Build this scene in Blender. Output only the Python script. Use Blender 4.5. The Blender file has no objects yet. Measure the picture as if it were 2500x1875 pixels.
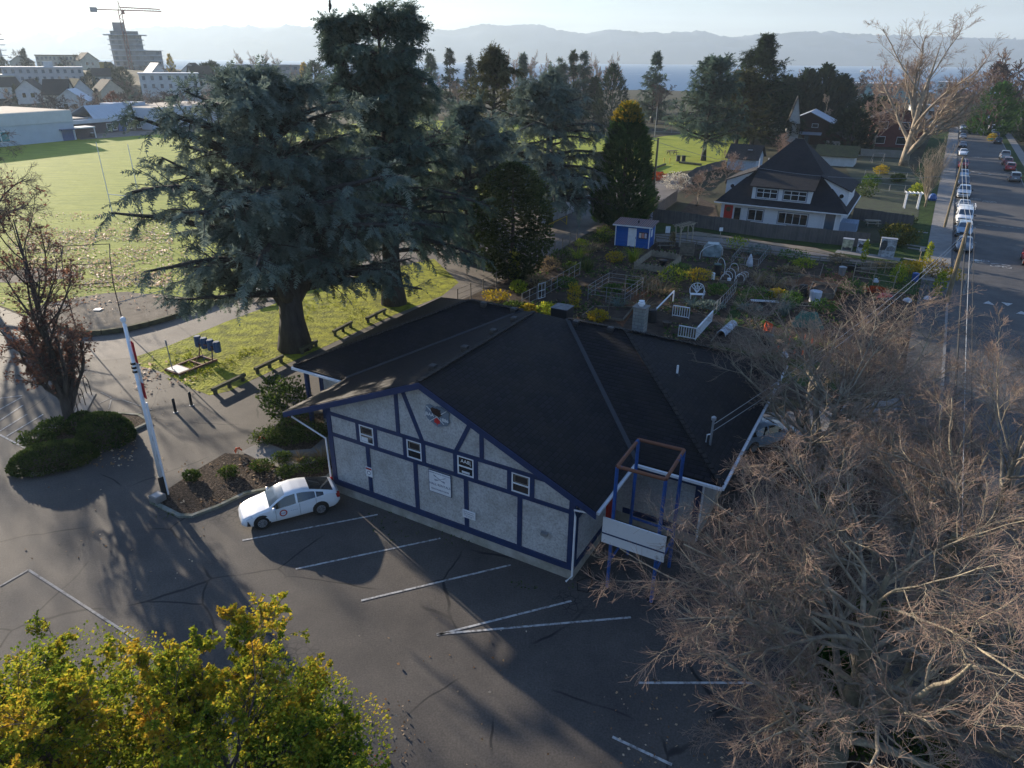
import bpy, math, random
import numpy as np
from mathutils import Vector, Matrix, noise as mnoise

C = bpy.context.scene
COL = C.collection
R = math.radians
# ------------------------------------------------------------------ camera
H = 20.0
F_PX, CX, CY = 1700.0, 1250.0, 937.5
PITCH = math.atan((937.5 - 142) / F_PX)
ROLL = 0.0096
cam_d = bpy.data.cameras.new('camera')
cam = bpy.data.objects.new('camera', cam_d)
COL.objects.link(cam)
cam_d.sensor_width = 36.0
cam_d.sensor_fit = 'HORIZONTAL'
cam_d.lens = F_PX / 2500 * 36.0
cam_d.clip_end = 20000
cam_d.clip_start = 0.3
cam.location = (0, 0, H)
cam.matrix_world = (Matrix.Translation((0, 0, H)) @ Matrix.Rotation(math.pi / 2 - PITCH, 4, 'X')
                    @ Matrix.Rotation(ROLL, 4, 'Z'))
C.camera = cam
HAZE = 0.00013
# ------------------------------------------------------------------ light
SUN_EL, SUN_AZ = R(13.4), math.atan2(-0.663, 0.749)      # azimuth measured from +Y towards +X
SUN_DIR = Vector((math.cos(SUN_EL) * math.sin(SUN_AZ), math.cos(SUN_EL) * math.cos(SUN_AZ), math.sin(SUN_EL)))
world = bpy.data.worlds.new('World')
C.world = world
world.use_nodes = True
wn = world.node_tree.nodes
wl = world.node_tree.links
bg = wn['Background']
sky = wn.new('ShaderNodeTexSky')
sky.sky_type = 'NISHITA'
sky.sun_disc = False
sky.sun_elevation = SUN_EL
sky.sun_rotation = SUN_AZ
sky.altitude = 30
sky.air_density = 1.0
sky.dust_density = 0.4
sky.ozone_density = 1.2
# thin high cloud laid over the sky
tc = wn.new('ShaderNodeTexCoord')
mp = wn.new('ShaderNodeMapping')
mp.inputs['Scale'].default_value = (1.6, 1.6, 16.0)
nz = wn.new('ShaderNodeTexNoise')
nz.inputs['Scale'].default_value = 2.2
nz.inputs['Detail'].default_value = 7
nz.inputs['Roughness'].default_value = 0.62
cr = wn.new('ShaderNodeMapRange')                  # thicker veil low over the horizon
cr.inputs[1].default_value = 0.02; cr.inputs[2].default_value = 0.34; cr.inputs[3].default_value = 0.92; cr.inputs[4].default_value = 0.03
sepz = wn.new('ShaderNodeSeparateXYZ'); wl.new(tc.outputs['Generated'], sepz.inputs[0]); wl.new(sepz.outputs['Z'], cr.inputs[0])
nm = wn.new('ShaderNodeMapRange'); nm.inputs[1].default_value = 0.3; nm.inputs[2].default_value = 0.7; nm.inputs[3].default_value = 0.86; nm.inputs[4].default_value = 1.08
mul = wn.new('ShaderNodeMath'); mul.operation = 'MULTIPLY'; wl.new(nz.outputs['Fac'], nm.inputs[0]); wl.new(nm.outputs[0], mul.inputs[0]); wl.new(cr.outputs[0], mul.inputs[1])
tint = wn.new('ShaderNodeMixRGB'); tint.blend_type = 'MULTIPLY'; tint.inputs['Fac'].default_value = 1; tint.inputs['Color2'].default_value = (0.80, 0.96, 1.24, 1)
mx = wn.new('ShaderNodeMixRGB')
mx.inputs['Color2'].default_value = (1.75, 1.9, 2.1, 1)
wl.new(tc.outputs['Generated'], mp.inputs['Vector'])
wl.new(mp.outputs['Vector'], nz.inputs['Vector'])
wl.new(mul.outputs[0], mx.inputs['Fac'])
wl.new(sky.outputs['Color'], tint.inputs['Color1']); wl.new(tint.outputs['Color'], mx.inputs['Color1'])
wl.new(mx.outputs['Color'], bg.inputs['Color'])
bg.inputs['Strength'].default_value = 0.10
sun_d = bpy.data.lights.new('sun', 'SUN')
sun_d.energy = 5.0
sun_d.angle = R(0.55)
sun_d.color = (1.0, 0.86, 0.68)
sun = bpy.data.objects.new('sun', sun_d)
COL.objects.link(sun)
sun.rotation_euler = SUN_DIR.to_track_quat('Z', 'Y').to_euler()
sun.location = (-60, 80, 60)
C.view_settings.view_transform = 'Standard'
C.view_settings.look = 'None'
C.view_settings.gamma = 1
C.view_settings.exposure = 1.25
C.cycles.max_bounces = 5
C.cycles.diffuse_bounces = 2
C.cycles.glossy_bounces = 2
C.cycles.transmission_bounces = 3
C.cycles.transparent_max_bounces = 6
C.cycles.volume_bounces = 0
C.cycles.use_denoising = True
C.cycles.sample_clamp_indirect = 6

# ------------------------------------------------------------------ measuring: from the photograph's 2500 px frame to the ground
_cp, _sp = math.cos(PITCH), math.sin(PITCH)
def ray(x, y):
    u = (x - CX) / F_PX; v = -(y - CY) / F_PX
    c, s = math.cos(ROLL), math.sin(ROLL)
    u, v = u * c - v * s, u * s + v * c
    return np.array([u, _cp + v * _sp, -_sp + v * _cp])
def g(x, y, z=0.0):
    d = ray(x, y); t = (z - H) / d[2]
    return np.array([0, 0, H]) + d * t
def hz(P, x, y):
    d = ray(x, y); t = np.dot(P[:2], d[:2]) / np.dot(d[:2], d[:2])
    return H + t * d[2]
def depth_of(P):
    return P[1] * _cp + (H - (P[2] if len(P) > 2 else 0)) * _sp
def gp(pts, z=0.0):
    return [g(x, y, z) for x, y in pts]

# ------------------------------------------------------------------ mesh helpers
class MB:
    """collects shapes and links them as ONE mesh object"""
    def __init__(self):
        self.v = []; self.f = []; self.n = 0; self.mi = []; self.cur = 0
    def add(self, verts, faces):
        b = self.n
        self.v.extend([tuple(map(float, p)) for p in verts]); self.n += len(verts)
        for f in faces:
            self.f.append([b + i for i in f]); self.mi.append(self.cur)
        return self
    def box(self, c, s, rz=0.0, M=None):
        x, y, z = s[0] / 2, s[1] / 2, s[2] / 2
        vs = [(-x, -y, -z), (x, -y, -z), (x, y, -z), (-x, y, -z), (-x, -y, z), (x, -y, z), (x, y, z), (-x, y, z)]
        if M is None:
            ca, sa = math.cos(rz), math.sin(rz)
            vs = [(c[0] + a * ca - b * sa, c[1] + a * sa + b * ca, c[2] + d) for a, b, d in vs]
        else:
            vs = [tuple(Vector(c) + M @ Vector(q)) for q in vs]
        return self.add(vs, [(0, 3, 2, 1), (4, 5, 6, 7), (0, 1, 5, 4), (1, 2, 6, 5), (2, 3, 7, 6), (3, 0, 4, 7)])
    def bb(self, x0, x1, y0, y1, z0, z1):
        return self.box(((x0 + x1) / 2, (y0 + y1) / 2, (z0 + z1) / 2), (x1 - x0, y1 - y0, z1 - z0))
    def bar(self, a, b, w, h=None, up=(0, 0, 1)):
        a = Vector(a); b = Vector(b); d = b - a
        if d.length < 1e-6: return self
        X = d.normalized(); up = Vector(up)
        if abs(X.dot(up)) > 0.98: up = Vector((1, 0, 0))
        Y = up.cross(X).normalized(); Z = X.cross(Y)
        M = Matrix((X, Y, Z)).transposed()
        return self.box((a + b) / 2, (d.length, w, h or w), M=M)
    def tube(self, pts, r, n=8, cap=True):
        pts = [Vector(p) for p in pts]
        rs = r if hasattr(r, '__len__') else [r] * len(pts)
        vs = []; fs = []
        for i, p in enumerate(pts):
            d = (pts[min(i + 1, len(pts) - 1)] - pts[max(i - 1, 0)]).normalized()
            up = Vector((0, 0, 1)) if abs(d.z) < 0.95 else Vector((1, 0, 0))
            a = d.cross(up).normalized(); b = a.cross(d)
            for k in range(n):
                t = 2 * math.pi * k / n
                vs.append(p + (a * math.cos(t) + b * math.sin(t)) * rs[i])
        for i in range(len(pts) - 1):
            for k in range(n):
                k2 = (k + 1) % n
                fs.append((i * n + k, i * n + k2, (i + 1) * n + k2, (i + 1) * n + k))
        if cap:
            fs.append(tuple(range(n - 1, -1, -1))[::-1]); fs.append(tuple(range((len(pts) - 1) * n, len(pts) * n))[::-1])
        return self.add(vs, fs)
    def lathe(self, prof, n=12, c=(0, 0, 0)):
        vs = []; fs = []
        for r, z in prof:
            for k in range(n):
                t = 2 * math.pi * k / n
                vs.append((c[0] + r * math.cos(t), c[1] + r * math.sin(t), c[2] + z))
        for i in range(len(prof) - 1):
            for k in range(n):
                k2 = (k + 1) % n
                fs.append((i * n + k, i * n + k2, (i + 1) * n + k2, (i + 1) * n + k))
        fs.append(tuple(range(n))[::-1]); fs.append(tuple(range((len(prof) - 1) * n, len(prof) * n)))
        return self.add(vs, fs)
    def prism(self, pts, z0, z1):
        n = len(pts)
        vs = [(p[0], p[1], z0) for p in pts] + [(p[0], p[1], z1) for p in pts]
        fs = [tuple(range(n))[::-1], tuple(range(n, 2 * n))] + [(i, (i + 1) % n, n + (i + 1) % n, n + i) for i in range(n)]
        return self.add(vs, fs)
    def slab(self, pts, t):
        """flat polygon pts (3D, counter clockwise from above) thickened downwards"""
        n = len(pts)
        pts = [tuple(p) for p in pts]
        vs = pts + [(p[0], p[1], p[2] - t) for p in pts]
        fs = [tuple(range(n)), tuple(range(n, 2 * n))[::-1]] + [((i + 1) % n, i, n + i, n + (i + 1) % n) for i in range(n)]
        return self.add(vs, fs)
    def extr(self, pts, d):
        """polygon pts (3D) extruded by vector d"""
        n = len(pts); d = np.array(d, float)
        pts = [np.array(p, float) for p in pts]
        vs = pts + [p + d for p in pts]
        fs = [tuple(range(n)), tuple(range(n, 2 * n))[::-1]] + [((i + 1) % n, i, n + i, n + (i + 1) % n) for i in range(n)]
        return self.add(vs, fs)
    def build(self, name, mats, parent=None, loc=None, rz=0.0, smooth=False, fix=True):
        me = bpy.data.meshes.new(name)
        me.from_pydata(self.v, [], self.f)
        if not isinstance(mats, (list, tuple)): mats = [mats]
        for m in mats: me.materials.append(m)
        if len(mats) > 1:
            me.polygons.foreach_set('material_index', self.mi)
        if fix:
            import bmesh
            bm = bmesh.new(); bm.from_mesh(me)
            bmesh.ops.recalc_face_normals(bm, faces=bm.faces[:])
            bm.to_mesh(me); bm.free()
        if smooth: me.polygons.foreach_set('use_smooth', [True] * len(me.polygons))
        if len(self.f) < 20000: face_uv(me)
        o = bpy.data.objects.new(name, me); COL.objects.link(o)
        if parent is not None: o.parent = parent
        if loc is not None: o.location = loc
        if rz: o.rotation_euler = (0, 0, rz)
        return o
def face_uv(me):
    uv = me.uv_layers.new(name='UVMap')
    Z = Vector((0, 0, 1)); dat = uv.data; vs = me.vertices
    for p in me.polygons:
        n = p.normal
        h = Z.cross(n)
        h = Vector((1, 0, 0)) if h.length < 0.05 else h.normalized()
        w = n.cross(h)
        for li, vi in zip(p.loop_indices, p.vertices):
            c = vs[vi].co
            dat[li].uv = (c.dot(h), c.dot(w))
def npmesh(name, V, Fq, mat, parent=None, loc=None, attr=None, smooth=False, rz=0.0):
    """numpy arrays -> object; Fq is (n,3) or (n,4); attr a per-vertex float called 'tone'"""
    me = bpy.data.meshes.new(name)
    V = np.asarray(V, np.float32); Fq = np.asarray(Fq, np.int32)
    k = Fq.shape[1]
    me.vertices.add(len(V)); me.vertices.foreach_set('co', V.ravel())
    me.loops.add(Fq.size); me.loops.foreach_set('vertex_index', Fq.ravel())
    me.polygons.add(len(Fq)); me.polygons.foreach_set('loop_start', np.arange(0, Fq.size, k, dtype=np.int32))
    me.update(calc_edges=True)
    if attr is not None:
        a = me.attributes.new('tone', 'FLOAT', 'POINT'); a.data.foreach_set('value', np.asarray(attr, np.float32))
    if smooth: me.polygons.foreach_set('use_smooth', np.ones(len(Fq), bool))
    me.materials.append(mat)
    o = bpy.data.objects.new(name, me); COL.objects.link(o)
    if parent is not None: o.parent = parent
    if loc is not None: o.location = loc
    if rz: o.rotation_euler = (0, 0, rz)
    return o
def tag(o, label=None, cat=None, group=None, kind=None):
    if label: o['label'] = label
    if cat: o['category'] = cat
    if group: o['group'] = group
    if kind: o['kind'] = kind
    return o
def thing(name, label, cat, loc=(0, 0, 0), rz=0.0, group=None):
    o = bpy.data.objects.new(name, None); COL.objects.link(o)
    o.location = tuple(map(float, loc)); o.rotation_euler = (0, 0, rz); o.empty_display_size = 0.3
    return tag(o, label, cat, group)
def struct(o):
    o['kind'] = 'structure'; return o
def dup(root, loc, rz=0.0, label=None, scale=None, group=None, swap=None):
    """a copy of a thing with its parts and sub-parts (mesh data shared); swap: {material name: material} copies the mesh of a part"""
    r = root.copy(); COL.objects.link(r); r.location = tuple(map(float, loc)); r.rotation_euler = (0, 0, rz)
    if scale is not None: r.scale = (scale,) * 3 if not hasattr(scale, '__len__') else scale
    if label: r['label'] = label
    if group: r['group'] = group
    def rec(src, dst):
        for ch in list(src.children):
            c = ch.copy(); COL.objects.link(c); c.parent = dst
            if swap and c.type == 'MESH' and any(m and m.name in swap for m in c.data.materials):
                c.data = c.data.copy()
                for i, m in enumerate(c.data.materials):
                    if m and m.name in swap: c.data.materials[i] = swap[m.name]
            rec(ch, c)
    rec(root, r)
    return r
def text(body, size, mat, parent, loc, rot, name='lettering', ext=0.004, align='CENTER', sx=1.0):
    cu = bpy.data.curves.new(name, 'FONT'); cu.body = body; cu.size = size; cu.extrude = ext
    cu.align_x = align; cu.align_y = 'CENTER'; cu.materials.append(mat); cu.resolution_u = 3
    t = bpy.data.objects.new(name, cu); COL.objects.link(t)
    dg = bpy.context.evaluated_depsgraph_get(); dg.update()
    me = bpy.data.meshes.new_from_object(t.evaluated_get(dg)); bpy.data.objects.remove(t)
    me.name = name
    o = bpy.data.objects.new(name, me); COL.objects.link(o); o.parent = parent
    o.location = loc; o.rotation_euler = rot; o.scale = (sx, 1, 1)
    return o

# ------------------------------------------------------------------ materials
def newmat(name):
    m = bpy.data.materials.new(name); m.use_nodes = True
    nt = m.node_tree
    return m, nt, nt.nodes['Principled BSDF']
def mat(name, c1, rough=0.7, c2=None, scale=3.0, detail=5, bump=0.0, bscale=None, metal=0.0, spec=0.4, lo=0.35, hi=0.65, stretch=None, alpha=None, coat=0, stain=None):
    m, nt, b = newmat(name)
    N, L = nt.nodes, nt.links
    b.inputs['Roughness'].default_value = rough
    b.inputs['Metallic'].default_value = metal
    b.inputs['Specular IOR Level'].default_value = spec
    if coat:
        b.inputs['Coat Weight'].default_value = coat; b.inputs['Coat Roughness'].default_value = 0.06
    if c2 is None: c2 = tuple(c * 0.78 for c in c1)
    geo = N.new('ShaderNodeNewGeometry'); src = geo.outputs['Position']
    if stretch:
        mpn = N.new('ShaderNodeMapping'); mpn.inputs['Scale'].default_value = stretch
        L.new(src, mpn.inputs['Vector']); src = mpn.outputs['Vector']
    n = N.new('ShaderNodeTexNoise'); n.inputs['Scale'].default_value = scale; n.inputs['Detail'].default_value = detail
    n.inputs['Roughness'].default_value = 0.65
    r = N.new('ShaderNodeValToRGB')
    r.color_ramp.elements[0].position = lo; r.color_ramp.elements[0].color = (*c2, 1)
    r.color_ramp.elements[1].position = hi; r.color_ramp.elements[1].color = (*c1, 1)
    L.new(src, n.inputs['Vector']); L.new(n.outputs['Fac'], r.inputs['Fac']); out = r.outputs['Color']
    if stain:
        ns = N.new('ShaderNodeTexNoise'); ns.inputs['Scale'].default_value = stain[1]; ns.inputs['Detail'].default_value = 6; ns.inputs['Roughness'].default_value = 0.7
        rs = N.new('ShaderNodeMapRange'); rs.inputs[1].default_value = 0.42; rs.inputs[2].default_value = 0.75; rs.inputs[4].default_value = stain[2]
        mxs = N.new('ShaderNodeMixRGB'); mxs.inputs['Color2'].default_value = (*stain[0], 1)
        L.new(src, ns.inputs['Vector']); L.new(ns.outputs['Fac'], rs.inputs[0]); L.new(rs.outputs[0], mxs.inputs['Fac']); L.new(out, mxs.inputs['Color1']); out = mxs.outputs['Color']
    L.new(out, b.inputs['Base Color'])
    if bump:
        n2 = N.new('ShaderNodeTexNoise'); n2.inputs['Scale'].default_value = bscale or scale * 4; n2.inputs['Detail'].default_value = 4
        bp = N.new('ShaderNodeBump'); bp.inputs['Strength'].default_value = min(1, bump); bp.inputs['Distance'].default_value = 0.05 * max(1, bump)
        L.new(src, n2.inputs['Vector']); L.new(n2.outputs['Fac'], bp.inputs['Height']); L.new(bp.outputs['Normal'], b.inputs['Normal'])
    return m
def leafmat(name, cols, trans=0.35, rough=0.6):
    """foliage: colour by the 'tone' attribute of each spray or leaf, part of the light passing through"""
    m, nt, b = newmat(name)
    N, L = nt.nodes, nt.links
    a = N.new('ShaderNodeAttribute'); a.attribute_name = 'tone'
    r = N.new('ShaderNodeValToRGB')
    e = r.color_ramp.elements
    for i, c in enumerate(cols):
        p = i / (len(cols) - 1)
        if i < 2: el = e[i]; el.position = p if i == 0 else p
        else: el = e.new(p)
        el.color = (*c, 1)
    if len(cols) > 2:
        for i, c in enumerate(cols): e[i].position = i / (len(cols) - 1); e[i].color = (*c, 1)
    d = N.new('ShaderNodeBsdfDiffuse'); t = N.new('ShaderNodeBsdfTranslucent'); ms = N.new('ShaderNodeMixShader')
    ms.inputs['Fac'].default_value = trans
    L.new(a.outputs['Fac'], r.inputs['Fac']); L.new(r.outputs['Color'], d.inputs['Color']); L.new(r.outputs['Color'], t.inputs['Color'])
    L.new(d.outputs[0], ms.inputs[1]); L.new(t.outputs[0], ms.inputs[2])
    L.new(ms.outputs[0], N['Material Output'].inputs['Surface'])
    N.remove(b)
    return m
def brickmat(name, c1, c2, mortar, bw, bh, rough=0.85, ms=0.02, bump=0.6, off=0.5, bias=0.0, stain=None):
    """courses laid in the face's own UV metres: shingles, siding, boards, blocks"""
    m, nt, b = newmat(name)
    N, L = nt.nodes, nt.links
    b.inputs['Roughness'].default_value = rough; b.inputs['Specular IOR Level'].default_value = 0.14
    uv = N.new('ShaderNodeUVMap')
    t = N.new('ShaderNodeTexBrick')
    t.offset = off; t.inputs['Scale'].default_value = 1.0
    t.inputs['Brick Width'].default_value = bw; t.inputs['Row Height'].default_value = bh
    t.inputs['Mortar Size'].default_value = ms; t.inputs['Mortar Smooth'].default_value = 0.3; t.inputs['Bias'].default_value = bias
    t.inputs['Color1'].default_value = (*c1, 1); t.inputs['Color2'].default_value = (*c2, 1); t.inputs['Mortar'].default_value = (*mortar, 1)
    n = N.new('ShaderNodeTexNoise'); n.inputs['Scale'].default_value = 0.7; n.inputs['Detail'].default_value = 6
    r = N.new('ShaderNodeValToRGB'); r.color_ramp.elements[0].position = 0.42; r.color_ramp.elements[1].position = 0.7
    mixc = N.new('ShaderNodeMixRGB'); mixc.blend_type = 'MIX'
    L.new(uv.outputs['UV'], t.inputs['Vector']); L.new(uv.outputs['UV'], n.inputs['Vector']); L.new(n.outputs['Fac'], r.inputs['Fac'])
    sc = N.new('ShaderNodeMath'); sc.operation = 'MULTIPLY'; sc.inputs[1].default_value = 0.55 if stain else 0.0
    L.new(r.outputs['Color'], sc.inputs[0]); L.new(sc.outputs[0], mixc.inputs['Fac'])
    L.new(t.outputs['Color'], mixc.inputs['Color1']); mixc.inputs['Color2'].default_value = (*(stain or c1), 1)
    L.new(mixc.outputs['Color'], b.inputs['Base Color'])
    bp = N.new('ShaderNodeBump'); bp.inputs['Strength'].default_value = bump; bp.inputs['Distance'].default_value = 0.03; bp.invert = True
    L.new(t.outputs['Fac'], bp.inputs['Height']); L.new(bp.outputs['Normal'], b.inputs['Normal'])
    return m
def asphalt_mat(name, base, cracks=True):
    m, nt, b = newmat(name)
    N, L = nt.nodes, nt.links
    b.inputs['Roughness'].default_value = 0.8; b.inputs['Specular IOR Level'].default_value = 0.35
    geo = N.new('ShaderNodeNewGeometry')
    n1 = N.new('ShaderNodeTexNoise'); n1.inputs['Scale'].default_value = 14; n1.inputs['Detail'].default_value = 6
    n2 = N.new('ShaderNodeTexNoise'); n2.inputs['Scale'].default_value = 0.22; n2.inputs['Detail'].default_value = 7; n2.inputs['Roughness'].default_value = 0.7
    r1 = N.new('ShaderNodeValToRGB'); r1.color_ramp.elements[0].position = 0.3; r1.color_ramp.elements[1].position = 0.72
    r1.color_ramp.elements[0].color = (*[c * 0.7 for c in base], 1); r1.color_ramp.elements[1].color = (*[c * 1.25 for c in base], 1)
    r2 = N.new('ShaderNodeValToRGB'); r2.color_ramp.elements[0].position = 0.3; r2.color_ramp.elements[1].position = 0.7
    r2.color_ramp.elements[0].color = (0.5, 0.5, 0.53, 1); r2.color_ramp.elements[1].color = (1.18, 1.15, 1.1, 1)
    mu = N.new('ShaderNodeMixRGB'); mu.blend_type = 'MULTIPLY'; mu.inputs['Fac'].default_value = 1
    for n in (n1, n2): L.new(geo.outputs['Position'], n.inputs['Vector'])
    L.new(n1.outputs['Fac'], r1.inputs['Fac']); L.new(n2.outputs['Fac'], r2.inputs['Fac'])
    L.new(r1.outputs['Color'], mu.inputs['Color1']); L.new(r2.outputs['Color'], mu.inputs['Color2'])
    out = mu.outputs['Color']
    if cracks:
        def crack(scale, width, mask_scale, mlo, mhi):
            dst = N.new('ShaderNodeTexNoise'); dst.inputs['Scale'].default_value = scale * 1.5; dst.inputs['Detail'].default_value = 3
            add = N.new('ShaderNodeMixRGB'); add.blend_type = 'ADD'; add.inputs['Fac'].default_value = 0.5 / scale
            vo = N.new('ShaderNodeTexVoronoi'); vo.feature = 'DISTANCE_TO_EDGE'; vo.inputs['Scale'].default_value = scale
            L.new(geo.outputs['Position'], dst.inputs['Vector']); L.new(geo.outputs['Position'], add.inputs['Color1']); L.new(dst.outputs['Color'], add.inputs['Color2'])
            L.new(add.outputs['Color'], vo.inputs['Vector'])
            rr = N.new('ShaderNodeValToRGB'); rr.color_ramp.elements[0].position = width * 0.4; rr.color_ramp.elements[1].position = width
            rr.color_ramp.elements[0].color = (1, 1, 1, 1); rr.color_ramp.elements[1].color = (0, 0, 0, 1)
            L.new(vo.outputs['Distance'], rr.inputs['Fac'])
            mk = N.new('ShaderNodeTexNoise'); mk.inputs['Scale'].default_value = mask_scale; mk.inputs['Detail'].default_value = 2
            L.new(geo.outputs['Position'], mk.inputs['Vector'])
            mr = N.new('ShaderNodeValToRGB'); mr.color_ramp.elements[0].position = mlo; mr.color_ramp.elements[1].position = mhi
            L.new(mk.outputs['Fac'], mr.inputs['Fac'])
            mm = N.new('ShaderNodeMath'); mm.operation = 'MULTIPLY'
            L.new(rr.outputs['Color'], mm.inputs[0]); L.new(mr.outputs['Color'], mm.inputs[1])
            return mm.outputs[0]
        for a in (crack(0.16, 0.008, 0.3, 0.45, 0.55), crack(3.2, 0.09, 0.13, 0.60, 0.66)):
            mk = N.new('ShaderNodeMixRGB'); mk.inputs['Color2'].default_value = (0.012, 0.012, 0.013, 1)
            L.new(a, mk.inputs['Fac']); L.new(out, mk.inputs['Color1']); out = mk.outputs['Color']
    L.new(out, b.inputs['Base Color'])
    bp = N.new('ShaderNodeBump'); bp.inputs['Strength'].default_value = 0.5; bp.inputs['Distance'].default_value = 0.015
    n3 = N.new('ShaderNodeTexNoise'); n3.inputs['Scale'].default_value = 30; n3.inputs['Detail'].default_value = 3
    L.new(geo.outputs['Position'], n3.inputs['Vector']); L.new(n3.outputs['Fac'], bp.inputs['Height']); L.new(bp.outputs['Normal'], b.inputs['Normal'])
    return m
def glassmat(name, c=(0.012, 0.016, 0.02), rough=0.06):
    m, nt, b = newmat(name)
    N, L = nt.nodes, nt.links
    b.inputs['Roughness'].default_value = rough; b.inputs['Specular IOR Level'].default_value = 0.8
    geo = N.new('ShaderNodeNewGeometry'); n = N.new('ShaderNodeTexNoise'); n.inputs['Scale'].default_value = 1.3
    r = N.new('ShaderNodeValToRGB'); r.color_ramp.elements[0].color = (*[x * 0.5 for x in c], 1); r.color_ramp.elements[1].color = (*[x * 1.8 for x in c], 1)
    L.new(geo.outputs['Position'], n.inputs['Vector']); L.new(n.outputs['Fac'], r.inputs['Fac']); L.new(r.outputs['Color'], b.inputs['Base Color'])
    return m

M_asphalt = asphalt_mat('lot_asphalt', (0.088, 0.079, 0.071))
M_road = asphalt_mat('road_asphalt', (0.085, 0.082, 0.08), cracks=False)
M_path = asphalt_mat('path_asphalt', (0.17, 0.15, 0.13), cracks=False)
M_conc = mat('concrete', (0.21, 0.20, 0.19), 0.85, (0.15, 0.145, 0.135), 0.8, bump=0.3, bscale=40)
M_kerb = mat('kerb_concrete', (0.26, 0.26, 0.23), 0.9, (0.10, 0.11, 0.07), 1.6, bump=0.4, bscale=30)
M_grass = mat('field_grass', (0.34, 0.36, 0.045), 0.9, (0.15, 0.20, 0.025), 0.55, detail=10, bump=3.0, bscale=2.6, spec=0.1, stretch=(0.35, 1.6, 1), lo=0.3, hi=0.7)
M_lawn = mat('lawn_grass', (0.36, 0.37, 0.035), 0.9, (0.11, 0.12, 0.022), 1.1, detail=9, bump=2.5, bscale=5, spec=0.1, lo=0.36, hi=0.62)
M_verge = mat('verge_grass', (0.042, 0.075, 0.018), 0.95, (0.02, 0.034, 0.011), 1.4, detail=8, bump=1.5, bscale=8, spec=0.1)
M_land = mat('earth_ground', (0.06, 0.058, 0.03), 0.95, (0.032, 0.028, 0.019), 0.12, detail=9, bump=1.0, bscale=2, spec=0.1)
M_soil = mat('garden_soil', (0.075, 0.055, 0.04), 0.95, (0.025, 0.018, 0.014), 1.3, detail=9, bump=1.5, bscale=7, spec=0.1)
M_mulch = mat('bark_mulch', (0.17, 0.075, 0.035), 0.95, (0.045, 0.022, 0.013), 5.0, detail=8, bump=1.5, bscale=14, spec=0.1)
M_dirt = mat('infield_dirt', (0.24, 0.205, 0.16), 0.95, (0.15, 0.125, 0.095), 0.9, detail=8, bump=0.8, bscale=9, spec=0.1)
M_paint = mat('marking_paint', (0.46, 0.46, 0.45), 0.8, (0.13, 0.125, 0.12), 5.0, detail=9, lo=0.36, hi=0.56)
M_wpaint = mat('white_paint', (0.72, 0.73, 0.74), 0.55, (0.60, 0.61, 0.63), 2.0)
M_blue = mat('blue_trim', (0.014, 0.036, 0.105), 0.5, (0.009, 0.024, 0.075), 2.5)
M_bluesteel = mat('blue_steel', (0.02, 0.09, 0.30), 0.45, (0.015, 0.06, 0.2), 3.0)
M_rust = mat('rusty_steel', (0.16, 0.065, 0.035), 0.8, (0.02, 0.07, 0.20), 2.2, detail=3, lo=0.36, hi=0.42, bump=0.4)
M_stucco = mat('stucco', (0.50, 0.50, 0.49), 0.95, (0.30, 0.30, 0.30), 11.0, detail=8, bump=0.8, bscale=22, lo=0.34, hi=0.58, stain=((0.22, 0.21, 0.18), 0.9, 0.75))
M_found = mat('foundation_concrete', (0.42, 0.40, 0.36), 0.9, (0.26, 0.24, 0.21), 1.1, bump=0.3, stain=((0.10, 0.11, 0.06), 0.8, 0.7))
M_roof = brickmat('dark_shingles', (0.014, 0.014, 0.018), (0.006, 0.006, 0.008), (0.003, 0.003, 0.004), 0.42, 0.22, 0.65, 0.03, 1.0, stain=(0.020, 0.018, 0.013))
M_roof2 = brickmat('charcoal_shingles', (0.028, 0.029, 0.034), (0.019, 0.020, 0.024), (0.010, 0.010, 0.012), 0.4, 0.16, 0.85, 0.014, 0.6, stain=(0.034, 0.034, 0.036))
M_roofmoss = brickmat('mossy_shingles', (0.10, 0.09, 0.045), (0.07, 0.065, 0.035), (0.04, 0.035, 0.02), 0.4, 0.16, 0.9, 0.014, 0.5, stain=(0.10, 0.11, 0.04))
M_siding = brickmat('white_siding', (0.66, 0.68, 0.70), (0.62, 0.64, 0.67), (0.34, 0.36, 0.40), 30.0, 0.14, 0.7, 0.012, 0.7)
M_shedblue = brickmat('blue_boards', (0.012, 0.10, 0.36), (0.010, 0.085, 0.31), (0.006, 0.05, 0.2), 30.0, 0.2, 0.6, 0.01, 0.5)
M_fence = brickmat('weathered_boards', (0.13, 0.12, 0.115), (0.085, 0.08, 0.078), (0.02, 0.02, 0.02), 0.15, 9.0, 0.9, 0.012, 0.7, off=0.0, stain=(0.16, 0.14, 0.12))
M_wood = mat('grey_wood', (0.20, 0.165, 0.12), 0.85, (0.10, 0.08, 0.06), 3.0, detail=7, bump=0.4)
M_woodpale = mat('pale_wood', (0.36, 0.30, 0.22), 0.8, (0.22, 0.18, 0.13), 3.0, detail=7, bump=0.3)
M_pole = mat('pole_wood', (0.26, 0.205, 0.12), 0.85, (0.13, 0.10, 0.06), 2.0, detail=6, bump=0.4, stretch=(6, 6, 0.8))
M_mosswood = mat('mossy_timber', (0.10, 0.10, 0.05), 0.95, (0.05, 0.045, 0.03), 2.0, bump=0.5)
M_block = brickmat('grey_block', (0.27, 0.27, 0.25), (0.22, 0.22, 0.21), (0.12, 0.12, 0.11), 0.4, 0.2, 0.95, 0.014, 0.6, stain=(0.16, 0.17, 0.13))
M_dark = mat('dark_metal', (0.02, 0.02, 0.022), 0.5, metal=0.0)
M_black = mat('black_rubber', (0.012, 0.012, 0.012), 0.75)
M_grey = mat('grey_metal', (0.30, 0.31, 0.32), 0.45, metal=0.5)
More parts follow.
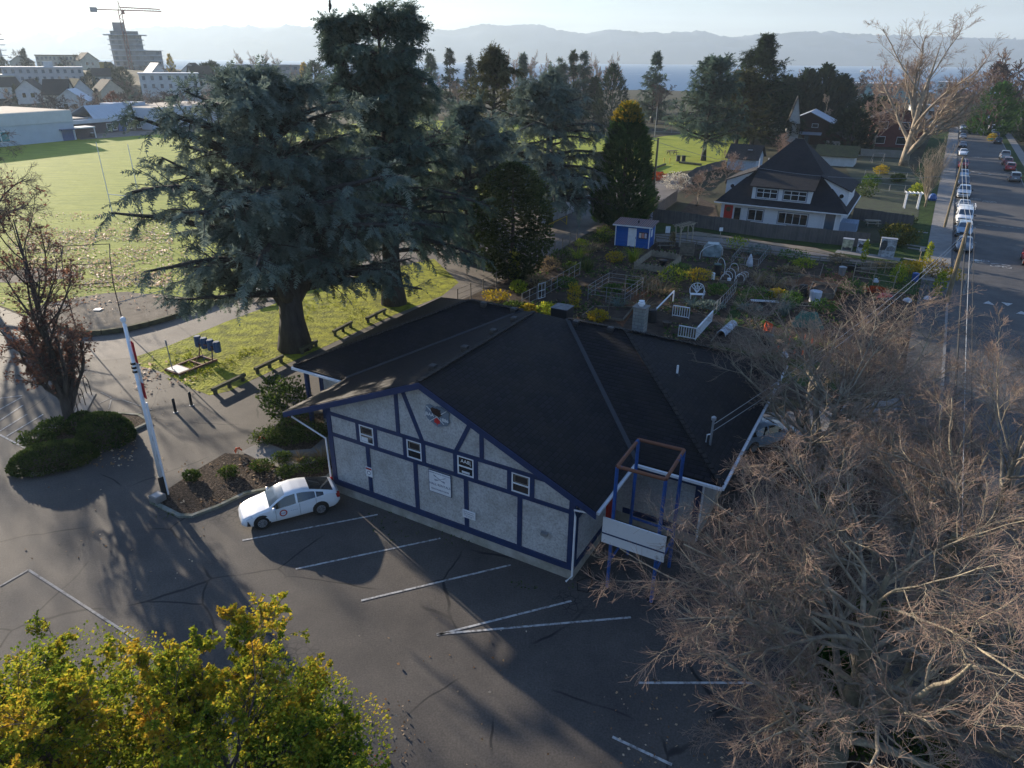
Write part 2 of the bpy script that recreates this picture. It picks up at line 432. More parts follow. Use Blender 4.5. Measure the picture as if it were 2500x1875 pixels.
M_galv = mat('galvanised_steel', (0.34, 0.35, 0.36), 0.5, metal=0.4)
M_red = mat('red_paint', (0.42, 0.018, 0.014), 0.5)
M_yellow = mat('yellow_paint', (0.60, 0.40, 0.03), 0.5)
M_orange = mat('orange_tape', (0.85, 0.13, 0.03), 0.6)
M_glass = glassmat('dark_glass')
M_glassb = glassmat('bluish_glass', (0.05, 0.08, 0.11), 0.1)
M_teal = glassmat('teal_glass', (0.03, 0.20, 0.24), 0.2)
M_ink = mat('sign_ink', (0.02, 0.04, 0.12), 0.6)
M_whiteink = mat('white_ink', (0.8, 0.8, 0.78), 0.6)
M_bark = mat('brown_bark', (0.085, 0.066, 0.052), 0.95, (0.035, 0.027, 0.021), 3.0, detail=7, bump=1.0, bscale=8, stretch=(1, 1, 0.25))
M_barkgrey = mat('lichen_bark', (0.38, 0.32, 0.215), 0.9, (0.12, 0.10, 0.08), 2.2, detail=7, bump=0.6, bscale=14)
M_twig = mat('twig_bark', (0.37, 0.26, 0.195), 0.9, (0.19, 0.125, 0.095), 1.5, detail=4)
M_maptrunk = mat('mossy_trunk_bark', (0.20, 0.175, 0.115), 0.95, (0.07, 0.06, 0.045), 2.2, detail=7, bump=0.8, bscale=10)
M_barkpale = mat('pale_bark', (0.36, 0.30, 0.22), 0.9, (0.17, 0.135, 0.10), 1.2, detail=7)
M_barkdk = mat('dark_twigs', (0.11, 0.08, 0.07), 0.95, (0.06, 0.045, 0.04), 1.0)
L_cedar = leafmat('blue_cedar_needles', [(0.072, 0.102, 0.084), (0.135, 0.178, 0.15), (0.23, 0.275, 0.225)], 0.35)
L_deodar = leafmat('green_cedar_needles', [(0.045, 0.075, 0.06), (0.09, 0.135, 0.105), (0.16, 0.205, 0.14)], 0.35)
L_olive = leafmat('olive_needles', [(0.04, 0.045, 0.022), (0.075, 0.08, 0.04), (0.12, 0.12, 0.06)], 0.35)
L_conifer = leafmat('dark_needles', [(0.018, 0.034, 0.022), (0.034, 0.056, 0.032), (0.055, 0.08, 0.04)], 0.3)
L_cypress = leafmat('cypress_scales', [(0.025, 0.065, 0.018), (0.048, 0.115, 0.028), (0.085, 0.17, 0.04)], 0.35)
L_golden = leafmat('golden_scales', [(0.25, 0.20, 0.02), (0.45, 0.32, 0.03)], 0.4)
L_holly = leafmat('holly_leaves', [(0.030, 0.044, 0.016), (0.058, 0.08, 0.026), (0.10, 0.12, 0.04)], 0.3)
L_yellow = leafmat('autumn_leaves', [(0.06, 0.11, 0.018), (0.14, 0.21, 0.026), (0.28, 0.32, 0.032), (0.48, 0.41, 0.04), (0.58, 0.36, 0.04)], 0.45)
L_oak = leafmat('brown_leaves', [(0.085, 0.05, 0.042), (0.15, 0.08, 0.06), (0.24, 0.115, 0.075)], 0.45)
L_shrub = leafmat('shrub_leaves', [(0.025, 0.05, 0.012), (0.055, 0.09, 0.02), (0.11, 0.14, 0.03)], 0.35)
L_box = leafmat('clipped_leaves', [(0.022, 0.042, 0.012), (0.045, 0.075, 0.018), (0.085, 0.11, 0.025)], 0.3)
L_lime = leafmat('lime_leaves', [(0.12, 0.18, 0.02), (0.24, 0.30, 0.03), (0.40, 0.38, 0.04)], 0.45)
L_gold = leafmat('yellow_leaves', [(0.30, 0.20, 0.02), (0.45, 0.32, 0.03), (0.25, 0.25, 0.03)], 0.45)
L_veg = leafmat('vegetable_leaves', [(0.03, 0.075, 0.02), (0.07, 0.14, 0.03), (0.13, 0.20, 0.05)], 0.4)
L_grey = leafmat('silver_leaves', [(0.10, 0.14, 0.12), (0.18, 0.23, 0.20)], 0.35)
L_dry = leafmat('dry_stalks', [(0.16, 0.11, 0.06), (0.26, 0.19, 0.10), (0.36, 0.28, 0.15)], 0.35)
L_red = leafmat('red_leaves', [(0.28, 0.05, 0.025), (0.42, 0.10, 0.03)], 0.45)
M_barkcedar = mat('grey_cedar_bark', (0.062, 0.055, 0.048), 0.95, (0.026, 0.023, 0.021), 3.0, detail=7, bump=1.0, bscale=8, stretch=(1, 1, 0.25))
L_glint = leafmat('pale_dry_leaves', [(0.34, 0.22, 0.15), (0.60, 0.46, 0.36), (0.85, 0.76, 0.68)], 0.45)  # glints of backlit leaves on the field, put into the leaf tones
L_dead = leafmat('leaf_litter', [(0.16, 0.08, 0.04), (0.34, 0.22, 0.12), (0.62, 0.50, 0.36)], 0.3)
# ------------------------------------------------------------------ plants
def unit(a):
    return a / np.maximum(np.linalg.norm(a, axis=-1, keepdims=True), 1e-9)
def frustums(P0, P1, R0, R1, n):
    """n-sided tapered pieces for many limbs at once"""
    D = unit(P1 - P0)
    up = np.where(np.abs(D[:, 2:3]) > 0.9, np.array([[1.0, 0, 0]]), np.array([[0, 0, 1.0]]))
    A = unit(np.cross(D, up)); B = np.cross(A, D)
    t = np.arange(n) * 2 * np.pi / n
    ring = A[:, None, :] * np.cos(t)[None, :, None] + B[:, None, :] * np.sin(t)[None, :, None]
    V = np.concatenate([P0[:, None, :] + ring * R0[:, None, None], P1[:, None, :] + ring * R1[:, None, None]], 1)
    N = len(P0); k = np.arange(n); k2 = (k + 1) % n
    f = np.stack([k, k2, k2 + n, k + n], 1)
    Fq = (f[None] + (np.arange(N) * 2 * n)[:, None, None]).reshape(-1, 4)
    return V.reshape(-1, 3), Fq
def poly_branches(rng, S, D, L, k, wig, trop):
    N = len(S); pts = np.zeros((N, k + 1, 3)); pts[:, 0] = S; d = unit(D).copy()
    for i in range(k):
        d = unit(d + rng.normal(0, wig, (N, 3)) + np.array([0, 0, trop]))
        pts[:, i + 1] = pts[:, i] + d * (L / k)[:, None]
    return pts
def kids(rng, pts, rad, L, m, tlo, thi, alo, ahi, lr, rr, flat=1.0, taper=0.5):
    N, k1, _ = pts.shape; k = k1 - 1
    t = np.sort(rng.uniform(tlo, thi, (N, m)), 1)
    i = np.minimum((t * k).astype(int), k - 1); fr = t * k - i
    idx = np.arange(N)[:, None]
    p = pts[idx, i] * (1 - fr[..., None]) + pts[idx, i + 1] * fr[..., None]
    T = unit(pts[idx, i + 1] - pts[idx, i])
    r = rad[idx, i] * (1 - fr) + rad[idx, i + 1] * fr
    q = rng.normal(0, 1, T.shape); q[..., 2] *= flat
    q = unit(q - (q * T).sum(-1, keepdims=True) * T)
    a = rng.uniform(alo, ahi, t.shape)[..., None]
    d = T * np.cos(a) + q * np.sin(a)
    l = L[:, None] * lr * (1 - taper * t) * rng.uniform(0.7, 1.25, t.shape)
    return p.reshape(-1, 3), d.reshape(-1, 3), l.ravel(), np.minimum(r * rr, r * 0.95).ravel()
def segs(pts, rad):
    return (pts[:, :-1].reshape(-1, 3), pts[:, 1:].reshape(-1, 3), rad[:, :-1].ravel(), rad[:, 1:].ravel())
def taper(N, k, R0, end):
    s = np.linspace(0, 1, k + 1)[None]
    return R0[:, None] * (1 - s * (1 - end))
class Geo:
    def __init__(s): s.V = []; s.F = []; s.n = 0
    def add(s, V, Fq): s.V.append(V); s.F.append(Fq + s.n); s.n += len(V)
    def get(s): return np.concatenate(s.V), np.concatenate(s.F)
def inst(TV, TF, O, X, Y, Z):
    V = O[:, None, :] + TV[None, :, 0:1] * X[:, None, :] + TV[None, :, 1:2] * Y[:, None, :] + TV[None, :, 2:3] * Z[:, None, :]
    Fq = TF[None] + (np.arange(len(O)) * len(TV))[:, None, None]
    return V.reshape(-1, 3), Fq.reshape(-1, TF.shape[1])
def spray_tpl(rng, nodes=8, shoot=0.34, wid=0.085, droop=0.28, ups=4, ang=0.95):
    V = []; Fq = []
    def tri(a, d, l, w):
        d = d / np.linalg.norm(d); s = np.cross(d, [0.2, 0.1, 1.0]); s /= np.linalg.norm(s)
        b = len(V); V.extend([a - s * w / 2, a + s * w / 2, a + d * l * 0.55 + s * w * 0.5, a + d * l]); Fq.append([b, b + 1, b + 2]); Fq.append([b, b + 2, b + 3])
    def sp(x): return np.array([x, 0.04 * math.sin(5 * x), -droop * x * x])
    for i in range(nodes):
        x = (i + 0.4) / nodes
        for sg in (-1, 1):
            a = ang + rng.uniform(-0.25, 0.25); l = shoot * (1.1 - 0.6 * x) * rng.uniform(0.75, 1.3)
            tri(sp(x), np.array([math.cos(a), sg * math.sin(a), -0.25 + rng.uniform(-0.25, 0.3)]), l, wid)
    for i in range(ups):
        x = rng.uniform(0, 0.9); tri(sp(x), np.array([0.6, rng.uniform(-0.4, 0.4), rng.uniform(0.3, 0.9)]), shoot * 0.6, wid)
    tri(sp(0.92), np.array([1, 0, -0.4]), shoot * 0.7, wid)
    return np.array(V), np.array(Fq)
_r0 = np.random.default_rng(5)
SPRAY = spray_tpl(_r0)
SPRAYS = spray_tpl(_r0, nodes=5, shoot=0.42, wid=0.13, ups=3)
FAN = spray_tpl(_r0, nodes=5, shoot=0.45, wid=0.16, droop=-0.05, ups=4, ang=0.6)
LEAF = (np.array([[0, 0, 0], [0.5, -0.33, 0.06], [1, 0, 0], [0.5, 0.33, 0.06]], float), np.array([[0, 1, 2, 3]]))
def spray_mesh(name, rng, tpl, O, D, size, mat_, parent, roll=0.5, tone=None, up=(0, 0, 1.0)):
    X = unit(D); Z0 = np.broadcast_to(np.array(up), X.shape) + rng.normal(0, roll, X.shape) * 0.5
    Y = unit(np.cross(Z0, X)); Z = np.cross(X, Y)
    s = size[:, None]
    V, Fq = inst(tpl[0], tpl[1], O, X * s, Y * s, Z * s)
    if tone is None: tone = rng.uniform(0, 1, len(O))
    return npmesh(name, V, Fq, mat_, parent, attr=np.repeat(np.clip(tone, 0, 1), len(tpl[0])))
def cedar(label, P, h, prof, leafm, seed, nl=70, z0=0.12, droop=0.25, spray=0.95, per=5, sub=13, trunk_r=0.5, bark=None, gap=None, group=None, forks=(), lean=(0, 0), name='cedar_tree', tpl=None, asym=None, upang=0.25, cat='tree'):
    """tapered trunk, tiers of limbs, flat drooping sprays; prof(height fraction) gives the crown's reach in metres"""
    rng = np.random.default_rng(seed)
    root = thing(name, label, cat, (P[0], P[1], P[2] if len(P) > 2 else 0), 0, group)
    zt = np.linspace(0, 1, 9)
    tp = np.stack([lean[0] * h * zt ** 1.5 + 0.12 * np.sin(zt * 5 + seed), lean[1] * h * zt ** 1.5 + 0.12 * np.cos(zt * 4 + seed), zt * h], 1)
    tr = trunk_r * (1 - zt) ** 0.8 + 0.03; tr[0] *= 1.35
    mb = MB(); mb.tube(tp, list(tr), 10)
    for (az, zf, reach, zend) in forks:            # heavy upright stems leaving the main trunk low down
        b = np.array([np.interp(zf, zt, tp[:, i]) for i in range(3)])
        e = np.array([math.cos(az) * reach, math.sin(az) * reach, zend * h])
        mid = b * 0.55 + e * 0.45 + np.array([math.cos(az), math.sin(az), -0.6]) * reach * 0.16
        mb.tube([b, (b + mid) / 2 + np.array([0, 0, -0.02 * h]), mid, e], [trunk_r * 0.62, trunk_r * 0.5, trunk_r * 0.4, 0.05], 8)
    mb.build('trunk', bark or M_barkcedar, root, smooth=True)
    zf = np.sort(z0 + (1 - z0) * rng.uniform(0, 1, nl) ** 1.05)
    az = np.arange(nl) * 2.4 + rng.uniform(-0.5, 0.5, nl)
    L = np.array([max(0.3, prof(z)) for z in zf]) * rng.uniform(0.62, 1.1, nl)
    if gap:                                          # the bare lower trunk shows on this side
        keep = ~((zf < gap[2]) & (np.abs((az - gap[0] + np.pi) % (2 * np.pi) - np.pi) < gap[1])); zf, az, L = zf[keep], az[keep], L[keep]; nl = len(L)
    if asym: L = L * np.array([asym(a) for a in az])
    S = np.stack([np.interp(zf, zt, tp[:, i]) for i in range(3)], 1)
    el = upang + 0.5 * zf ** 2 + rng.uniform(-0.12, 0.12, nl)
    D = np.stack([np.cos(az) * np.cos(el), np.sin(az) * np.cos(el), np.sin(el)], 1)
    for (faz, fzf, reach, zend) in forks:           # limbs on the upper half of each fork
        b = np.array([np.interp(fzf, zt, tp[:, i]) for i in range(3)]); e = np.array([math.cos(faz) * reach, math.sin(faz) * reach, zend * h])
        nf = 16; tt = rng.uniform(0.45, 1.0, nf)[:, None]; S = np.concatenate([S, b + (e - b) * tt])
        fa = rng.uniform(0, 6.28, nf); fe = 0.25 + 0.6 * tt[:, 0] ** 3; D = np.concatenate([D, np.stack([np.cos(fa) * np.cos(fe), np.sin(fa) * np.cos(fe), np.sin(fe)], 1)])
        L = np.concatenate([L, (0.22 + 0.5 * (1 - tt[:, 0])) * max(prof(0.6), 3) * rng.uniform(0.7, 1.1, nf)])
    nl = len(L)
    k = 7
    pts = poly_branches(rng, S, D, L, k, 0.07, -droop * 0.16)
    rad = taper(nl, k, 0.035 * L ** 0.9 * (trunk_r / 0.5) ** 0.4 + 0.02, 0.18)
    G = Geo(); G.add(*frustums(*segs(pts, rad), 5))
    p2, d2, l2, r2 = kids(rng, pts, rad, L, sub, 0.12, 1.0, 0.65, 1.25, 0.36, 0.5, flat=0.22, taper=0.62)
    l2 = np.clip(l2, 0.25, 3.2)
    k2 = 3
    pts2 = poly_branches(rng, p2, d2, l2, k2, 0.08, -droop * 0.22)
    rad2 = taper(len(p2), k2, np.minimum(r2, 0.05), 0.3)
    G.add(*frustums(*segs(pts2, rad2), 3))
    V, Fq = G.get(); npmesh('limbs', V, Fq, bark or M_barkcedar, root)
    # sprays along the branchlets and at the limb tips
    p3, d3, l3, _ = kids(rng, pts2, rad2, l2, per, 0.1, 1.0, 0.2, 0.9, 1.0, 1.0, flat=0.25)
    tips = pts[:, -1]; td = unit(pts[:, -1] - pts[:, -2])
    nm = 16
    p4, d4, _, _ = kids(rng, pts, rad, L, nm, 0.2, 1.0, 0.2, 1.1, 1.0, 1.0, flat=0.25)
    O = np.concatenate([p3, tips, p4 + np.array([0, 0, 0.06])]); DD = np.concatenate([d3, td, d4]); DD[:, 2] -= droop * 0.9
    sz = np.concatenate([spray * rng.uniform(0.6, 1.2, len(p3)), np.full(len(tips), spray * 1.1), spray * rng.uniform(0.6, 1.1, len(p4))])
    limb_tone = rng.uniform(0.1, 0.75, nl)
    tone = np.concatenate([np.repeat(limb_tone, sub * per), limb_tone, np.repeat(limb_tone, nm)]) + rng.normal(0, 0.16, len(O))
    if leafm: spray_mesh('crown', rng, tpl or SPRAY, O, DD, sz, leafm, root, tone=tone)
    return root
def dense_tree(label, P, h, prof, leafm, seed, n=2600, spray=0.8, z0=0.03, trunk_r=0.25, name='cypress_tree', group=None, up=0.9, tpl=None, tonef=None, extra=None, depth=0.35, cat='tree'):
    """closed crown of upright fans set through an outer shell of uneven depth"""
    rng = np.random.default_rng(seed)
    root = thing(name, label, cat, (P[0], P[1], P[2] if len(P) > 2 else 0), 0, group)
    MB().tube([(0, 0, 0), (0.05, 0, h * 0.5), (0, 0, h * 0.95)], [trunk_r, trunk_r * 0.6, 0.03], 7).build('trunk', M_bark, root)
    zf = z0 + (1 - z0) * rng.uniform(0, 1, n) ** 1.15
    az = rng.uniform(0, 2 * np.pi, n)
    lump = np.array([mnoise.noise(Vector((math.cos(a) * 1.6, math.sin(a) * 1.6, z * 5 + seed))) for a, z in zip(az, zf)])
    rr = np.array([prof(z) for z in zf]) * (1 + 0.28 * lump) * (1 - depth * rng.uniform(0, 1, n) ** 1.6)
    O = np.stack([np.cos(az) * rr, np.sin(az) * rr, zf * h], 1)
    D = np.stack([np.cos(az), np.sin(az), np.full(n, up)], 1) + rng.normal(0, 0.3, (n, 3))
    tone = np.clip(0.45 + 0.5 * lump + rng.normal(0, 0.2, n), 0, 1)
    spray_mesh('crown', rng, tpl or FAN, O - unit(D) * spray * 0.4, D, spray * rng.uniform(0.6, 1.25, n), leafm, root, tone=tone)
    if extra: extra(root, rng, O, zf, D)
    return root
def top_of(root):
    m = 0.0
    for ch in root.children:
        a = np.empty(len(ch.data.vertices) * 3, np.float32); ch.data.vertices.foreach_get('co', a); m = max(m, float(np.percentile(a[2::3], 99.8)))
    return m
def bare_tree(label, P, seed, trunk, levels, mats, group=None, name='bare_tree', leaf=None, sides=(8, 6, 4, 3, 3, 3), cat='tree', rz=0.0, split=2, rmin=0.008, fit=None):
    """trunk: list of (x,y,z,r) points; levels: dicts for successive orders of branches; leaf: (material, template, size, per twig, probability field)"""
    rng = np.random.default_rng(seed)
    root = thing(name, label, cat, (P[0], P[1], P[2] if len(P) > 2 else 0), rz, group)
    tr = np.array(trunk, float)
    MB().tube(tr[:, :3], list(tr[:, 3]), 10).build('trunk', mats[0], root, smooth=True)
    pts = tr[None, :, :3]; rad = tr[None, :, 3]; L = np.array([np.linalg.norm(np.diff(tr[:, :3], axis=0), axis=1).sum()])
    G1, G2 = Geo(), Geo()
    for i, lv in enumerate(levels):
        S, D, l, r = kids(rng, pts, rad, L, lv['n'], lv.get('lo', 0.25), lv.get('hi', 1.0), lv.get('a0', 0.4), lv.get('a1', 0.9), lv.get('l', 1.0), lv.get('r', 0.6), lv.get('flat', 1.0), lv.get('taper', 0.35))
        if 'len' in lv: l = lv['len'] * rng.uniform(0.75, 1.2, len(l))
        D[:, 2] += lv.get('lift', 0)
        k = lv.get('k', 5)
        pts = poly_branches(rng, S, D, l, k, lv.get('wig', 0.14), lv.get('trop', 0.02))
        rad = np.maximum(taper(len(S), k, r, lv.get('end', 0.3)), rmin); L = l
        (G1 if i < split else G2).add(*frustums(*segs(pts, rad), sides[i]))
    V, Fq = G1.get(); npmesh('limbs', V, Fq, mats[1], root, smooth=True)
    V, Fq = G2.get(); npmesh('twigs', V, Fq, mats[2], root)
    if leaf:
        lm, tpl, size, per, field = leaf
        p, d, _, _ = kids(rng, pts, rad, L, per, 0.15, 1.0, 0.4, 1.3, 1, 1)
        keep, tone = field(p, rng)
        p, d, tone = p[keep], d[keep], tone[keep]
        d = d + rng.normal(0, 0.5, d.shape)
        spray_mesh('crown', rng, tpl, p, d, size * rng.uniform(0.65, 1.3, len(p)), lm, root, roll=1.6, tone=tone)
    if fit: s = fit / top_of(root); root.scale = (1 if s < 1 else s, 1 if s < 1 else s, s)
    return root
def shrub(label, P, rx, ry, rz_, leafm, seed, n=700, leaf=0.12, name='shrub', group=None, tpl=None, solid=False, ztilt=0.4, cat='shrub', rot=0.0, stems=True, base=0.0):
    rng = np.random.default_rng(seed)
    root = thing(name, label, cat, (P[0], P[1], P[2] if len(P) > 2 else 0), rot, group)
    if stems:
        mb = MB()
        for i in range(5):
            a = i * 1.3 + seed; mb.tube([(0, 0, 0), (math.cos(a) * rx * 0.3, math.sin(a) * ry * 0.3, rz_ * 0.4), (math.cos(a) * rx * 0.55, math.sin(a) * ry * 0.55, rz_ * 0.75 + base)], [0.03, 0.02, 0.008], 4)
        mb.build('stems', M_bark, root)
    if solid:
        mb = MB(); mb.lathe([(0.72, 0), (0.9, 0.3), (0.86, 0.6), (0.6, 0.84), (0.15, 0.94)], 14)
        mb.v = [(x * rx * .86, y * ry * .86, z * rz_ * .9) for x, y, z in mb.v]
        mb.build('inner_branches', M_barkdk, root)
    u = rng.normal(0, 1, (n, 3)); u = unit(u); u[:, 2] = np.abs(u[:, 2]) if solid else u[:, 2]
    lump = np.array([mnoise.noise(Vector(q * 2.2) + Vector((seed, 0, 0))) for q in u])
    rad = (1 + (0.07 if solid else 0.35) * lump) * (1 - (0.08 if solid else 0.5) * rng.uniform(0, 1, n) ** 1.3)
    if solid: leaf = leaf * 1.35; O = u * rad[:, None] * np.array([rx, ry, rz_])
    else: O = u * rad[:, None] * np.array([rx, ry, rz_ * 0.5]) + np.array([0, 0, rz_ * 0.52 + base])
    O[:, 2] = np.maximum(O[:, 2], 0.03)
    D = u + rng.normal(0, 0.6, (n, 3)); D[:, 2] += ztilt
    spray_mesh('foliage', rng, tpl or LEAF, O, D, leaf * rng.uniform(0.6, 1.4, n), leafm, root, roll=1.5, tone=np.clip(0.5 + 0.6 * lump + rng.normal(0, 0.25, n), 0, 1))
    return root
def blades(name, label, P, n, hgt, spread, leafm, seed, group=None, wid=0.03, cat='plant', lean=0.6):
    """a clump of arching blades or stalks as one mesh"""
    rng = np.random.default_rng(seed)
    a = rng.uniform(0, 2 * np.pi, n); r = spread * np.sqrt(rng.uniform(0, 1, n)) * 0.35
    O = np.stack([np.cos(a) * r, np.sin(a) * r, np.zeros(n)], 1)
    h = hgt * rng.uniform(0.55, 1.1, n); out = np.stack([np.cos(a), np.sin(a), np.zeros(n)], 1)
    side = np.stack([-np.sin(a), np.cos(a), np.zeros(n)], 1) * wid
    m = O + out * (spread * 0.3 * lean) + np.array([0, 0, 1.0]) * h[:, None] * 0.62
    e = O + out * (spread * lean) + np.array([0, 0, 1.0]) * h[:, None] * rng.uniform(0.6, 1, n)[:, None]
    V = np.stack([O - side, O + side, m + side * 0.8, m - side * 0.8, e + side * 0.15, e - side * 0.15], 1).reshape(-1, 3)
    f = np.array([[0, 1, 2, 3], [3, 2, 4, 5]])
    Fq = (f[None] + (np.arange(n) * 6)[:, None, None]).reshape(-1, 4)
    o = npmesh(name, V, Fq, leafm, attr=np.repeat(rng.uniform(0, 1, n), 6), loc=(P[0], P[1], P[2] if len(P) > 2 else 0))
    return tag(o, label, cat, group)
# ------------------------------------------------------------------ terrain, sea, mountains
def sstep(x, a, b):
    t = np.clip((x - a) / (b - a), 0, 1); return t * t * (3 - 2 * t)
def height(x, y):
    a = x / np.maximum(y, 1.0)
    hill = 11.0 * sstep(y, 265, 440) * sstep(-a, 0.24, 0.46)
    hill = hill * (1 - sstep(y, 540, 640)) + 0.5 * sstep(y, 230, 330) * (1 - sstep(y, 420, 560))
    return hill - 13.0 * sstep(y, 540, 640)
def gh(x, y):
    return float(height(np.array(float(x)), np.array(float(y))))
def build_terrain():
    xs = np.concatenate([np.linspace(-1400, -420, 14), np.linspace(-400, 400, 81), np.linspace(420, 1400, 14)])
    ys = np.concatenate([np.linspace(-60, 200, 14), np.linspace(210, 700, 60)])
    X, Y = np.meshgrid(xs, ys); Z = height(X, Y)
    far = sstep(Y, 205, 240)
    Z = Z + far * np.array([[1.0 * mnoise.noise(Vector((a * 0.02, b * 0.02, 0))) for a, b in zip(r1, r2)] for r1, r2 in zip(X, Y)])
    V = np.stack([X, Y, Z], -1).reshape(-1, 3)
    nx = len(xs); ny = len(ys)
    i = (np.arange(ny - 1)[:, None] * nx + np.arange(nx - 1)[None]).ravel()
    Fq = np.stack([i, i + 1, i + nx + 1, i + nx], 1)
    struct(npmesh('ground', V, Fq, M_land, smooth=True))
build_terrain()
def sea_mat():
    m, nt, b = newmat('sea_water'); N, L = nt.nodes, nt.links
    b.inputs['Base Color'].default_value = (0.11, 0.19, 0.29, 1); b.inputs['Roughness'].default_value = 0.32; b.inputs['Specular IOR Level'].default_value = 0.0
    geo = N.new('ShaderNodeNewGeometry')
    mpn = N.new('ShaderNodeMapping'); mpn.inputs['Scale'].default_value = (0.02, 0.12, 1)
    n = N.new('ShaderNodeTexNoise'); n.inputs['Scale'].default_value = 1.0; n.inputs['Detail'].default_value = 8
    bp = N.new('ShaderNodeBump'); bp.inputs['Strength'].default_value = 0.5; bp.inputs['Distance'].default_value = 1.5
    L.new(geo.outputs['Position'], mpn.inputs['Vector']); L.new(mpn.outputs['Vector'], n.inputs['Vector'])
    L.new(n.outputs['Fac'], bp.inputs['Height']); L.new(bp.outputs['Normal'], b.inputs['Normal'])
    mp2 = N.new('ShaderNodeMapping'); mp2.inputs['Scale'].default_value = (0.0018, 0.013, 1)
    n2 = N.new('ShaderNodeTexNoise'); n2.inputs['Scale'].default_value = 1.0; n2.inputs['Detail'].default_value = 3
    r2 = N.new('ShaderNodeValToRGB'); r2.color_ramp.elements[0].position = 0.52; r2.color_ramp.elements[1].position = 0.6
    r2.color_ramp.elements[0].color = (0.55, 0.55, 0.55, 1); r2.color_ramp.elements[1].color = (0.16, 0.16, 0.16, 1)
    L.new(geo.outputs['Position'], mp2.inputs['Vector']); L.new(mp2.outputs['Vector'], n2.inputs['Vector']); L.new(n2.outputs['Fac'], r2.inputs['Fac']); L.new(r2.outputs['Color'], b.inputs['Roughness'])
    return m
_mb = MB(); _mb.add([(-6500, 560, -7), (6500, 560, -7), (6500, 5300, -7), (-6500, 5300, -7)], [(0, 1, 2, 3)])
struct(_mb.build('sea', sea_mat(), fix=False))
def mountain_mat():
    m, nt, b = newmat('mountain_slopes'); N, L = nt.nodes, nt.links
    b.inputs['Roughness'].default_value = 0.95
    geo = N.new('ShaderNodeNewGeometry'); sx = N.new('ShaderNodeSeparateXYZ'); L.new(geo.outputs['Position'], sx.inputs[0])
    n = N.new('ShaderNodeTexNoise'); n.inputs['Scale'].default_value = 0.02; n.inputs['Detail'].default_value = 8
    L.new(geo.outputs['Position'], n.inputs['Vector'])
    mu = N.new('ShaderNodeMath'); mu.operation = 'MULTIPLY_ADD'; mu.inputs[1].default_value = 150.0
    L.new(n.outputs['Fac'], mu.inputs[0]); L.new(sx.outputs['Z'], mu.inputs[2])
    r = N.new('ShaderNodeMapRange'); r.inputs[1].default_value = 335; r.inputs[2].default_value = 360
    L.new(mu.outputs[0], r.inputs[0])
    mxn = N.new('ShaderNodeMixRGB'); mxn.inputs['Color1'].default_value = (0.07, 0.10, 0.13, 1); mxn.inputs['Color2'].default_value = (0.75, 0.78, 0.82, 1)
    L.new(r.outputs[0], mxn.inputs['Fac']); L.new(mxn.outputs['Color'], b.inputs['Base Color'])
    return m
RIDGE = [(-300, 100), (0, 95), (100, 86), (139, 79), (158, 85), (234, 77), (269, 67), (338, 70), (397, 66), (453, 64), (500, 69), (569, 61), (600, 67), (623, 60), (661, 69), (711, 61), (800, 66), (900, 60), (1001, 64), (1104, 74), (1177, 58), (1220, 63), (1258, 61), (1310, 57), (1357, 75), (1426, 82), (1477, 71), (1559, 79), (1601, 80), (1662, 77), (1692, 75), (1743, 86), (1782, 92), (1808, 86), (1949, 77), (2022, 77), (2057, 81), (2108, 86), (2160, 86), (2300, 90), (2495, 97), (2800, 104)]
def build_mountains():
    rx = np.array([r[0] for r in RIDGE], float); ry = np.array([r[1] for r in RIDGE], float)
    xs = np.arange(-300, 2801, 5.0); rows = 9
    V = []
    for j in range(rows):
        f = j / (rows - 1)
        for x in xs:
            y = np.interp(x, rx, ry)
            d = ray(x, 200.0); az = math.atan2(d[0], d[1])
            dist = 4850 + 350 * f
            px, py = math.sin(az) * dist / max(0.7, math.cos(az)) * math.cos(az), dist
            px = math.tan(az) * dist
            P = np.array([px, py, 0.0])
            top = hz(np.array([math.tan(az) * 5200, 5200.0, 0]), x, y)
            nn = mnoise.fractal(Vector((px * 0.0042, f * 2.5, 3.0)), 1.0, 2.0, 5)
            z = -12 + (top + 12) * (f ** 0.75) + nn * 26 * math.sin(f * math.pi) + ((9 * mnoise.noise(Vector((x * 0.04, 1, 5))) + 9 * mnoise.noise(Vector((x * 0.11, 4, 2))) + 5 * mnoise.noise(Vector((x * 0.3, 4, 2)))) if j == rows - 1 else 0)
            V.append((px + nn * 25, py + 90 * mnoise.noise(Vector((px * 0.004, f * 3, 9))), z))
    nx = len(xs); i = (np.arange(rows - 1)[:, None] * nx + np.arange(nx - 1)[None]).ravel()
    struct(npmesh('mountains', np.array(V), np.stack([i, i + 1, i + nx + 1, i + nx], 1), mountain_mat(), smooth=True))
build_mountains()

# ------------------------------------------------------------------ ground sheets, each 4 mm above the one below
_layer = [0]
def sheet(name, pts, z, m, kind='structure', world=False):
    if z < 0.045: _layer[0] += 1; z = 0.0035 * _layer[0]
    if not world: pts = [g(x, y)[:2] for x, y in pts]
    me = bpy.data.meshes.new(name)
    from mathutils.geometry import tessellate_polygon
    vs = [(float(p[0]), float(p[1]), z) for p in pts]
    tris = tessellate_polygon([[Vector(v) for v in vs]])
    me.from_pydata(vs, [], [tuple(t) for t in tris]); me.materials.append(m)
    import bmesh
    bm = bmesh.new(); bm.from_mesh(me)
    for f in bm.faces:
        if f.normal.z < 0: f.normal_flip()
    bm.to_mesh(me); bm.free()
    o = bpy.data.objects.new(name, me); COL.objects.link(o); o['kind'] = kind
    return o
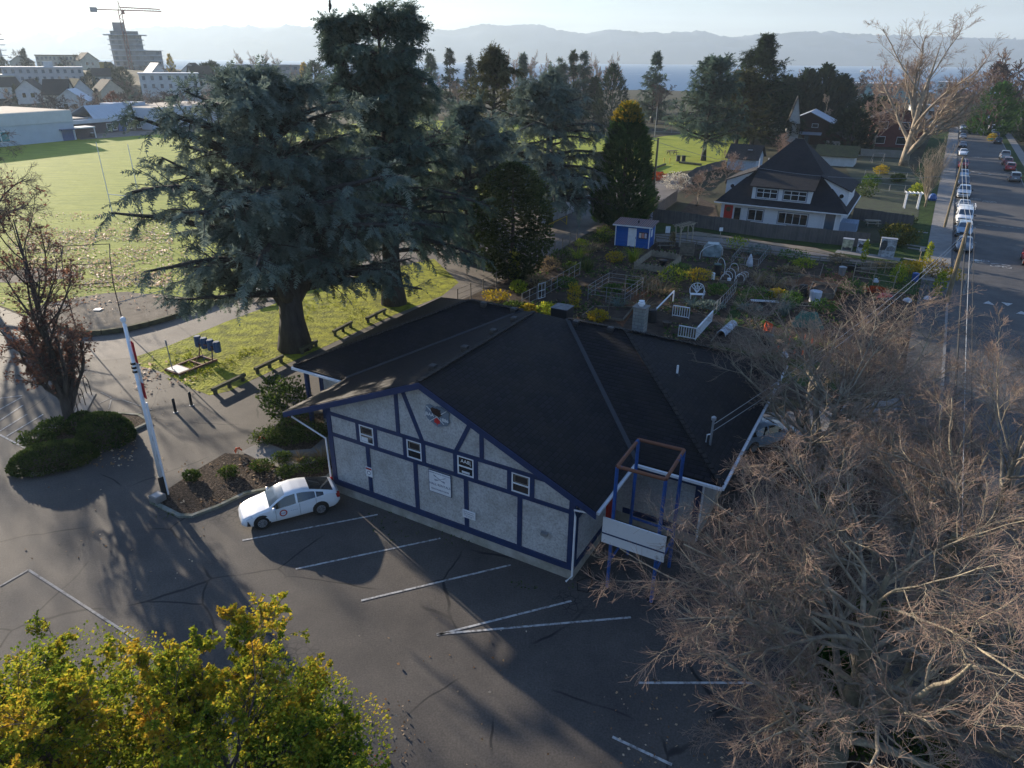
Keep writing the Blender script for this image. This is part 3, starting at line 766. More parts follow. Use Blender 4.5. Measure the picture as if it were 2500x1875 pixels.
# the street's own frame: s along it, t to the right of its left kerb
S0 = g(2322, 620)[:2]; _e = g(2340, 300)[:2] - g(2320, 640)[:2]; SE = _e / np.linalg.norm(_e); SN = np.array([SE[1], -SE[0]])
def st(s, t, z=0.0):
    p = S0 + SE * s + SN * t; return np.array([p[0], p[1], z])
def band(name, s0, s1, t0, t1, z, m):
    return sheet(name, [st(s0, t0)[:2], st(s1, t0)[:2], st(s1, t1)[:2], st(s0, t1)[:2]], z, m, world=True)
sheet('playing_field_ground', [(-900, 770), (0, 745), (100, 785), (140, 797), (190, 815), (305, 806), (420, 776), (560, 722), (740, 652), (900, 605), (1000, 575), (1130, 545), (1300, 500), (1440, 455), (1600, 428), (1760, 405), (1830, 350), (1830, 292), (1400, 285), (800, 292), (300, 300), (-300, 312), (-1200, 330)], 0.004, M_grass)
sheet('parking_lot', [(-1500, 1500), (-900, 800), (-300, 780), (0, 750), (100, 790), (140, 802), (190, 822), (305, 812), (420, 782), (560, 728), (740, 658), (900, 611), (1000, 581), (1130, 551), (1290, 508), (1420, 470), (1480, 440), (1600, 432), (1700, 425), (1680, 455), (1640, 480), (1560, 510), (1480, 545), (1412, 583), (1290, 655), (1130, 735), (1000, 780), (1600, 905), (1850, 1000), (1850, 1060), (1900, 1200), (1960, 1450), (1985, 1600), (1950, 1875), (1900, 2600), (-100, 2600)], 0.008, M_asphalt)
sheet('path', [(148, 806), (190, 826), (305, 816), (420, 786), (560, 732), (740, 662), (900, 615), (1130, 555), (1290, 512), (1420, 474), (1480, 444), (1600, 436), (1690, 428), (1640, 476), (1560, 506), (1480, 541), (1410, 583), (1290, 652), (1130, 730), (1000, 775), (900, 740), (741, 712), (655, 748), (551, 786), (420, 841), (330, 872), (250, 880), (180, 850)], 0.012, M_path)
sheet('lawn', [(330, 872), (420, 841), (551, 786), (655, 748), (741, 712), (900, 665), (1060, 632), (1120, 690), (1080, 722), (960, 770), (860, 815), (720, 880), (610, 930), (560, 955), (511, 965), (470, 950), (430, 925), (385, 905), (345, 895)], 0.016, M_lawn)
rngg = random.Random(4)
_c = g(272, 757); sheet('infield', [(_c[0] + (7.4 + rngg.uniform(-0.5, 0.5)) * math.cos(a) * 0.9, _c[1] + (4.9 + rngg.uniform(-0.4, 0.4)) * math.sin(a)) for a in np.linspace(0, 2 * math.pi, 26)[:-1]], 0.016, M_dirt, world=True)
_c = g(60, 672); sheet('infield_patch', [(_c[0] + 5 * math.cos(a), _c[1] + 2.6 * math.sin(a)) for a in np.linspace(0, 2 * math.pi, 18)[:-1]], 0.016, M_dirt, world=True)
sheet('garden_ground', [(1000, 770), (1130, 732), (1290, 656), (1410, 588), (1500, 575), (1600, 590), (1700, 601), (1880, 627), (2000, 641), (2190, 660), (2325, 690), (2300, 800), (2270, 1000), (1950, 980), (1600, 890), (1200, 850)], 0.012, M_soil)
sheet('garden_path', [(1690, 880), (1750, 830), (1800, 720), (1818, 704), (1832, 708), (1800, 790), (1775, 850), (1900, 870), (2050, 900), (2050, 960), (1800, 915)], 0.016, M_verge)
sheet('garden_grass_strip', [(1160, 765), (1300, 782), (1500, 800), (1690, 850), (1690, 885), (1480, 830), (1200, 800)], 0.016, M_verge)
sheet('garden_mulch_path', [(1900, 690), (1960, 680), (2010, 668), (2085, 665), (2075, 720), (2040, 760), (2000, 720), (1950, 705)], 0.016, M_mulch)
sheet('garden_bark_path', [(1490, 775), (1530, 735), (1580, 700), (1600, 690), (1625, 692), (1590, 725), (1540, 770), (1520, 800)], 0.016, M_mulch)
sheet('back_path', [(1590, 572), (1640, 572), (1760, 582), (1900, 602), (2080, 632), (2200, 650), (2316, 668), (2330, 686), (2190, 656), (2000, 637), (1880, 623), (1700, 597), (1600, 588)], 0.020, M_path)
sheet('bare_earth', [(1640, 571), (1700, 566), (1850, 588), (1990, 606), (2050, 622), (2080, 631), (1900, 601), (1760, 581)], 0.024, M_dirt)
sheet('fence_verge', [(1500, 545), (1590, 540), (1700, 552), (1850, 575), (2060, 600), (2200, 590), (2280, 600), (2312, 655), (2200, 648), (2080, 630), (1990, 604), (1850, 586), (1700, 564), (1600, 570), (1520, 572)], 0.016, M_verge)
M_shadewalk = mat('old_sidewalk', (.085, .08, .075), .9, (.04, .037, .034), 2.5, detail=8)  # sidewalk concrete darkened: the shade under the maples is in the colour
band('near_sidewalk', -75, -14, -2.5, -0.2, 0.115, M_shadewalk)
band('sidewalk', -14, 260, -2.5, -0.2, 0.12, M_conc)
band('verge', -20, 200, -7.0, -2.5, 0.016, M_verge)
band('road', -90, 330, 0.0, 10.6, 0.012, M_road)
band('right_sidewalk', -60, 260, 12.4, 14.2, 0.12, M_conc)
band('right_verge', -60, 260, 10.8, 12.4, 0.10, M_verge)
sheet('planting_bed_ground', [(1850, 1062), (1900, 1200), (1960, 1450), (1985, 1600), (1950, 1875), (1900, 2400), (2400, 2400), (2300, 1500), (2340, 1060), (2330, 1000), (2000, 990), (1850, 1010)], 0.012, M_soil)
sheet('lot_walk', [(1700, 1000), (1900, 1010), (2300, 960), (2300, 1000), (1880, 1080), (1700, 1100)], 0.020, M_conc)
M_leafbed = mat('leafy_bed_soil', (0.16, 0.115, 0.085), 0.95, (0.025, 0.018, 0.013), 9.0, detail=8, bump=2, bscale=12, lo=0.45, hi=0.68, spec=0.1)
FRONT_BED = [(372, 1228), (440, 1262), (470, 1262), (530, 1240), (600, 1207), (800, 1168), (815, 1150), (800, 1125), (700, 1152), (600, 1114), (550, 1110), (480, 1152), (415, 1195)]
ENTRY_BED = [(640, 1078), (690, 1032), (740, 1012), (800, 1010), (803, 1060), (760, 1097), (700, 1102)]
OAK_BED = [(52, 1140), (60, 1160), (100, 1160), (162, 1134), (226, 1099), (300, 1065), (366, 1033), (340, 1016), (300, 1012), (200, 1018), (140, 1045), (75, 1085)]
sheet('front_bed_ground', FRONT_BED, 0.10, M_leafbed); sheet('entry_bed_ground', ENTRY_BED, 0.05, M_leafbed); sheet('island_bed_ground', OAK_BED, 0.10, M_leafbed)
sheet('entry_walk', [(590, 1105), (640, 1079), (700, 1103), (760, 1098), (804, 1061), (815, 1110), (800, 1124), (700, 1150), (640, 1130)], 0.03, M_conc)
def kerb(name, pts, closed=True, w=0.18, h=0.15, m=None, world=False):
    P = [np.array([q[0], q[1], 0]) if world else g(*q) for q in pts]
    mb = MB(); n = len(P)
    for i in range(n if closed else n - 1):
        a, b = P[i], P[(i + 1) % n]; d = unit((b - a)[None])[0] * w * 0.45
        mb.bar(a - d + [0, 0, h / 2 - 0.02], b + d + [0, 0, h / 2 - 0.02 + 0.002 * (i % 3)], w, h)
    return struct(mb.build(name, m or M_kerb))
kerb('front_bed_kerb', FRONT_BED[:7], False); kerb('island_kerb', OAK_BED)
kerb('street_kerb', [st(-75, -0.1)[:2], st(260, -0.1)[:2]], False, 0.2, 0.15, M_conc, True)
kerb('right_street_kerb', [st(-60, 10.7)[:2], st(260, 10.7)[:2]], False, 0.2, 0.15, M_conc, True)
# painted lines
def line(mb, a, b, w=0.1, z=0.022):
    P, Q = (g(*a), g(*b)) if len(a) == 2 else (np.array(a), np.array(b))
    d = unit((Q - P)[None])[0]; n = np.array([-d[1], d[0], 0]) * w / 2
    mb.add([(*(P + n)[:2], z), (*(P - n)[:2], z), (*(Q - n)[:2], z), (*(Q + n)[:2], z)], [(0, 1, 2, 3)])
mb = MB()
for a, b in [((592, 1320), (922, 1257)), ((722, 1390), (1075, 1315)), ((882, 1467), (1247, 1380)), ((1066, 1551), (1395, 1468)), ((1066, 1549), (1540, 1508)), ((1559, 1668), (1905, 1668)), ((1495, 1800), (1640, 1868)),              ((0, 973), (55, 966)), ((0, 1000), (54, 970)), ((0, 1027), (56, 990)), ((0, 1053), (66, 1012)), ((16, 1066), (106, 1012)), ((40, 1079), (103, 1043)), ((0, 1062), (66, 1097)), ((66, 1097), (80, 1075))]:
    line(mb, a, b)
struct(mb.build('parking_markings', M_paint, fix=False))
M_faint = mat('worn_paint', (0.34, 0.33, 0.31), 0.85, (0.14, 0.13, 0.12), 5.0, detail=8, lo=0.35, hi=0.6)
mb = MB()
for a, b in [((246, 958), (272, 971)), ((272, 971), (243, 985)), ((272, 975), (297, 976)), ((297, 976), (370, 1001)), ((272, 975), (266, 999)), ((313, 1016), (370, 1001))]: line(mb, a, b, 0.07, 0.024)
line(mb, (0, 1432), (70, 1392), .1, .024); line(mb, (70, 1392), (330, 1560), .1, .024)
struct(mb.build('worn_markings', M_faint, fix=False))
def road_marks():
    mb = MB()
    def quad(s, t, ds, dt): mb.add([st(s, t, 0.085), st(s + ds, t, 0.085), st(s + ds, t + dt, 0.085), st(s, t + dt, 0.085)], [(0, 1, 2, 3)])
    def ring(s, t, r, w=0.09):
        n = 14
        vs = [st(s + (r + k * w) * math.cos(2 * math.pi * i / n), t + (r + k * w) * math.sin(2 * math.pi * i / n), 0.085) for k in (0, 1) for i in range(n)]
        mb.add(vs, [(i, (i + 1) % n, n + (i + 1) % n, n + i) for i in range(n)])
    def bar(a, b, w=0.09):
        A, B = st(*a), st(*b); line(mb, tuple(A), tuple(B), w, 0.085)
    def bike(px, py, sg):
        P = g(px, py)[:2] - S0; s, t = P @ SE, P @ SN
        ring(s, t - 0.55, 0.36); ring(s, t + 0.55, 0.36)
        for a, b in [((0, -0.55), (0.5, -0.2)), ((0.5, -0.2), (0.5, 0.35)), ((0.5, 0.35), (0, 0.0)), ((0, 0.0), (0, -0.55)), ((0, 0), (0.5, -0.2)), ((0, 0.55), (0.62, 0.32)), ((0.62, 0.2), (0.62, 0.5)), ((0.6, -0.35), (0.6, -0.1))]:
            bar((s + a[0] * sg, t + a[1] * sg), (s + b[0] * sg, t + b[1] * sg))
        c = s + 1.0 * sg
        bar((c, t - 0.9), (c + 0.3 * sg, t), 0.16); bar((c + 0.3 * sg, t), (c, t + 0.9), 0.16)
    bike(2390, 637, -1); bike(2443, 653, 1); bike(2377, 486, -1); bike(2415, 495, 1); bike(2385, 384, -1)
    for px, py, sg in [(2413, 741, 1), (2458, 745, -1), (2494, 766, 1), (2376, 420, 1), (2392, 425, 1), (2416, 427, 1)]:
        P = g(px, py)[:2] - S0; s, t = P @ SE, P @ SN
        mb.add([st(s - 0.5 * sg, t - 0.45, 0.085), st(s - 0.5 * sg, t + 0.45, 0.085), st(s + 0.6 * sg, t, 0.085)], [(0, 1, 2)])
    P = g(2380, 420)[:2] - S0; s = P @ SE
    for k in range(9): quad(s, 1.6 + k * 0.95, 0.18, 0.55)
    P = g(2385, 549)[:2] - S0; s = P @ SE
    for k in range(8): quad(s, 2.0 + k * 0.9, 0.12, 0.55)
    struct(mb.build('road_markings', M_paint, fix=False))
road_marks()

# ------------------------------------------------------------------ the half-timbered hall
B0 = g(1396, 1415); A0 = g(820, 1199)
TH = math.atan2(A0[1] - B0[1], A0[0] - B0[0]) - math.pi
UU = np.array([-math.cos(TH), -math.sin(TH), 0]); VV = np.array([-math.sin(TH), math.cos(TH), 0])
def hall_at(u, v, z): return B0 + UU * u + VV * v + np.array([0, 0, z])
hall = thing('club_hall', 'white stucco hall with blue half timbering and dark shingle roof beside the parking lot', 'building', B0, TH)
def hl(u, v, z): return (-u, v, z)
RU, RZ, EL_, ER = 7.3, 7.66, 15.75, -0.98
def rake(u): return RZ - 0.2 - (abs(u - RU)) * (RZ - 4.05) / ((EL_ - RU) if u > RU else (RU - ER))
mb = MB()
mb.extr([hl(0, 0, 0.5), hl(13.2, 0, 0.5), hl(13.2, 0, rake(13.2)), hl(RU, 0, rake(RU)), hl(0, 0, rake(0))], (0, 6.5, 0))
mb.bb(-18.6, 3.8, 4.98, 17.9, 0.5, 4.0)
mb.build('wall', M_stucco, hall)
mb = MB(); mb.bb(-13.23, 0.03, -0.03, 4.9, -0.2, 0.5); mb.bb(-18.63, 3.83, 4.95, 17.93, -0.2, 0.499); mb.build('foundation', M_found, hall)
# roof planes
mb = MB(); T = 0.16
VR, VL, RV = (5.95, 11.35, 7.07), (8.72, 11.35, 7.07), 10.0
EV = -0.36
def roofplane(pts): mb.slab([hl(*p) for p in pts], T)
roofplane([(ER, EV, 4.07), (ER, 4.05, 4.07), VR, (RU, RV, RZ), (RU, EV, RZ)][::-1])
roofplane([(EL_, EV, 4.07), (RU, EV, RZ), (RU, RV, RZ), VL, (EL_, 4.05, 4.07)][::-1])
roofplane([(RU, RV, RZ), VR, VL])
roofplane([(-4.76, 4.05, 4.0), (2.6, 11.4, 7.08), (VR[0], 11.4, 7.08), VR, (ER, 4.05, 4.0)])
roofplane([(19.6, 4.05, 4.0), (EL_, 4.05, 4.0), VL, (VL[0], 11.4, 7.08), (12.3, 11.4, 7.08)])
roofplane([(-4.76, 18.75, 4.0), (2.6, 11.4, 7.08), (-4.76, 4.05, 4.0)])
roofplane([(19.6, 4.05, 4.0), (12.3, 11.4, 7.08), (19.6, 18.75, 4.0)])
roofplane([(19.6, 18.75, 4.0), (12.3, 11.4, 7.08), (2.6, 11.4, 7.08), (-4.76, 18.75, 4.0)])
roof = mb.build('roof', M_roof, hall)
M_ridge = brickmat('ridge_shingles', (0.04, 0.036, 0.032), (0.028, 0.026, 0.025), (0.01, 0.01, 0.01), 0.3, 0.3, bump=0.3)
def cap(a, b, w=0.24):
    mb = MB()
    a = np.array(hl(*a)); b = np.array(hl(*b)); n = max(3, int(np.linalg.norm(b - a) / 0.3))
    for i in range(n): mb.bar(a + (b - a) * i / n + [0, 0, 0.035], a + (b - a) * (i + 0.85) / n + [0, 0, 0.05], w, 0.05)
    mb.build('ridge_cap', M_ridge, roof)
cap((RU, EV, RZ), (RU, RV, RZ)); cap((2.6, 11.4, 7.08), (5.95, 11.4, 7.08)); cap((8.72, 11.4, 7.08), (12.3, 11.4, 7.08))
cap((-4.76, 4.05, 4.0), (2.6, 11.4, 7.08)); cap((-4.76, 18.75, 4.0), (2.6, 11.4, 7.08)); cap((19.6, 4.05, 4.0), (12.3, 11.4, 7.08))
mb = MB()
M_zinc = mat('zinc_flashing', (0.028, 0.031, 0.036), 0.7)
MB().bar(hl(ER, 4.1, 4.11), hl(VR[0], VR[1], 7.12), 0.22, 0.02).build('valley_flashing', M_zinc, roof); MB().bar(hl(EL_, 4.1, 4.11), hl(VL[0], VL[1], 7.12), 0.22, 0.02).build('valley_flashing', M_zinc, roof)
for (u, v, z) in [(11.2, 11.15, 7.0), (9.2, 11.15, 7.0), (5.3, 11.1, 6.98), (3.3, 11.1, 6.98), (7.75, 1.3, 7.5), (7.75, 3.9, 7.5), (7.75, 6.5, 7.5), (7.75, 8.6, 7.5)]:
    mb = MB(); mb.lathe([(0.22, -0.06), (0.20, 0.10), (0.24, 0.12), (0.20, 0.22), (0.06, 0.25)], 4); mb.build('roof_vent', M_dark, roof, loc=hl(u, v, z), rz=0.785)
# barge boards and gutters
mb = MB()
for (ua, za, ub, zb) in [(ER - 0.05, 3.98, RU, RZ - 0.06), (RU, RZ - 0.06, EL_ + 0.05, 3.98)]:
    p = [hl(ua, EV - 0.05, za + 0.03), hl(ub, EV - 0.05, zb + 0.03), hl(ub, EV - 0.05, zb - 0.27), hl(ua, EV - 0.05, za - 0.27)]
    mb.extr(p, (0, 0.045, 0))
mb.build('barge_board', M_blue, hall)
for a, b in (((-4.8, 3.98, 3.86), (ER - 0.1, 3.98, 3.86)), ((EL_ + 0.1, 3.98, 3.86), (19.65, 3.98, 3.86)), ((-4.83, 4.0, 3.86), (-4.83, 18.8, 3.86)), ((ER - 0.06, -0.25, 3.9), (ER - 0.06, 3.9, 3.9)), ((19.67, 4.0, 3.86), (19.67, 18.8, 3.86))):
    MB().bar(hl(*a), hl(*b), 0.12, 0.12).build('gutter', M_wpaint, hall)
MB().bb(0.95, 4.7, 4.12, 4.97, 3.7, 3.8).build('soffit', M_blue, hall); MB().bb(-19.5, -15.6, 4.12, 4.97, 3.7, 3.8).build('soffit', M_blue, hall); MB().bb(3.85, 4.7, 4.98, 18.6, 3.7, 3.8).build('soffit', M_blue, hall)
for pts in ([(ER + 0.1, -0.1, 3.75), (0.02, -0.1, 3.6), (-0.05, -0.12, 3.3), (-0.05, -0.12, 0.3), (0.1, -0.4, 0.15)], [(EL_ - 0.2, -0.1, 3.7), (13.35, -0.12, 3.1), (13.3, -0.12, 0.4)], [(-3.85, 4.75, 3.7), (-3.9, 4.85, 3.4), (-3.9, 4.85, 0.3)]):
    MB().tube([hl(*p) for p in pts], 0.045, 6).build('downpipe', M_wpaint, hall)
# timbering: one mesh for the whole painted grid of beams, proud of the stucco
mb = MB(); Y0 = -0.045
def beam(u0, u1, z0, z1, d=0.05): mb.bb(-u1, -u0, -d, 0.002, z0, z1)
beam(-0.02, 0.27, 0.50, rake(0) + 0.02, 0.055); beam(12.95, 13.22, 0.50, rake(13.2) + 0.02, 0.055)
beam(0.27, 12.95, 4.44, 4.62); beam(0.27, 12.95, 3.30, 3.49); beam(0.27, 12.95, 0.50, 0.80, 0.07)
for u in (10.78, 7.99, 5.25, 2.55): beam(u - 0.11, u + 0.11, 0.80, 3.30, 0.045)
WINS = [(10.34, 11.20), (7.59, 8.43), (4.83, 5.68), (2.09, 2.97)]
for a, b in WINS:
    beam(a - 0.20, a, 3.49, 4.44, 0.045); beam(b, b + 0.20, 3.49, 4.44, 0.045)
beam(8.76, 8.96, 4.62, rake(8.96), 0.045); beam(4.32, 4.52, 4.62, rake(4.3), 0.045)
for (u0, z0, u1, z1) in [(7.55, 4.62, 8.52, rake(8.6)), (5.72, 4.62, 4.86, rake(4.8))]:
    mb.extr([hl(u0 - 0.11, -0.04, z0), hl(u0 + 0.11, -0.04, z0), hl(u1 + 0.11, -0.04, z1), hl(u1 - 0.11, -0.04, z1)], (0, 0.04, 0))
mb.build('timber_frame', M_blue, hall); mb = MB(); mb.bb(0.0, 0.05, 0.3, 3.5, 0.52, 0.78); mb.bb(0.0, 0.05, 0.02, 0.26, 0.52, 3.6); mb.bb(0.0, 0.05, 0.3, 3.4, 3.0, 3.15)
mb.build('timber_frame', M_blue, hall); mb = MB(); mb.bb(0.3, 3.8, 4.93, 4.98, 0.52, 0.80); mb.bb(0.3, 3.8, 4.93, 4.98, 3.05, 3.24); mb.bb(3.55, 3.82, 4.92, 4.98, 0.8, 3.7); mb.bb(2.6, 2.78, 4.93, 4.98, 3.24, 3.66); mb.bb(1.2, 1.38, 4.93, 4.98, 3.24, 3.66)
mb.build('timber_frame', M_blue, hall); mb = MB(); mb.bb(-18.62, -18.35, 4.93, 4.98, 0.5, 3.7); mb.build('timber_frame', M_blue, hall); mb = MB(); mb.bb(-16.2, -15.95, 4.93, 4.98, 0.5, 3.7)
mb.build('timber_frame', M_blue, hall)
for i, (a, b) in enumerate(WINS):
    cx = -(a + b) / 2; w = b - a - 0.02
    mb = MB(); z0, z1 = 3.50, 4.43
    mb.bb(cx - w / 2, cx + w / 2, -0.035, 0, z0, z0 + 0.06); mb.bb(cx - w / 2, cx + w / 2, -0.035, 0, z1 - 0.06, z1); mb.bb(cx - w / 2, cx - w / 2 + 0.06, -0.035, 0, z0 + 0.06, z1 - 0.06); mb.bb(cx + w / 2 - 0.06, cx + w / 2, -0.035, 0, z0 + 0.06, z1 - 0.06); mb.bb(cx - w / 2 + 0.06, cx + w / 2 - 0.06, -0.035, 0, z0 + 0.40, z0 + 0.46)
    wo = mb.build('window', M_wpaint, hall)
    mb = MB(); mb.bb(cx - w / 2 + 0.05, cx + w / 2 - 0.05, -0.012, 0.0, z0 + 0.05, z1 - 0.05); mb.build('pane', M_glass, wo)
    if i in (0, 1, 3):
        mb = MB(); q0, q1, r0, r1 = cx - w / 2 + 0.14, cx + w / 2 - 0.1, z0 + 0.5, z1 - 0.1
        for args in [(q0, q1, r0, r0 + 0.015), (q0, q1, r1 - 0.015, r1), (q0, q0 + 0.015, r0 + 0.015, r1 - 0.015), (q1 - 0.015, q1, r0 + 0.015, r1 - 0.015)]: mb.bb(args[0], args[1], -0.02, -0.013, args[2], args[3])
        mb.build('inner_panel_trim', M_woodpale, wo)
    if i == 0:
        MB().bb(cx - 0.34, cx + 0.05, -0.02, -0.013, z0 + 0.08, z0 + 0.30).build('curtain', M_wpaint, wo)
    if i == 2:
        text('JBAA', 0.24, M_whiteink, wo, (cx, -0.016, z0 + 0.68), (R(90), 0, 0), ext=0.002, sx=-1)
        MB().bb(cx - 0.2, cx + 0.2, -0.02, -0.013, z0 + 0.1, z0 + 0.2).build('parcel', M_wpaint, wo)
# side door, red
mb = MB(); mb.bb(0.0, 0.08, 3.5, 4.6, 0.25, 2.9); mb.build('door', M_red, hall)
mb = MB(); mb.bb(1.9, 3.2, 4.93, 4.975, 3.26, 3.64)
wo = mb.build('window', M_wpaint, hall); MB().bb(2.0, 3.1, 4.925, 4.93, 3.32, 3.58).build('pane', M_glass, wo)
# wing post, steps on the far left
mb = MB(); mb.bb(-19.0, -18.8, 4.2, 4.4, 0, 3.8); mb.build('porch_post', M_blue, hall)
# emblem: a shield with crossed oars over a maple leaf and a brown animal head
emb = thing('club_emblem', 'grey shield shaped club emblem with crossed oars high on the stucco gable', 'emblem', hall_at(6.64, -0.03, 6.12), TH)
mb = MB()
sh = [(-0.56, 0.36), (-0.34, 0.42), (-0.12, 0.36), (0.0, 0.42), (0.22, 0.44), (0.45, 0.34), (0.66, 0.26), (0.6, 0.06), (0.66, -0.2), (0.5, -0.4), (0.2, -0.5), (0.02, -0.58), (-0.22, -0.46), (-0.5, -0.28), (-0.66, -0.05), (-0.58, 0.14)]
mb.extr([(x, 0, z) for x, z in sh], (0, -0.03, 0)); mb.build('shield', mat('slate_paint', (0.15, 0.19, 0.24), 0.6), emb)
for sg in (-1, 1):
    mb = MB(); mb.bar((-0.36 * sg, -0.04, -0.36), (0.28 * sg, -0.04, 0.14), 0.02, 0.03, up=(0, 1, 0)); a = np.array([0.28 * sg, -0.04, 0.14]); d = np.array([0.64 * sg, 0, 0.5]); d /= np.linalg.norm(d)
    mb.bar(a, a + d * 0.3, 0.02, 0.085, up=(0, 1, 0)); mb.build('oar', M_whiteink, emb, loc=(0, -0.004 * sg, 0))
mb = MB(); hd = [(-0.3, 0.26), (-0.22, 0.34), (-0.1, 0.30), (0.02, 0.33), (0.1, 0.28), (0.2, 0.3), (0.18, 0.18), (0.26, 0.05), (0.12, -0.06), (-0.06, -0.02), (-0.2, 0.06), (-0.28, 0.16)]
mb.extr([(x, -0.032, z) for x, z in hd], (0, -0.03, 0)); mb.build('animal_head', mat('brown_paint', (0.06, 0.025, 0.015), 0.7, (0.012, 0.007, 0.006), 20), emb)
mb = MB(); ml = [(0, 0.0), (0.05, -0.07), (0.11, -0.05), (0.09, -0.12), (0.19, -0.12), (0.14, -0.2), (0.17, -0.27), (0.05, -0.3), (0.02, -0.3), (0.01, -0.4), (-0.01, -0.4), (-0.02, -0.3), (-0.05, -0.3), (-0.17, -0.27), (-0.14, -0.2), (-0.19, -0.12), (-0.09, -0.12), (-0.11, -0.05), (-0.05, -0.07)]
mb.extr([(x * 0.95, -0.032, z - 0.1) for x, z in ml], (0, -0.01, 0)); mb.build('maple_leaf', mat('leaf_red', (0.55, 0.02, 0.02), 0.5), emb)
text('JBAA', 0.22, M_whiteink, emb, (-0.40, -0.034, -0.06), (R(90), 0, 0)); text('1886', 0.22, M_whiteink, emb, (0.37, -0.034, -0.16), (R(90), 0, 0))
# signs on the gable wall
def wall_sign(label, u, z, w, h, frame, rows, off=0.06):
    s = thing('wall_sign', label, 'sign', hall_at(u, -off, z), TH)
    MB().bb(-w / 2 - 0.03, w / 2 + 0.03, -0.012, 0.01, -h / 2 - 0.03, h / 2 + 0.03).build('frame', frame, s)
    MB().bb(-w / 2, w / 2, -0.024, -0.0125, -h / 2, h / 2).build('board', M_wpaint, s)
    for body, size, dz, mm, ex in rows: text(body, size, mm, s, (0, -0.026, dz), (R(90), 0, 0), ext=0.002)
    return s
s = wall_sign('large white HALL RENTALS sign with blue frame hung below the third window', 6.62, 2.68, 1.16, 1.1, M_blue, [('JAMES BAY ATHLETIC ASSOCIATION', 0.072, 0.47, M_ink, 0), ('HALL RENTALS', 0.17, -0.12, M_ink, 0), ('REASONABLE RATES', 0.105, -0.38, M_ink, 0), ('JBAA        1886', 0.09, 0.13, M_ink, 0)])
for sg in (-1, 1):
    mb = MB(); mb.bar((-0.26 * sg, -0.03, 0.06), (0.2 * sg, -0.03, 0.3), 0.008, 0.015, up=(0, 1, 0)); mb.bar((0.2 * sg, -0.03, 0.3), (0.32 * sg, -0.03, 0.363), 0.008, 0.05, up=(0, 1, 0)); mb.build('oar', M_ink, s, loc=(0, -0.003 * sg, 0))
s = wall_sign('small white parking sign with red band on the first blue post', 10.78, 1.95, 0.34, 0.46, M_wpaint, [('PERMIT', 0.055, 0.19, M_whiteink, 0), ('NO', 0.06, 0.02, M_ink, 0)])
MB().bb(-0.17, 0.17, -0.03, -0.0245, 0.14, 0.23).build('red_band', M_red, s)
mb = MB(); n = 16
mb.extr([(0.11 * math.cos(2 * math.pi * i / n), -0.0245, -0.04 + 0.11 * math.sin(2 * math.pi * i / n)) for i in range(n)], (0, -0.002, 0)); mb.build('ring', M_ink, s)
mb = MB(); mb.extr([(0.08 * math.cos(2 * math.pi * i / n), -0.0275, -0.04 + 0.08 * math.sin(2 * math.pi * i / n)) for i in range(n)], (0, -0.002, 0)); mb.build('ring_centre', M_whiteink, s)
wall_sign('low white notice board with lines of blue print near the wall base', 5.1, 1.52, 0.62, 0.36, M_wpaint, [('PRIVATE PROPERTY', 0.062, 0.12, M_ink, 0), ('NO PARKING', 0.085, 0.02, M_ink, 0), ('UNAUTHORIZED VEHICLES', 0.042, -0.07, M_ink, 0), ('WILL BE TOWED', 0.042, -0.13, M_ink, 0)])
s = thing('wall_floodlight', 'small grey floodlight fixed low on the right of the gable wall', 'light', hall_at(1.29, -0.02, 1.98), TH)
MB().bb(-0.05, 0.05, -0.14, 0.01, -0.16, -0.06).build('bracket', M_grey, s); mb = MB(); mb.box((0, -0.14, 0), (0.30, 0.16, 0.14)); mb.build('lamp_head', M_grey, s)
# rooftop things
ch = thing('block_chimney', 'tall grey block chimney with white cap rising behind the hall roof', 'chimney', hall_at(2.86, 14.5, 0), TH)
MB().bb(-0.34, 0.34, -0.32, 0.32, 4.5, 7.38).build('stack', M_block, ch); MB().bb(-0.40, 0.40, -0.38, 0.38, 7.38, 7.47).build('cap', M_conc, ch); MB().bb(-0.37, 0.37, -0.35, 0.35, 5.6, 5.95).build('flashing', M_dark, ch)
mb = MB(); mb.lathe([(0.13, 7.47), (0.13, 7.54), (0.2, 7.57), (0.2, 7.66), (0.13, 7.7), (0.13, 7.74), (0.17, 7.77), (0.04, 7.8)], 12); mb.build('flue_cowl', M_wpaint, ch)
bx = thing('roof_unit', 'black box shaped ventilation unit on the far slope of the hall roof', 'roof unit', hall_at(7.6, 14.2, 0), TH)
MB().bb(-0.52, 0.52, -0.5, 0.5, 5.2, 6.66).build('housing', M_dark, bx); MB().bb(-0.54, 0.54, -0.52, 0.52, 6.66, 6.70).build('lid', mat('dull_zinc', (.13, .13, .14), .6, (.05, .05, .055), 4), bx); mb = MB(); mb.extr([(0.53, -0.51, 5.7), (0.53, -0.51, 6.1), (0.2, -0.51, 5.7)], (0, -0.03, 0)); mb.build('side_flap', M_wpaint, bx)
def pipe_on_roof(label, u, v, z, h, parts):
    s = thing('roof_pipe', label, 'pipe', hall_at(u, v, z), TH); return s
s = pipe_on_roof('short white plumbing pipe on the right hip slope', -0.7, 10.3, 5.7, 0, 0)
MB().tube([(0, 0, -0.2), (0, 0, 0.5)], 0.055, 8).build('pipe', M_wpaint, s); mb = MB(); mb.lathe([(0.16, -0.06), (0.06, 0.08)], 8); mb.build('flashing', M_dark, s)
s = pipe_on_roof('grey electrical service mast with weather head near the right eave', -3.6, 6.3, 4.45, 0, 0); s.name = 'service_mast'
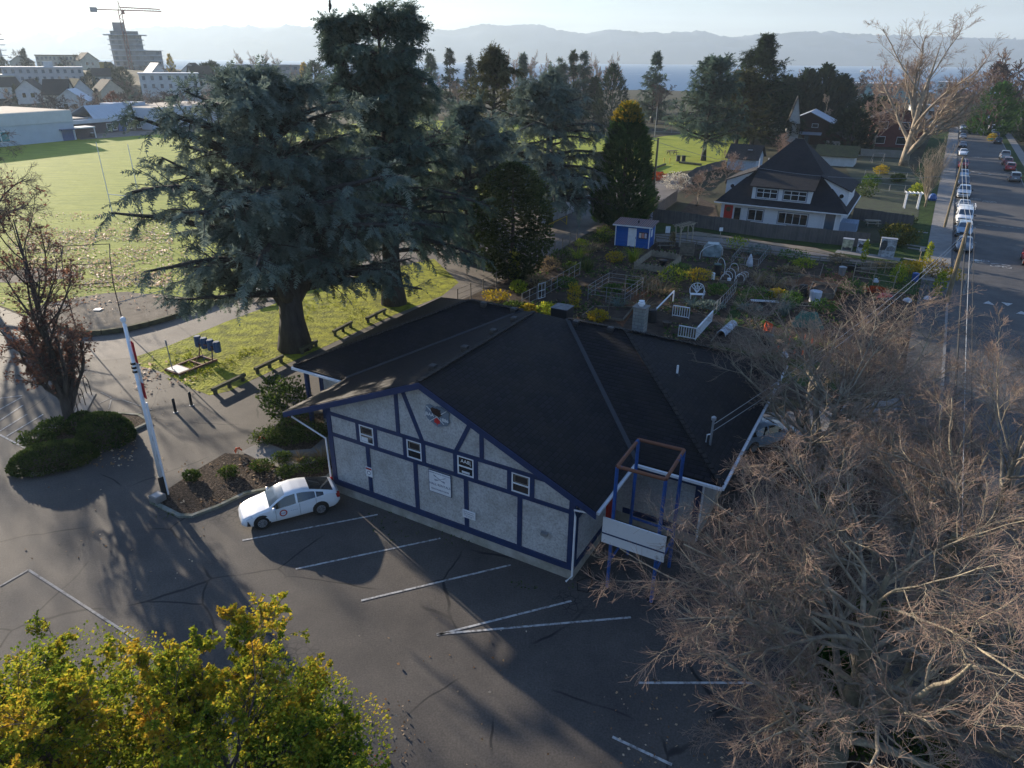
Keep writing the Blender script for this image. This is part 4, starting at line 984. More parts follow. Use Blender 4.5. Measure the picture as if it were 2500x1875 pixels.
MB().tube([(0, 0, -0.3), (0, 0, 1.25)], 0.05, 8).build('mast', M_galv, s); mb = MB(); mb.lathe([(0.06, 1.25), (0.11, 1.3), (0.11, 1.42), (0.03, 1.48)], 8); mb.build('weather_head', M_galv, s); MB().tube([(0.02, 0, 0.6), (-0.18, 0, 0.5), (-0.2, 0, 0.05), (-0.05, -0.1, -0.1)], 0.03, 6).build('conduit', M_wpaint, s)
mast_top = hall_at(-3.6, 6.3, 5.5)
# blue pipe frame with a white board
fr = thing('pipe_frame', 'tall blue and rust pipe frame standing by the hall entrance', 'frame', hall_at(-1.46, 0.36, 0), TH)
FZ = 5.87
cs = [(0, 0), (1.9, 0.06), (1.85, 2.5), (-0.02, 2.4)]
for i, (x, y) in enumerate(cs): MB().tube([(x, y, 0), (x, y, FZ - 0.05)], 0.075, 8).build('post', M_bluesteel, fr)
for i in range(4): MB().tube([(*cs[i], FZ), (*cs[(i + 1) % 4], FZ)], 0.075, 8).build('top_rail', M_rust, fr)
MB().tube([(*cs[2], 1.9), (*cs[3], 2.0)], 0.06, 6).build('cross_rail', M_bluesteel, fr); MB().tube([(*cs[1], 1.5), (*cs[2], 1.5)], 0.05, 6).build('cross_rail', M_bluesteel, fr); MB().tube([(*cs[0], 1.3), (*cs[3], 1.3)], 0.05, 6).build('cross_rail', M_bluesteel, fr)
bd = thing('white_board', 'weathered white plywood board with blue stripe hung on the pipe frame', 'board', hall_at(-1.46, 0.22, 0), TH)
M_ply = mat('chipped_white_paint', (0.58, 0.59, 0.60), 0.8, (0.22, 0.21, 0.19), 2.6, detail=9, bump=0.4, lo=0.26, hi=0.42)
MB().bb(-0.35, 2.25, -0.03, 0.03, 2.3, 3.5).build('panel', M_ply, bd); MB().bb(-0.35, 2.25, -0.036, -0.031, 2.72, 2.79).build('stripe', M_blue, bd)
mb = MB(); mb.tube([tuple(hall_at(-0.3, 1.2, 0.02)), tuple(hall_at(-0.6, 0.5, 0.02)), tuple(hall_at(-0.25, 0.0, 0.02)), tuple(hall_at(-0.5, -0.5, 0.02)), tuple(hall_at(-0.9, -0.4, 0.02)), tuple(hall_at(-0.8, 0.3, 0.02)), tuple(hall_at(-0.4, 0.9, 0.02))], 0.025, 6); tag(mb.build('hose', M_black), 'black hose coiled on the ground beside the hall corner', 'hose')
# ------------------------------------------------------------------ trees
def prof_of(xs, ys):
    return lambda z: float(np.interp(z, xs, ys))
def at(x, dist, yref=200.0):
    d = ray(x, yref); P = np.array([d[0] / d[1] * dist, dist, 0.0]); P[2] = gh(P[0], P[1]); return P
# the four big cedars
P = g(725, 850)
cedar('broad blue green cedar with flat tiers and a forked trunk on the sunny lawn', P, 18.4, prof_of([.12, .2, .3, .45, .62, .75, .88, .96, 1], [8.0, 9.0, 10.4, 10.6, 9.4, 7.8, 5.0, 2.6, 0.6]), L_cedar, 11, nl=105, z0=0.2, gap=(-1.25, 1.0, 0.36), droop=0.30, spray=1.0, per=5, sub=15, trunk_r=0.95, forks=((2.6, 0.16, 4.6, 0.62), (0.3, 0.18, 3.6, 0.7), (-1.6, 0.2, 3.4, 0.6), (1.5, 0.2, 3.0, 0.66)), bark=M_barkcedar)
P = g(965, 740)
cedar('tallest cedar with dark drooping sprays and a ragged twin top', P, 22.4, prof_of([.14, .25, .4, .52, .6, .68, .76, .86, .94, 1], [6.0, 8.0, 8.4, 7.2, 5.0, 3.6, 4.4, 4.4, 3.4, 1.6]), L_deodar, 23, gap=(-1.4, .8, .3), nl=92, z0=0.2, droop=0.32, spray=1.0, per=5, sub=14, trunk_r=0.85, upang=0.12, forks=((3.1, 0.5, 3.4, 1.0), (0.0, 0.48, 2.9, 1.02)))
P = g(1145, 642)
cedar('blue green cedar of middle height between the tall cedar and the leafy holly', P, 15.2, prof_of([.15, .35, .6, .8, .93, 1], [5.5, 7.2, 6.6, 4.6, 2.4, 0.6]), L_cedar, 31, nl=75, z0=0.2, droop=0.34, spray=1.05, per=4, sub=12, trunk_r=0.7)
P = g(1335, 545)
cedar('wide blue cedar with frosted drooping tips beside the lane gate', P, 18.0, prof_of([.1, .3, .5, .7, .85, .95, 1], [7.5, 9.4, 8.6, 6.8, 4.4, 2.2, 0.6]), L_cedar, 37, nl=85, z0=0.14, droop=0.36, spray=1.15, per=4, sub=12, trunk_r=0.7)
P = g(1205, 470)
cedar('thin olive cedar showing bare twigs behind the other cedars', P, 21.0, prof_of([.1, .3, .55, .75, .9, 1], [6.5, 7.6, 6.4, 4.6, 2.4, 0.5]), L_olive, 41, nl=70, z0=0.14, droop=0.3, spray=1.25, per=3, sub=10, trunk_r=0.6)
P = g(1000, 520)
cedar('dark cedar half hidden behind the tallest cedar', P, 15.5, prof_of([.1, .35, .6, .8, 1], [6.0, 6.6, 5.4, 3.6, 0.5]), L_deodar, 43, nl=60, z0=0.14, droop=0.3, spray=1.2, per=3, sub=10, trunk_r=0.6)
LEAFCL = (np.concatenate([LEAF[0] * np.array([0.55, 0.8, 1]) + np.array([0, 0, 0]), (LEAF[0] * 0.55)[:, [1, 0, 2]] * np.array([1, 1, 1]) + np.array([0.25, 0.05, 0.08]), (LEAF[0] * 0.5) * np.array([-0.5, 1, 1]) + np.array([0.4, -0.25, -0.05]), (LEAF[0] * 0.5)[:, [0, 2, 1]] + np.array([0.3, 0.1, 0.0])]), np.array([[0, 1, 2, 3], [4, 5, 6, 7], [8, 9, 10, 11], [12, 13, 14, 15]]))
P = g(1250, 682)
dense_tree('dark glossy leaved holly tree between the cedars and the garden fence', P, 11.2, prof_of([0, .12, .3, .6, .8, .93, 1], [1.2, 2.8, 3.8, 3.9, 3.2, 1.9, 0.6]), L_holly, 47, n=5200, spray=0.55, trunk_r=0.28, name='holly_tree', up=0.5, tpl=LEAFCL, depth=0.6)
s_ = shrub('yellow leaved ivy climbing the foot of the holly trunk', g(1256, 690), 0.55, 0.5, 3.2, L_lime, 49, n=420, leaf=0.26, name='ivy', cat='ivy')
P = g(1515, 548)
def golden(root, rng, O, zf, D):
    k = np.where(zf > 0.86)[0][:260]
    spray_mesh('golden_tips', rng, FAN, O[k] * np.array([1.12, 1.12, 1.012]), D[k], np.full(len(k), 0.75), L_golden, root)
dense_tree('plump green cypress with a golden top beside the blue shed', P, 14.7, prof_of([0, .06, .2, .45, .7, .88, 1], [2.6, 3.4, 4.1, 3.7, 2.7, 1.5, 0.35]), L_cypress, 53, n=5600, spray=0.85, trunk_r=0.3, extra=golden, depth=0.22)
# park conifers behind
def cone(label, x, yb, yt, reach, lm, seed, nl=55, droop=0.15, spray=1.3, shape=None, name='conifer_tree', trunk_r=0.45, z0=0.1, group=None, sub=9, per=3):
    P = g(x, yb); h = hz(P, x + 4, yt)
    sh = shape or prof_of([0.05, .2, .5, .8, 1], [1, 1, .72, .36, .05])
    return cedar(label, P, h, lambda z: reach * sh(z), lm, seed, nl=nl, droop=droop, spray=spray, trunk_r=trunk_r, z0=z0, name=name, group=group, sub=sub, per=per, tpl=SPRAYS)
flat = prof_of([.1, .3, .55, .75, .9, 1], [.8, 1, .9, .7, .45, .15])
cone('round headed park cedar with a curled tip and a clear trunk on the grass', 1718, 392, 158, 9.5, L_deodar, 61, nl=70, shape=flat, name='cedar_tree', z0=0.2, sub=12, per=4)
cone('olive green cedar standing close beside the round headed park cedar', 1795, 372, 182, 8.0, L_olive, 62, nl=55, shape=flat, name='cedar_tree', z0=0.2, sub=10)
cone('tall broad dark conifer rising above the park cedars against the sea', 1835, 352, 97, 12.0, L_conifer, 63, nl=95, spray=1.6, z0=0.06, sub=11, per=4)
for i, (x, yt, lab) in enumerate([(1905, 192, 'first'), (1950, 176, 'second'), (1992, 165, 'tallest'), (2035, 190, 'outermost')]):
    P = g(x, 322); h = hz(P, x, yt)
    dense_tree('dark spiky cypress in the tall screen behind the brown house, %s from the big conifer' % lab, P, h, prof_of([0, .2, .6, .85, 1], [5.5, 6.2, 5.0, 3.0, .5]), L_conifer, 70 + i, n=1500, spray=1.9, group='cypresses in the tall screen', up=1.5)
cone('blue grey spruce with a narrow spire in front of the sea', 1590, 300, 135, 6.5, L_deodar, 65, nl=55, spray=1.4, name='spruce_tree')
P = g(1490, 312); dense_tree('dark dome shaped evergreen on the far side of the park', P, hz(P, 1490, 160), prof_of([0, .15, .5, .8, 1], [4.2, 5.6, 5.2, 3.2, .6]), L_conifer, 66, n=1300, spray=1.3, name='evergreen_tree', up=0.8)
for i, (x, yb, yt, r, lab) in enumerate([(1365, 300, 137, 4.5, 'slim dark fir left of the pair above the blue cedar'), (1395, 298, 132, 4.6, 'slim dark fir in the middle above the blue cedar'), (1420, 300, 134, 5.5, 'fuller dark fir at the right above the blue cedar'), (1448, 306, 190, 5.0, 'low dark fir under the three slim firs'), (1275, 290, 138, 4.0, 'dark fir rising alone out of the pale bare trees'), (1101, 285, 122, 4.6, 'pointed grey green fir right of the tallest cedar'), (1056, 288, 134, 5.5, 'soft grey fir nearest to the tallest cedar'), (1150, 290, 138, 4.2, 'narrow dark fir beside a rusty bare tree')]):
    cone(lab, x, yb, yt, r, L_conifer if i % 2 else L_deodar, 80 + i, nl=42, spray=1.5, name='fir_tree', sub=7)
P = g(1600, 330)
# bare broadleaf trees
def twiggy(h, reach, dens=1.0, up=0.25, a0=0.35, a1=0.8):
    return [dict(n=int(9 * dens), len=reach * 0.95, lo=0.35, a0=a0, a1=a1 + 0.3, k=7, wig=0.13, trop=up * 0.3, r=0.55, lift=0.1),
            dict(n=8, l=0.42, lo=0.2, a0=0.4, a1=0.9, k=5, wig=0.16, trop=up * 0.25, r=0.55),
            dict(n=7, l=0.5, lo=0.15, a0=0.4, a1=0.95, k=4, wig=0.18, trop=up * 0.2, r=0.55),
            dict(n=5, l=0.55, lo=0.15, a0=0.4, a1=0.9, k=3, wig=0.18, trop=up * 0.2, r=0.6)]
# big bare maple, front right
P = (9.7, 14.2)
MAPLE = bare_tree('huge bare maple with lichen covered limbs filling the right foreground', (P[0], P[1], 0), 7,
          [(0, 0, 0, .46), (0.1, 0, 1.5, .34), (0.0, 0.1, 3.2, .29), (0.15, 0.1, 5.2, .22), (0.1, 0.25, 7.6, .13), (0.2, 0.2, 10.2, .04)],
          [dict(n=38, len=6.7, lo=0.30, hi=0.92, a0=0.75, a1=1.5, flat=0.45, k=9, wig=0.13, trop=0.0, r=0.5, lift=0.12, end=0.22),
           dict(n=11, l=0.44, lo=0.2, a0=0.45, a1=1.0, flat=0.8, k=6, wig=0.17, trop=0.02, r=0.55, lift=0.1),
           dict(n=9, l=0.5, lo=0.15, a0=0.4, a1=1.0, k=5, wig=0.2, trop=0.02, r=0.5, lift=0.1),
           dict(n=8, l=0.62, lo=0.1, a0=0.35, a1=0.9, k=4, wig=0.16, trop=0.05, r=0.5)],
          (M_maptrunk, M_barkgrey, M_twig), name='maple_tree', split=3, sides=(7, 5, 4, 3), rmin=0.0036, fit=11.4)
dup(MAPLE, (17.4, 20.5, 0), 2.3, 'bare maple cut by the right edge behind the huge maple', (.9, .9, .85))
P = (16.2, 31.0)
bare_tree('second bare maple spreading over the walk behind the hall', (P[0], P[1], 0), 9,
          [(0, 0, 0, .36), (0.1, 0, 1.8, .3), (0.0, 0.1, 3.4, .24), (0.1, 0.2, 5.6, .14), (0.2, 0.2, 8.4, .05)],
          [dict(n=40, len=8.3, lo=0.25, hi=0.95, a0=0.6, a1=1.35, flat=0.4, k=8, wig=0.13, trop=0.02, r=0.62, lift=0.15, end=0.22),
           dict(n=9, l=0.42, lo=0.2, a0=0.45, a1=1.0, flat=0.7, k=6, wig=0.17, trop=0.04, r=0.55, lift=0.12),
           dict(n=8, l=0.52, lo=0.15, a0=0.4, a1=1.0, k=4, wig=0.2, trop=0.05, r=0.5, lift=0.1),
           dict(n=7, l=0.5, lo=0.15, a0=0.4, a1=1.0, k=3, wig=0.2, trop=0.05, r=0.55)],
          (M_barkgrey, M_barkgrey, M_twig), name='maple_tree', split=3, sides=(7, 5, 4, 3), rmin=0.006, fit=10.3)
P = g(1860, 1850)
bare_tree('low bare bush of thin stems at the bottom edge of the lot', (P[0], P[1], 0), 10, [(0, 0, 0, .06), (0, 0, 0.5, .05), (0.05, 0, 1.1, .03)],
          [dict(n=12, len=2.0, lo=0.05, a0=0.4, a1=1.2, k=5, wig=0.12, r=0.6), dict(n=8, l=0.5, lo=0.2, k=4, r=0.6), dict(n=7, l=0.6, lo=0.1, k=3, r=0.6), dict(n=3, l=0.6, k=2, r=.6)], (M_twig, M_twig, M_twig), name='bare_bush', cat='bush', rmin=0.005)
# yellow-leaved tree, front left
def yellow_field(p, rng):
    nzv = np.array([mnoise.noise(Vector(q * 0.55) + Vector((3.1, 0, 0))) for q in p])
    n2 = np.array([mnoise.noise(Vector(q * 1.3) + Vector((9.1, 4, 0))) for q in p])
    keep = rng.uniform(0, 1, len(p)) < np.clip(0.9 + 0.9 * nzv, 0.25, 1)
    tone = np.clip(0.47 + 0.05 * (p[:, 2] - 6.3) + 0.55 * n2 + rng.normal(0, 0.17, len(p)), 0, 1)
    return keep, tone
def leafy(label, P, h, reach, seed, lm, field, leaf=0.13, per=5, name='leafy_tree', trunk_r=0.26, nlimb=12, lo=0.22, fit=None):
    return bare_tree(label, P, seed, [(0, 0, 0, trunk_r), (0.1, 0.05, h * .2, trunk_r * .8), (0, 0.1, h * .45, trunk_r * .6), (0.1, 0, h * .7, trunk_r * .35), (0.05, 0.1, h * .93, .03)],
        [dict(n=nlimb, len=reach * 0.95, lo=lo, hi=0.95, a0=0.7, a1=1.3, flat=0.5, k=7, wig=0.13, trop=0.03, r=0.6, lift=0.2),
         dict(n=8, l=0.42, lo=0.2, a0=0.4, a1=1.0, k=5, wig=0.17, trop=0.04, r=0.55, lift=0.1),
         dict(n=7, l=0.55, lo=0.15, a0=0.4, a1=1.0, k=4, wig=0.2, trop=0.04, r=0.5, lift=0.1),
         dict(n=4, l=0.55, lo=0.15, a0=0.4, a1=1.0, k=3, wig=0.2, trop=0.05, r=0.55)],
        (M_bark, M_barkdk, M_barkdk), name=name, leaf=(lm, LEAF, leaf, per, field), rmin=0.006, fit=fit)
YT = [None, None]
YT[0] = leafy('broad tree with yellow and green autumn leaves filling the lower left corner', (-6.1, 10.0, 0), 8.7, 3.3, 15, L_yellow, yellow_field, leaf=0.085, per=24, nlimb=40, lo=0.34, fit=9.3)
YT[1] = leafy('thinner yellowing tree at the left edge beside the broad yellow tree', (-10.3, 10.6, 0), 8.6, 3.5, 18, L_yellow, yellow_field, leaf=0.085, per=18, nlimb=32, lo=0.36, fit=9.3)
def fill_crown(root, c, rad, n, seed, leaf):
    rng = np.random.default_rng(seed); u = unit(rng.normal(0, 1, (n, 3))); r = 1 - .45 * rng.uniform(0, 1, n) ** 1.5
    O = np.array(c) + u * r[:, None] * np.array(rad) * (1 + .22 * np.array([mnoise.noise(Vector(q * 1.9) + Vector((seed, 0, 0))) for q in u]))[:, None]
    cl = np.array([mnoise.noise(Vector(q * .9)) + .5 * mnoise.noise(Vector(q * 2.1)) for q in O]); k = cl + rng.normal(0, .12, n) > -.22; O, u, cl = O[k], u[k], cl[k]
    D = u + rng.normal(0, .8, O.shape); spray_mesh('crown', rng, LEAF, O, D, leaf * rng.uniform(.6, 1.3, len(O)), L_yellow, root, roll=1.6, tone=np.clip(.48 + .5 * np.array([mnoise.noise(Vector(q * .7) + Vector((5, 2, 0))) for q in O]) + rng.normal(0, .17, len(O)), 0, 1))
fill_crown(YT[0], (.1, 0, 6.5), (3.3, 3.3, 2.75), 30000, 71, .085); fill_crown(YT[1], (0, 0, 6.5), (3.0, 3.0, 2.5), 17000, 72, .085)
# brown columnar oak on the kerbed island, and the bare tree leaning in from the left
def oak_field(p, rng):
    z = p[:, 2]
    nzv = np.array([mnoise.noise(Vector(q * 0.8)) for q in p])
    keep = rng.uniform(0, 1, len(p)) < np.clip(np.interp(z, [1.5, 3, 5, 8, 11, 15], [.95, .95, .7, .35, .25, .2]) + 0.4 * nzv, 0.03, 1)
    return keep, np.clip(0.45 + 0.5 * nzv + rng.normal(0, 0.2, len(p)), 0, 1)
P = g(175, 1045)
bare_tree('upright oak holding brown leaves on the kerbed island with clipped bushes', P, 21, [(0, 0, 0, .32), (0.02, 0, 1.5, .27), (0.05, 0.05, 3, .23), (0.0, 0.1, 6, .17), (0.1, 0, 10, .1), (0.1, 0.1, 14.4, .03)],
          [dict(n=26, len=4.6, lo=0.12, hi=0.92, a0=0.25, a1=0.75, k=7, wig=0.10, trop=0.14, r=0.55, taper=.45), dict(n=8, l=0.4, lo=0.2, a0=0.4, a1=0.9, k=5, wig=0.15, trop=0.1, r=0.55), dict(n=7, l=0.5, lo=0.1, a0=0.4, a1=1.0, k=3, wig=0.18, trop=0.05, r=0.55), dict(n=4, l=0.6, lo=0.1, k=2, r=0.6)],
          (M_bark, M_bark, M_barkdk), name='oak_tree', leaf=(L_oak, LEAF, 0.17, 3, oak_field), rmin=0.007, fit=14.8)
P = g(-70, 690)
bare_tree('bare tree with drooping dark twigs reaching in over the field from the left', P, 27, [(0, 0, 0, .4), (0.3, 0, 2.5, .33), (0.5, 0.1, 5, .26), (0.9, 0, 8, .16), (1.2, 0, 11.5, .04)],
          [dict(n=13, len=8.0, lo=0.3, hi=.95, a0=0.6, a1=1.2, flat=.5, k=8, wig=0.15, trop=0.03, r=0.6), dict(n=9, l=0.42, lo=0.2, a0=0.4, a1=1.0, k=5, wig=0.18, trop=-0.02, r=0.55), dict(n=8, l=0.5, lo=0.1, a0=0.4, a1=1.0, k=4, wig=0.2, trop=-0.08, r=0.5), dict(n=6, l=0.6, lo=0.1, k=3, r=0.6, trop=-0.1)],
          (M_bark, M_bark, M_barkdk), name='bare_tree', rmin=0.01)
P = g(-420, 980)
bare_tree('bare tree just beyond the left edge that throws branch shadows on the lot', P, 28, [(0, 0, 0, .35), (0.1, 0, 2.5, .3), (0.2, 0.1, 5, .24), (0.1, 0, 8, .16), (0.2, 0, 12, .04)],
          [dict(n=13, len=6.0, lo=0.3, hi=.95, a0=0.5, a1=1.1, k=6, wig=0.15, trop=0.05, r=0.6), dict(n=8, l=0.42, lo=0.2, k=4, r=0.55), dict(n=7, l=0.5, lo=0.1, k=3, r=0.5), dict(n=4, l=0.6, lo=0.1, k=2, r=0.6)],
          (M_bark, M_bark, M_barkdk), name='bare_tree', rmin=0.01)
# giant bare poplar by the street and the slim upright one before it
P = g(2205, 405)
bare_tree('giant bare poplar with pale rising limbs beyond the white house', P, 33, [(0, 0, 0, 1.0), (0, 0, 3, .8), (0.3, 0, 8, .62), (0.6, 0.3, 15, .42), (1.4, 0.2, 23, .2), (1.8, 0, 29.5, .04)],
          [dict(n=15, len=17.0, lo=0.14, hi=0.8, a0=0.45, a1=0.85, k=9, wig=0.1, trop=0.09, r=0.62, taper=.55), dict(n=9, l=0.40, lo=0.25, a0=0.4, a1=0.9, k=6, wig=0.14, trop=0.07, r=0.5), dict(n=8, l=0.5, lo=0.15, a0=0.4, a1=0.9, k=4, wig=0.17, trop=0.06, r=0.5), dict(n=6, l=0.55, lo=0.1, k=3, r=0.55, trop=.05)],
          (M_barkpale, M_barkpale, M_twig), name='poplar_tree', rmin=0.02, split=3, sides=(7, 5, 4, 3), fit=29.6)
P = g(2258, 506)
bare_tree('slim upright bare street tree with broom shaped crown by the sidewalk', P, 35, [(0, 0, 0, .16), (0, 0, 2.2, .13), (0.05, 0, 5, .08), (0, 0.05, 10.2, .02)],
          [dict(n=26, len=7.2, lo=0.16, hi=.6, a0=0.12, a1=0.42, k=7, wig=0.05, trop=0.03, r=0.5, taper=.6), dict(n=7, l=0.35, lo=0.2, a0=0.2, a1=0.5, k=4, wig=0.08, trop=0.05, r=0.5), dict(n=6, l=0.5, lo=0.1, a0=.3, a1=.7, k=3, r=0.6)],
          (M_barkpale, M_barkpale, M_barkpale), name='street_tree', rmin=0.011, fit=10.4)
def small_bare(label, x, y, h, reach, seed, mats=(M_barkpale, M_barkpale, M_twig), rmin=0.014, name='bare_tree', dens=1.0, P=None):
    P = g(x, y) if P is None else P
    return bare_tree(label, P, seed, [(0, 0, 0, h * .025 + .05), (0.05, 0, h * .2, h * .02 + .03), (0, 0.1, h * .5, h * .014 + .02), (0.05, 0, h * .85, .03)], twiggy(h, reach, dens), mats, name=name, rmin=rmin, fit=h)
small_bare('pale low bare fruit tree in the fenced yard left of the white house', 1702, 503, 5.2, 4.2, 101)
small_bare('rusty twigged bare tree behind the white house roof', 1900, 440, 8.5, 4.5, 102, mats=(M_bark, M_twig, M_twig))
small_bare('reddish bare tree in front of the small grey shed roof', 1772, 448, 5.6, 4.0, 103, mats=(M_bark, M_twig, M_twig))
small_bare('dark reddish bare tree under the spruce across the park', 1602, 306, 13.0, 6.0, 104, mats=(M_bark, M_barkdk, M_barkdk), rmin=0.03)
small_bare('rusty bare tree among the firs right of the tallest cedar', 1120, 292, 13.5, 6.5, 105, mats=(M_bark, M_twig, M_twig), rmin=0.03)
small_bare('short bare tree rising beside the brown house gable', 2005, 335, 11.5, 3.4, 106, mats=(M_barkpale, M_barkpale, M_barkpale), rmin=0.03)
small_bare('round bare tree standing before the green apartment block', 2080, 285, 17.0, 7.0, 107, mats=(M_bark, M_barkdk, M_barkdk), rmin=0.045)
small_bare('tangled bare tree beside the giant poplar', 2130, 365, 13.5, 8.0, 108, mats=(M_barkpale, M_twig, M_twig), rmin=0.03, dens=1.3)
small_bare('bare brown tree leaning over the street beyond the giant poplar', 2285, 330, 13.0, 7.0, 109, mats=(M_barkpale, M_twig, M_twig), rmin=0.03)
# far trees: a few kinds, copied
def far_kinds():
    K = {}
    for i, (m_, lab) in enumerate([((M_bark, M_barkdk, M_barkdk), 'a'), ((M_barkpale, M_twig, M_twig), 'b'), ((M_bark, M_bark, M_twig), 'c')]):
        K['bare%d' % i] = bare_tree('x', (0, 0, 0), 200 + i, [(0, 0, 0, .22), (0, 0, 3, .16), (0.2, 0, 6, .1), (0.1, 0, 9.6, .03)],
            [dict(n=11, len=4.6, lo=0.2, a0=0.4, a1=1.0, k=5, wig=0.13, trop=0.06, r=0.6), dict(n=8, l=0.42, lo=0.2, k=3, r=0.6, trop=.05), dict(n=7, l=0.55, lo=0.1, k=2, r=0.6)], m_, name='bare_tree', rmin=0.045)
    K['poplar'] = bare_tree('x', (0, 0, 0), 210, [(0, 0, 0, .2), (0, 0, 3, .16), (0.1, 0, 6, .1), (0.1, 0, 10, .03)],
            [dict(n=16, len=4.4, lo=0.15, a0=0.25, a1=0.5, k=5, wig=0.08, trop=0.08, r=0.6), dict(n=7, l=0.4, lo=0.2, a0=.2, a1=.6, k=3, r=0.6, trop=.08), dict(n=5, l=0.55, lo=0.1, k=2, r=0.6)], (M_barkpale, M_barkpale, M_twig), name='poplar_tree', rmin=0.045)
    K['conifer'] = cedar('x', (0, 0, 0), 10, lambda z: 3.0 * (1.02 - z), L_conifer, 220, nl=42, sub=7, per=2, spray=0.95, trunk_r=.18, tpl=SPRAYS, name='conifer_tree', z0=.06)
    K['evergreen'] = dense_tree('x', (0, 0, 0), 10, prof_of([0, .15, .5, .8, 1], [3.2, 4.4, 4.4, 2.8, .5]), L_conifer, 221, n=700, spray=1.3, name='evergreen_tree')
    K['gold'] = dense_tree('x', (0, 0, 0), 10, prof_of([0, .15, .5, .8, 1], [1.5, 2.0, 1.9, 1.2, .2]), L_gold, 222, n=600, spray=0.8, name='autumn_tree', up=1.6)
    K['rust'] = dense_tree('x', (0, 0, 0), 10, prof_of([0, .2, .5, .8, 1], [2.2, 4.2, 4.2, 2.6, .5]), L_oak, 223, n=600, spray=0.9, name='autumn_tree', depth=.7)
    K['green'] = dense_tree('x', (0, 0, 0), 10, prof_of([0, .15, .5, .8, 1], [3.0, 4.4, 4.2, 2.6, .5]), L_cypress, 224, n=700, spray=1.2, name='evergreen_tree')
    return K
KIND = far_kinds(); _used = set()
KTOP = {k: top_of(v) for k, v in KIND.items()}
FARLAB = {'bare0': ('dark leafless tree in the hazy wood behind the school field', 'leafless trees in the hazy wood'),
          'bare1': ('leafless tree with reddish brown twigs in the hazy wood behind the field', 'reddish leafless trees in the wood'),
          'bare2': ('leafless tree with brown twigs in the hazy wood behind the field', 'brown leafless trees in the wood'),
          'poplar': ('pale upright leafless poplar in the row before the sea', 'pale poplars in the row before the sea'),
          'conifer': ('small pointed conifer among the distant houses', 'conifers among the distant houses'),
          'evergreen': ('round dark evergreen among the distant houses', 'evergreens among the distant houses'),
          'gold': ('golden poplar', None), 'rust': ('rusty leaved tree', None), 'green': ('green tree', None)}
def far_tree(kind, P, h, label=None, group=None, wide=1.0, rz=None):
    src = KIND[kind]; lab, grp = FARLAB[kind]
    if label: lab, grp = label, group
    rz = rngg.uniform(0, 6.28) if rz is None else rz
    h = h * 10 / KTOP[kind]; s = (h / 10 * wide, h / 10 * wide, h / 10)
    if kind in _used:
        r = dup(src, P, rz, lab, s)
    else:
        _used.add(kind); r = src; r.location = tuple(map(float, P)); r.rotation_euler = (0, 0, rz); r.scale = s; r['label'] = lab
    if grp: r['group'] = grp
    elif 'group' in r: del r['group']
    return r
rngg = random.Random(12)
def far_px(kind, x, dist, ytop, **kw):
    P = at(x, dist); h = hz(P, x, ytop) - P[2]
    if h > 2: far_tree(kind, P, h, **kw)
# wood behind the field, layered up the low hill
rowsd = [(224, 285, 250, 13, -60, 1060), (245, 262, 232, 18, -80, 1080), (275, 245, 214, 18, -60, 1090), (315, 225, 192, 18, 100, 1100), (360, 208, 172, 17, 330, 1100)]
for dist, ya, yb, n, x0, x1 in rowsd:
    for i in range(n):
        x = x0 + (x1 - x0) * (i + rngg.uniform(0.05, 0.95)) / n
        if dist < 230 and -20 < x < 560: continue
        far_px(rngg.choice(['bare0', 'bare1', 'bare1', 'bare2', 'bare2', 'bare0']), x, dist + rngg.uniform(-12, 12), rngg.uniform(yb, ya), wide=rngg.uniform(0.9, 1.35))
for i in range(46):
    d_ = rngg.uniform(232, 335); y_ = np.interp(d_, [232, 335], [262, 196]) + rngg.uniform(-14, 16)
    far_px(rngg.choice(['bare0', 'bare1', 'bare2', 'bare2', 'bare1']), rngg.uniform(-70, 470), d_, y_, wide=rngg.uniform(1.1, 1.5))
for i in range(10):
    far_px(rngg.choice(['bare0', 'bare2']), 120 + i * 48 + rngg.uniform(-14, 14), 238 + rngg.uniform(-5, 5), rngg.uniform(212, 250), wide=1.3)
for x, d, y in [(30, 300, 205), (90, 330, 190), (300, 330, 190), (220, 345, 176), (345, 300, 205), (505, 360, 152), (525, 362, 148), (770, 330, 150), (20, 420, 140), (75, 440, 118), (150, 430, 160), (420, 380, 185), (310, 280, 215), (640, 300, 190), (230, 300, 215)]:
    far_px('conifer' if rngg.random() < .55 else 'evergreen', x, d, y)
for i in range(26): far_px(rngg.choice(['bare0', 'bare2', 'bare1', 'conifer', 'evergreen']), rngg.uniform(140, 470), rngg.uniform(345, 440), rngg.uniform(150, 178), wide=1.3)
for x, y in [(60, 118), (170, 135), (210, 128), (330, 150), (350, 158)]: far_px('bare0', x, 455, y)
for x, y in [(590, 121), (625, 125), (655, 122), (680, 130)]: far_px('poplar', x, 400, y, label='windswept leafless tree on the skyline left of the tallest cedar', group='windswept leafless skyline trees', wide=1.2)
for i in range(17): far_px('poplar', 1180 + i * 20 + rngg.uniform(-6, 6), 330 + rngg.uniform(-12, 12), rngg.uniform(120, 142), wide=0.9)
for x in (960, 1000, 1030, 720): far_px('poplar', x, 335, rngg.uniform(140, 160), label='leafless tree half hidden by the tallest cedar before the sea', group='leafless trees hidden by the cedar')
far_px('gold', 424, 395, 131, label='golden poplar standing alone before the sea'); far_px('rust', 268, 226, 222, label='rusty orange leaved tree behind the school roof'); far_px('gold', 745, 372, 152, label='small golden tree left of the tallest cedar'); 
far_px('rust', 2430, 262, 150, label='brown leaved tree at the far end of the street'); far_px('bare2', 2465, 255, 120, label='round bare tree at the far end of the street'); far_px('bare0', 2500, 240, 130, label='dark bare tree cut by the right edge beyond the street'); far_px('bare1', 2405, 300, 165, label='low bare tree where the street ends'); far_px('green', 2450, 225, 200, label='bright green leafy tree beside the far street poles')
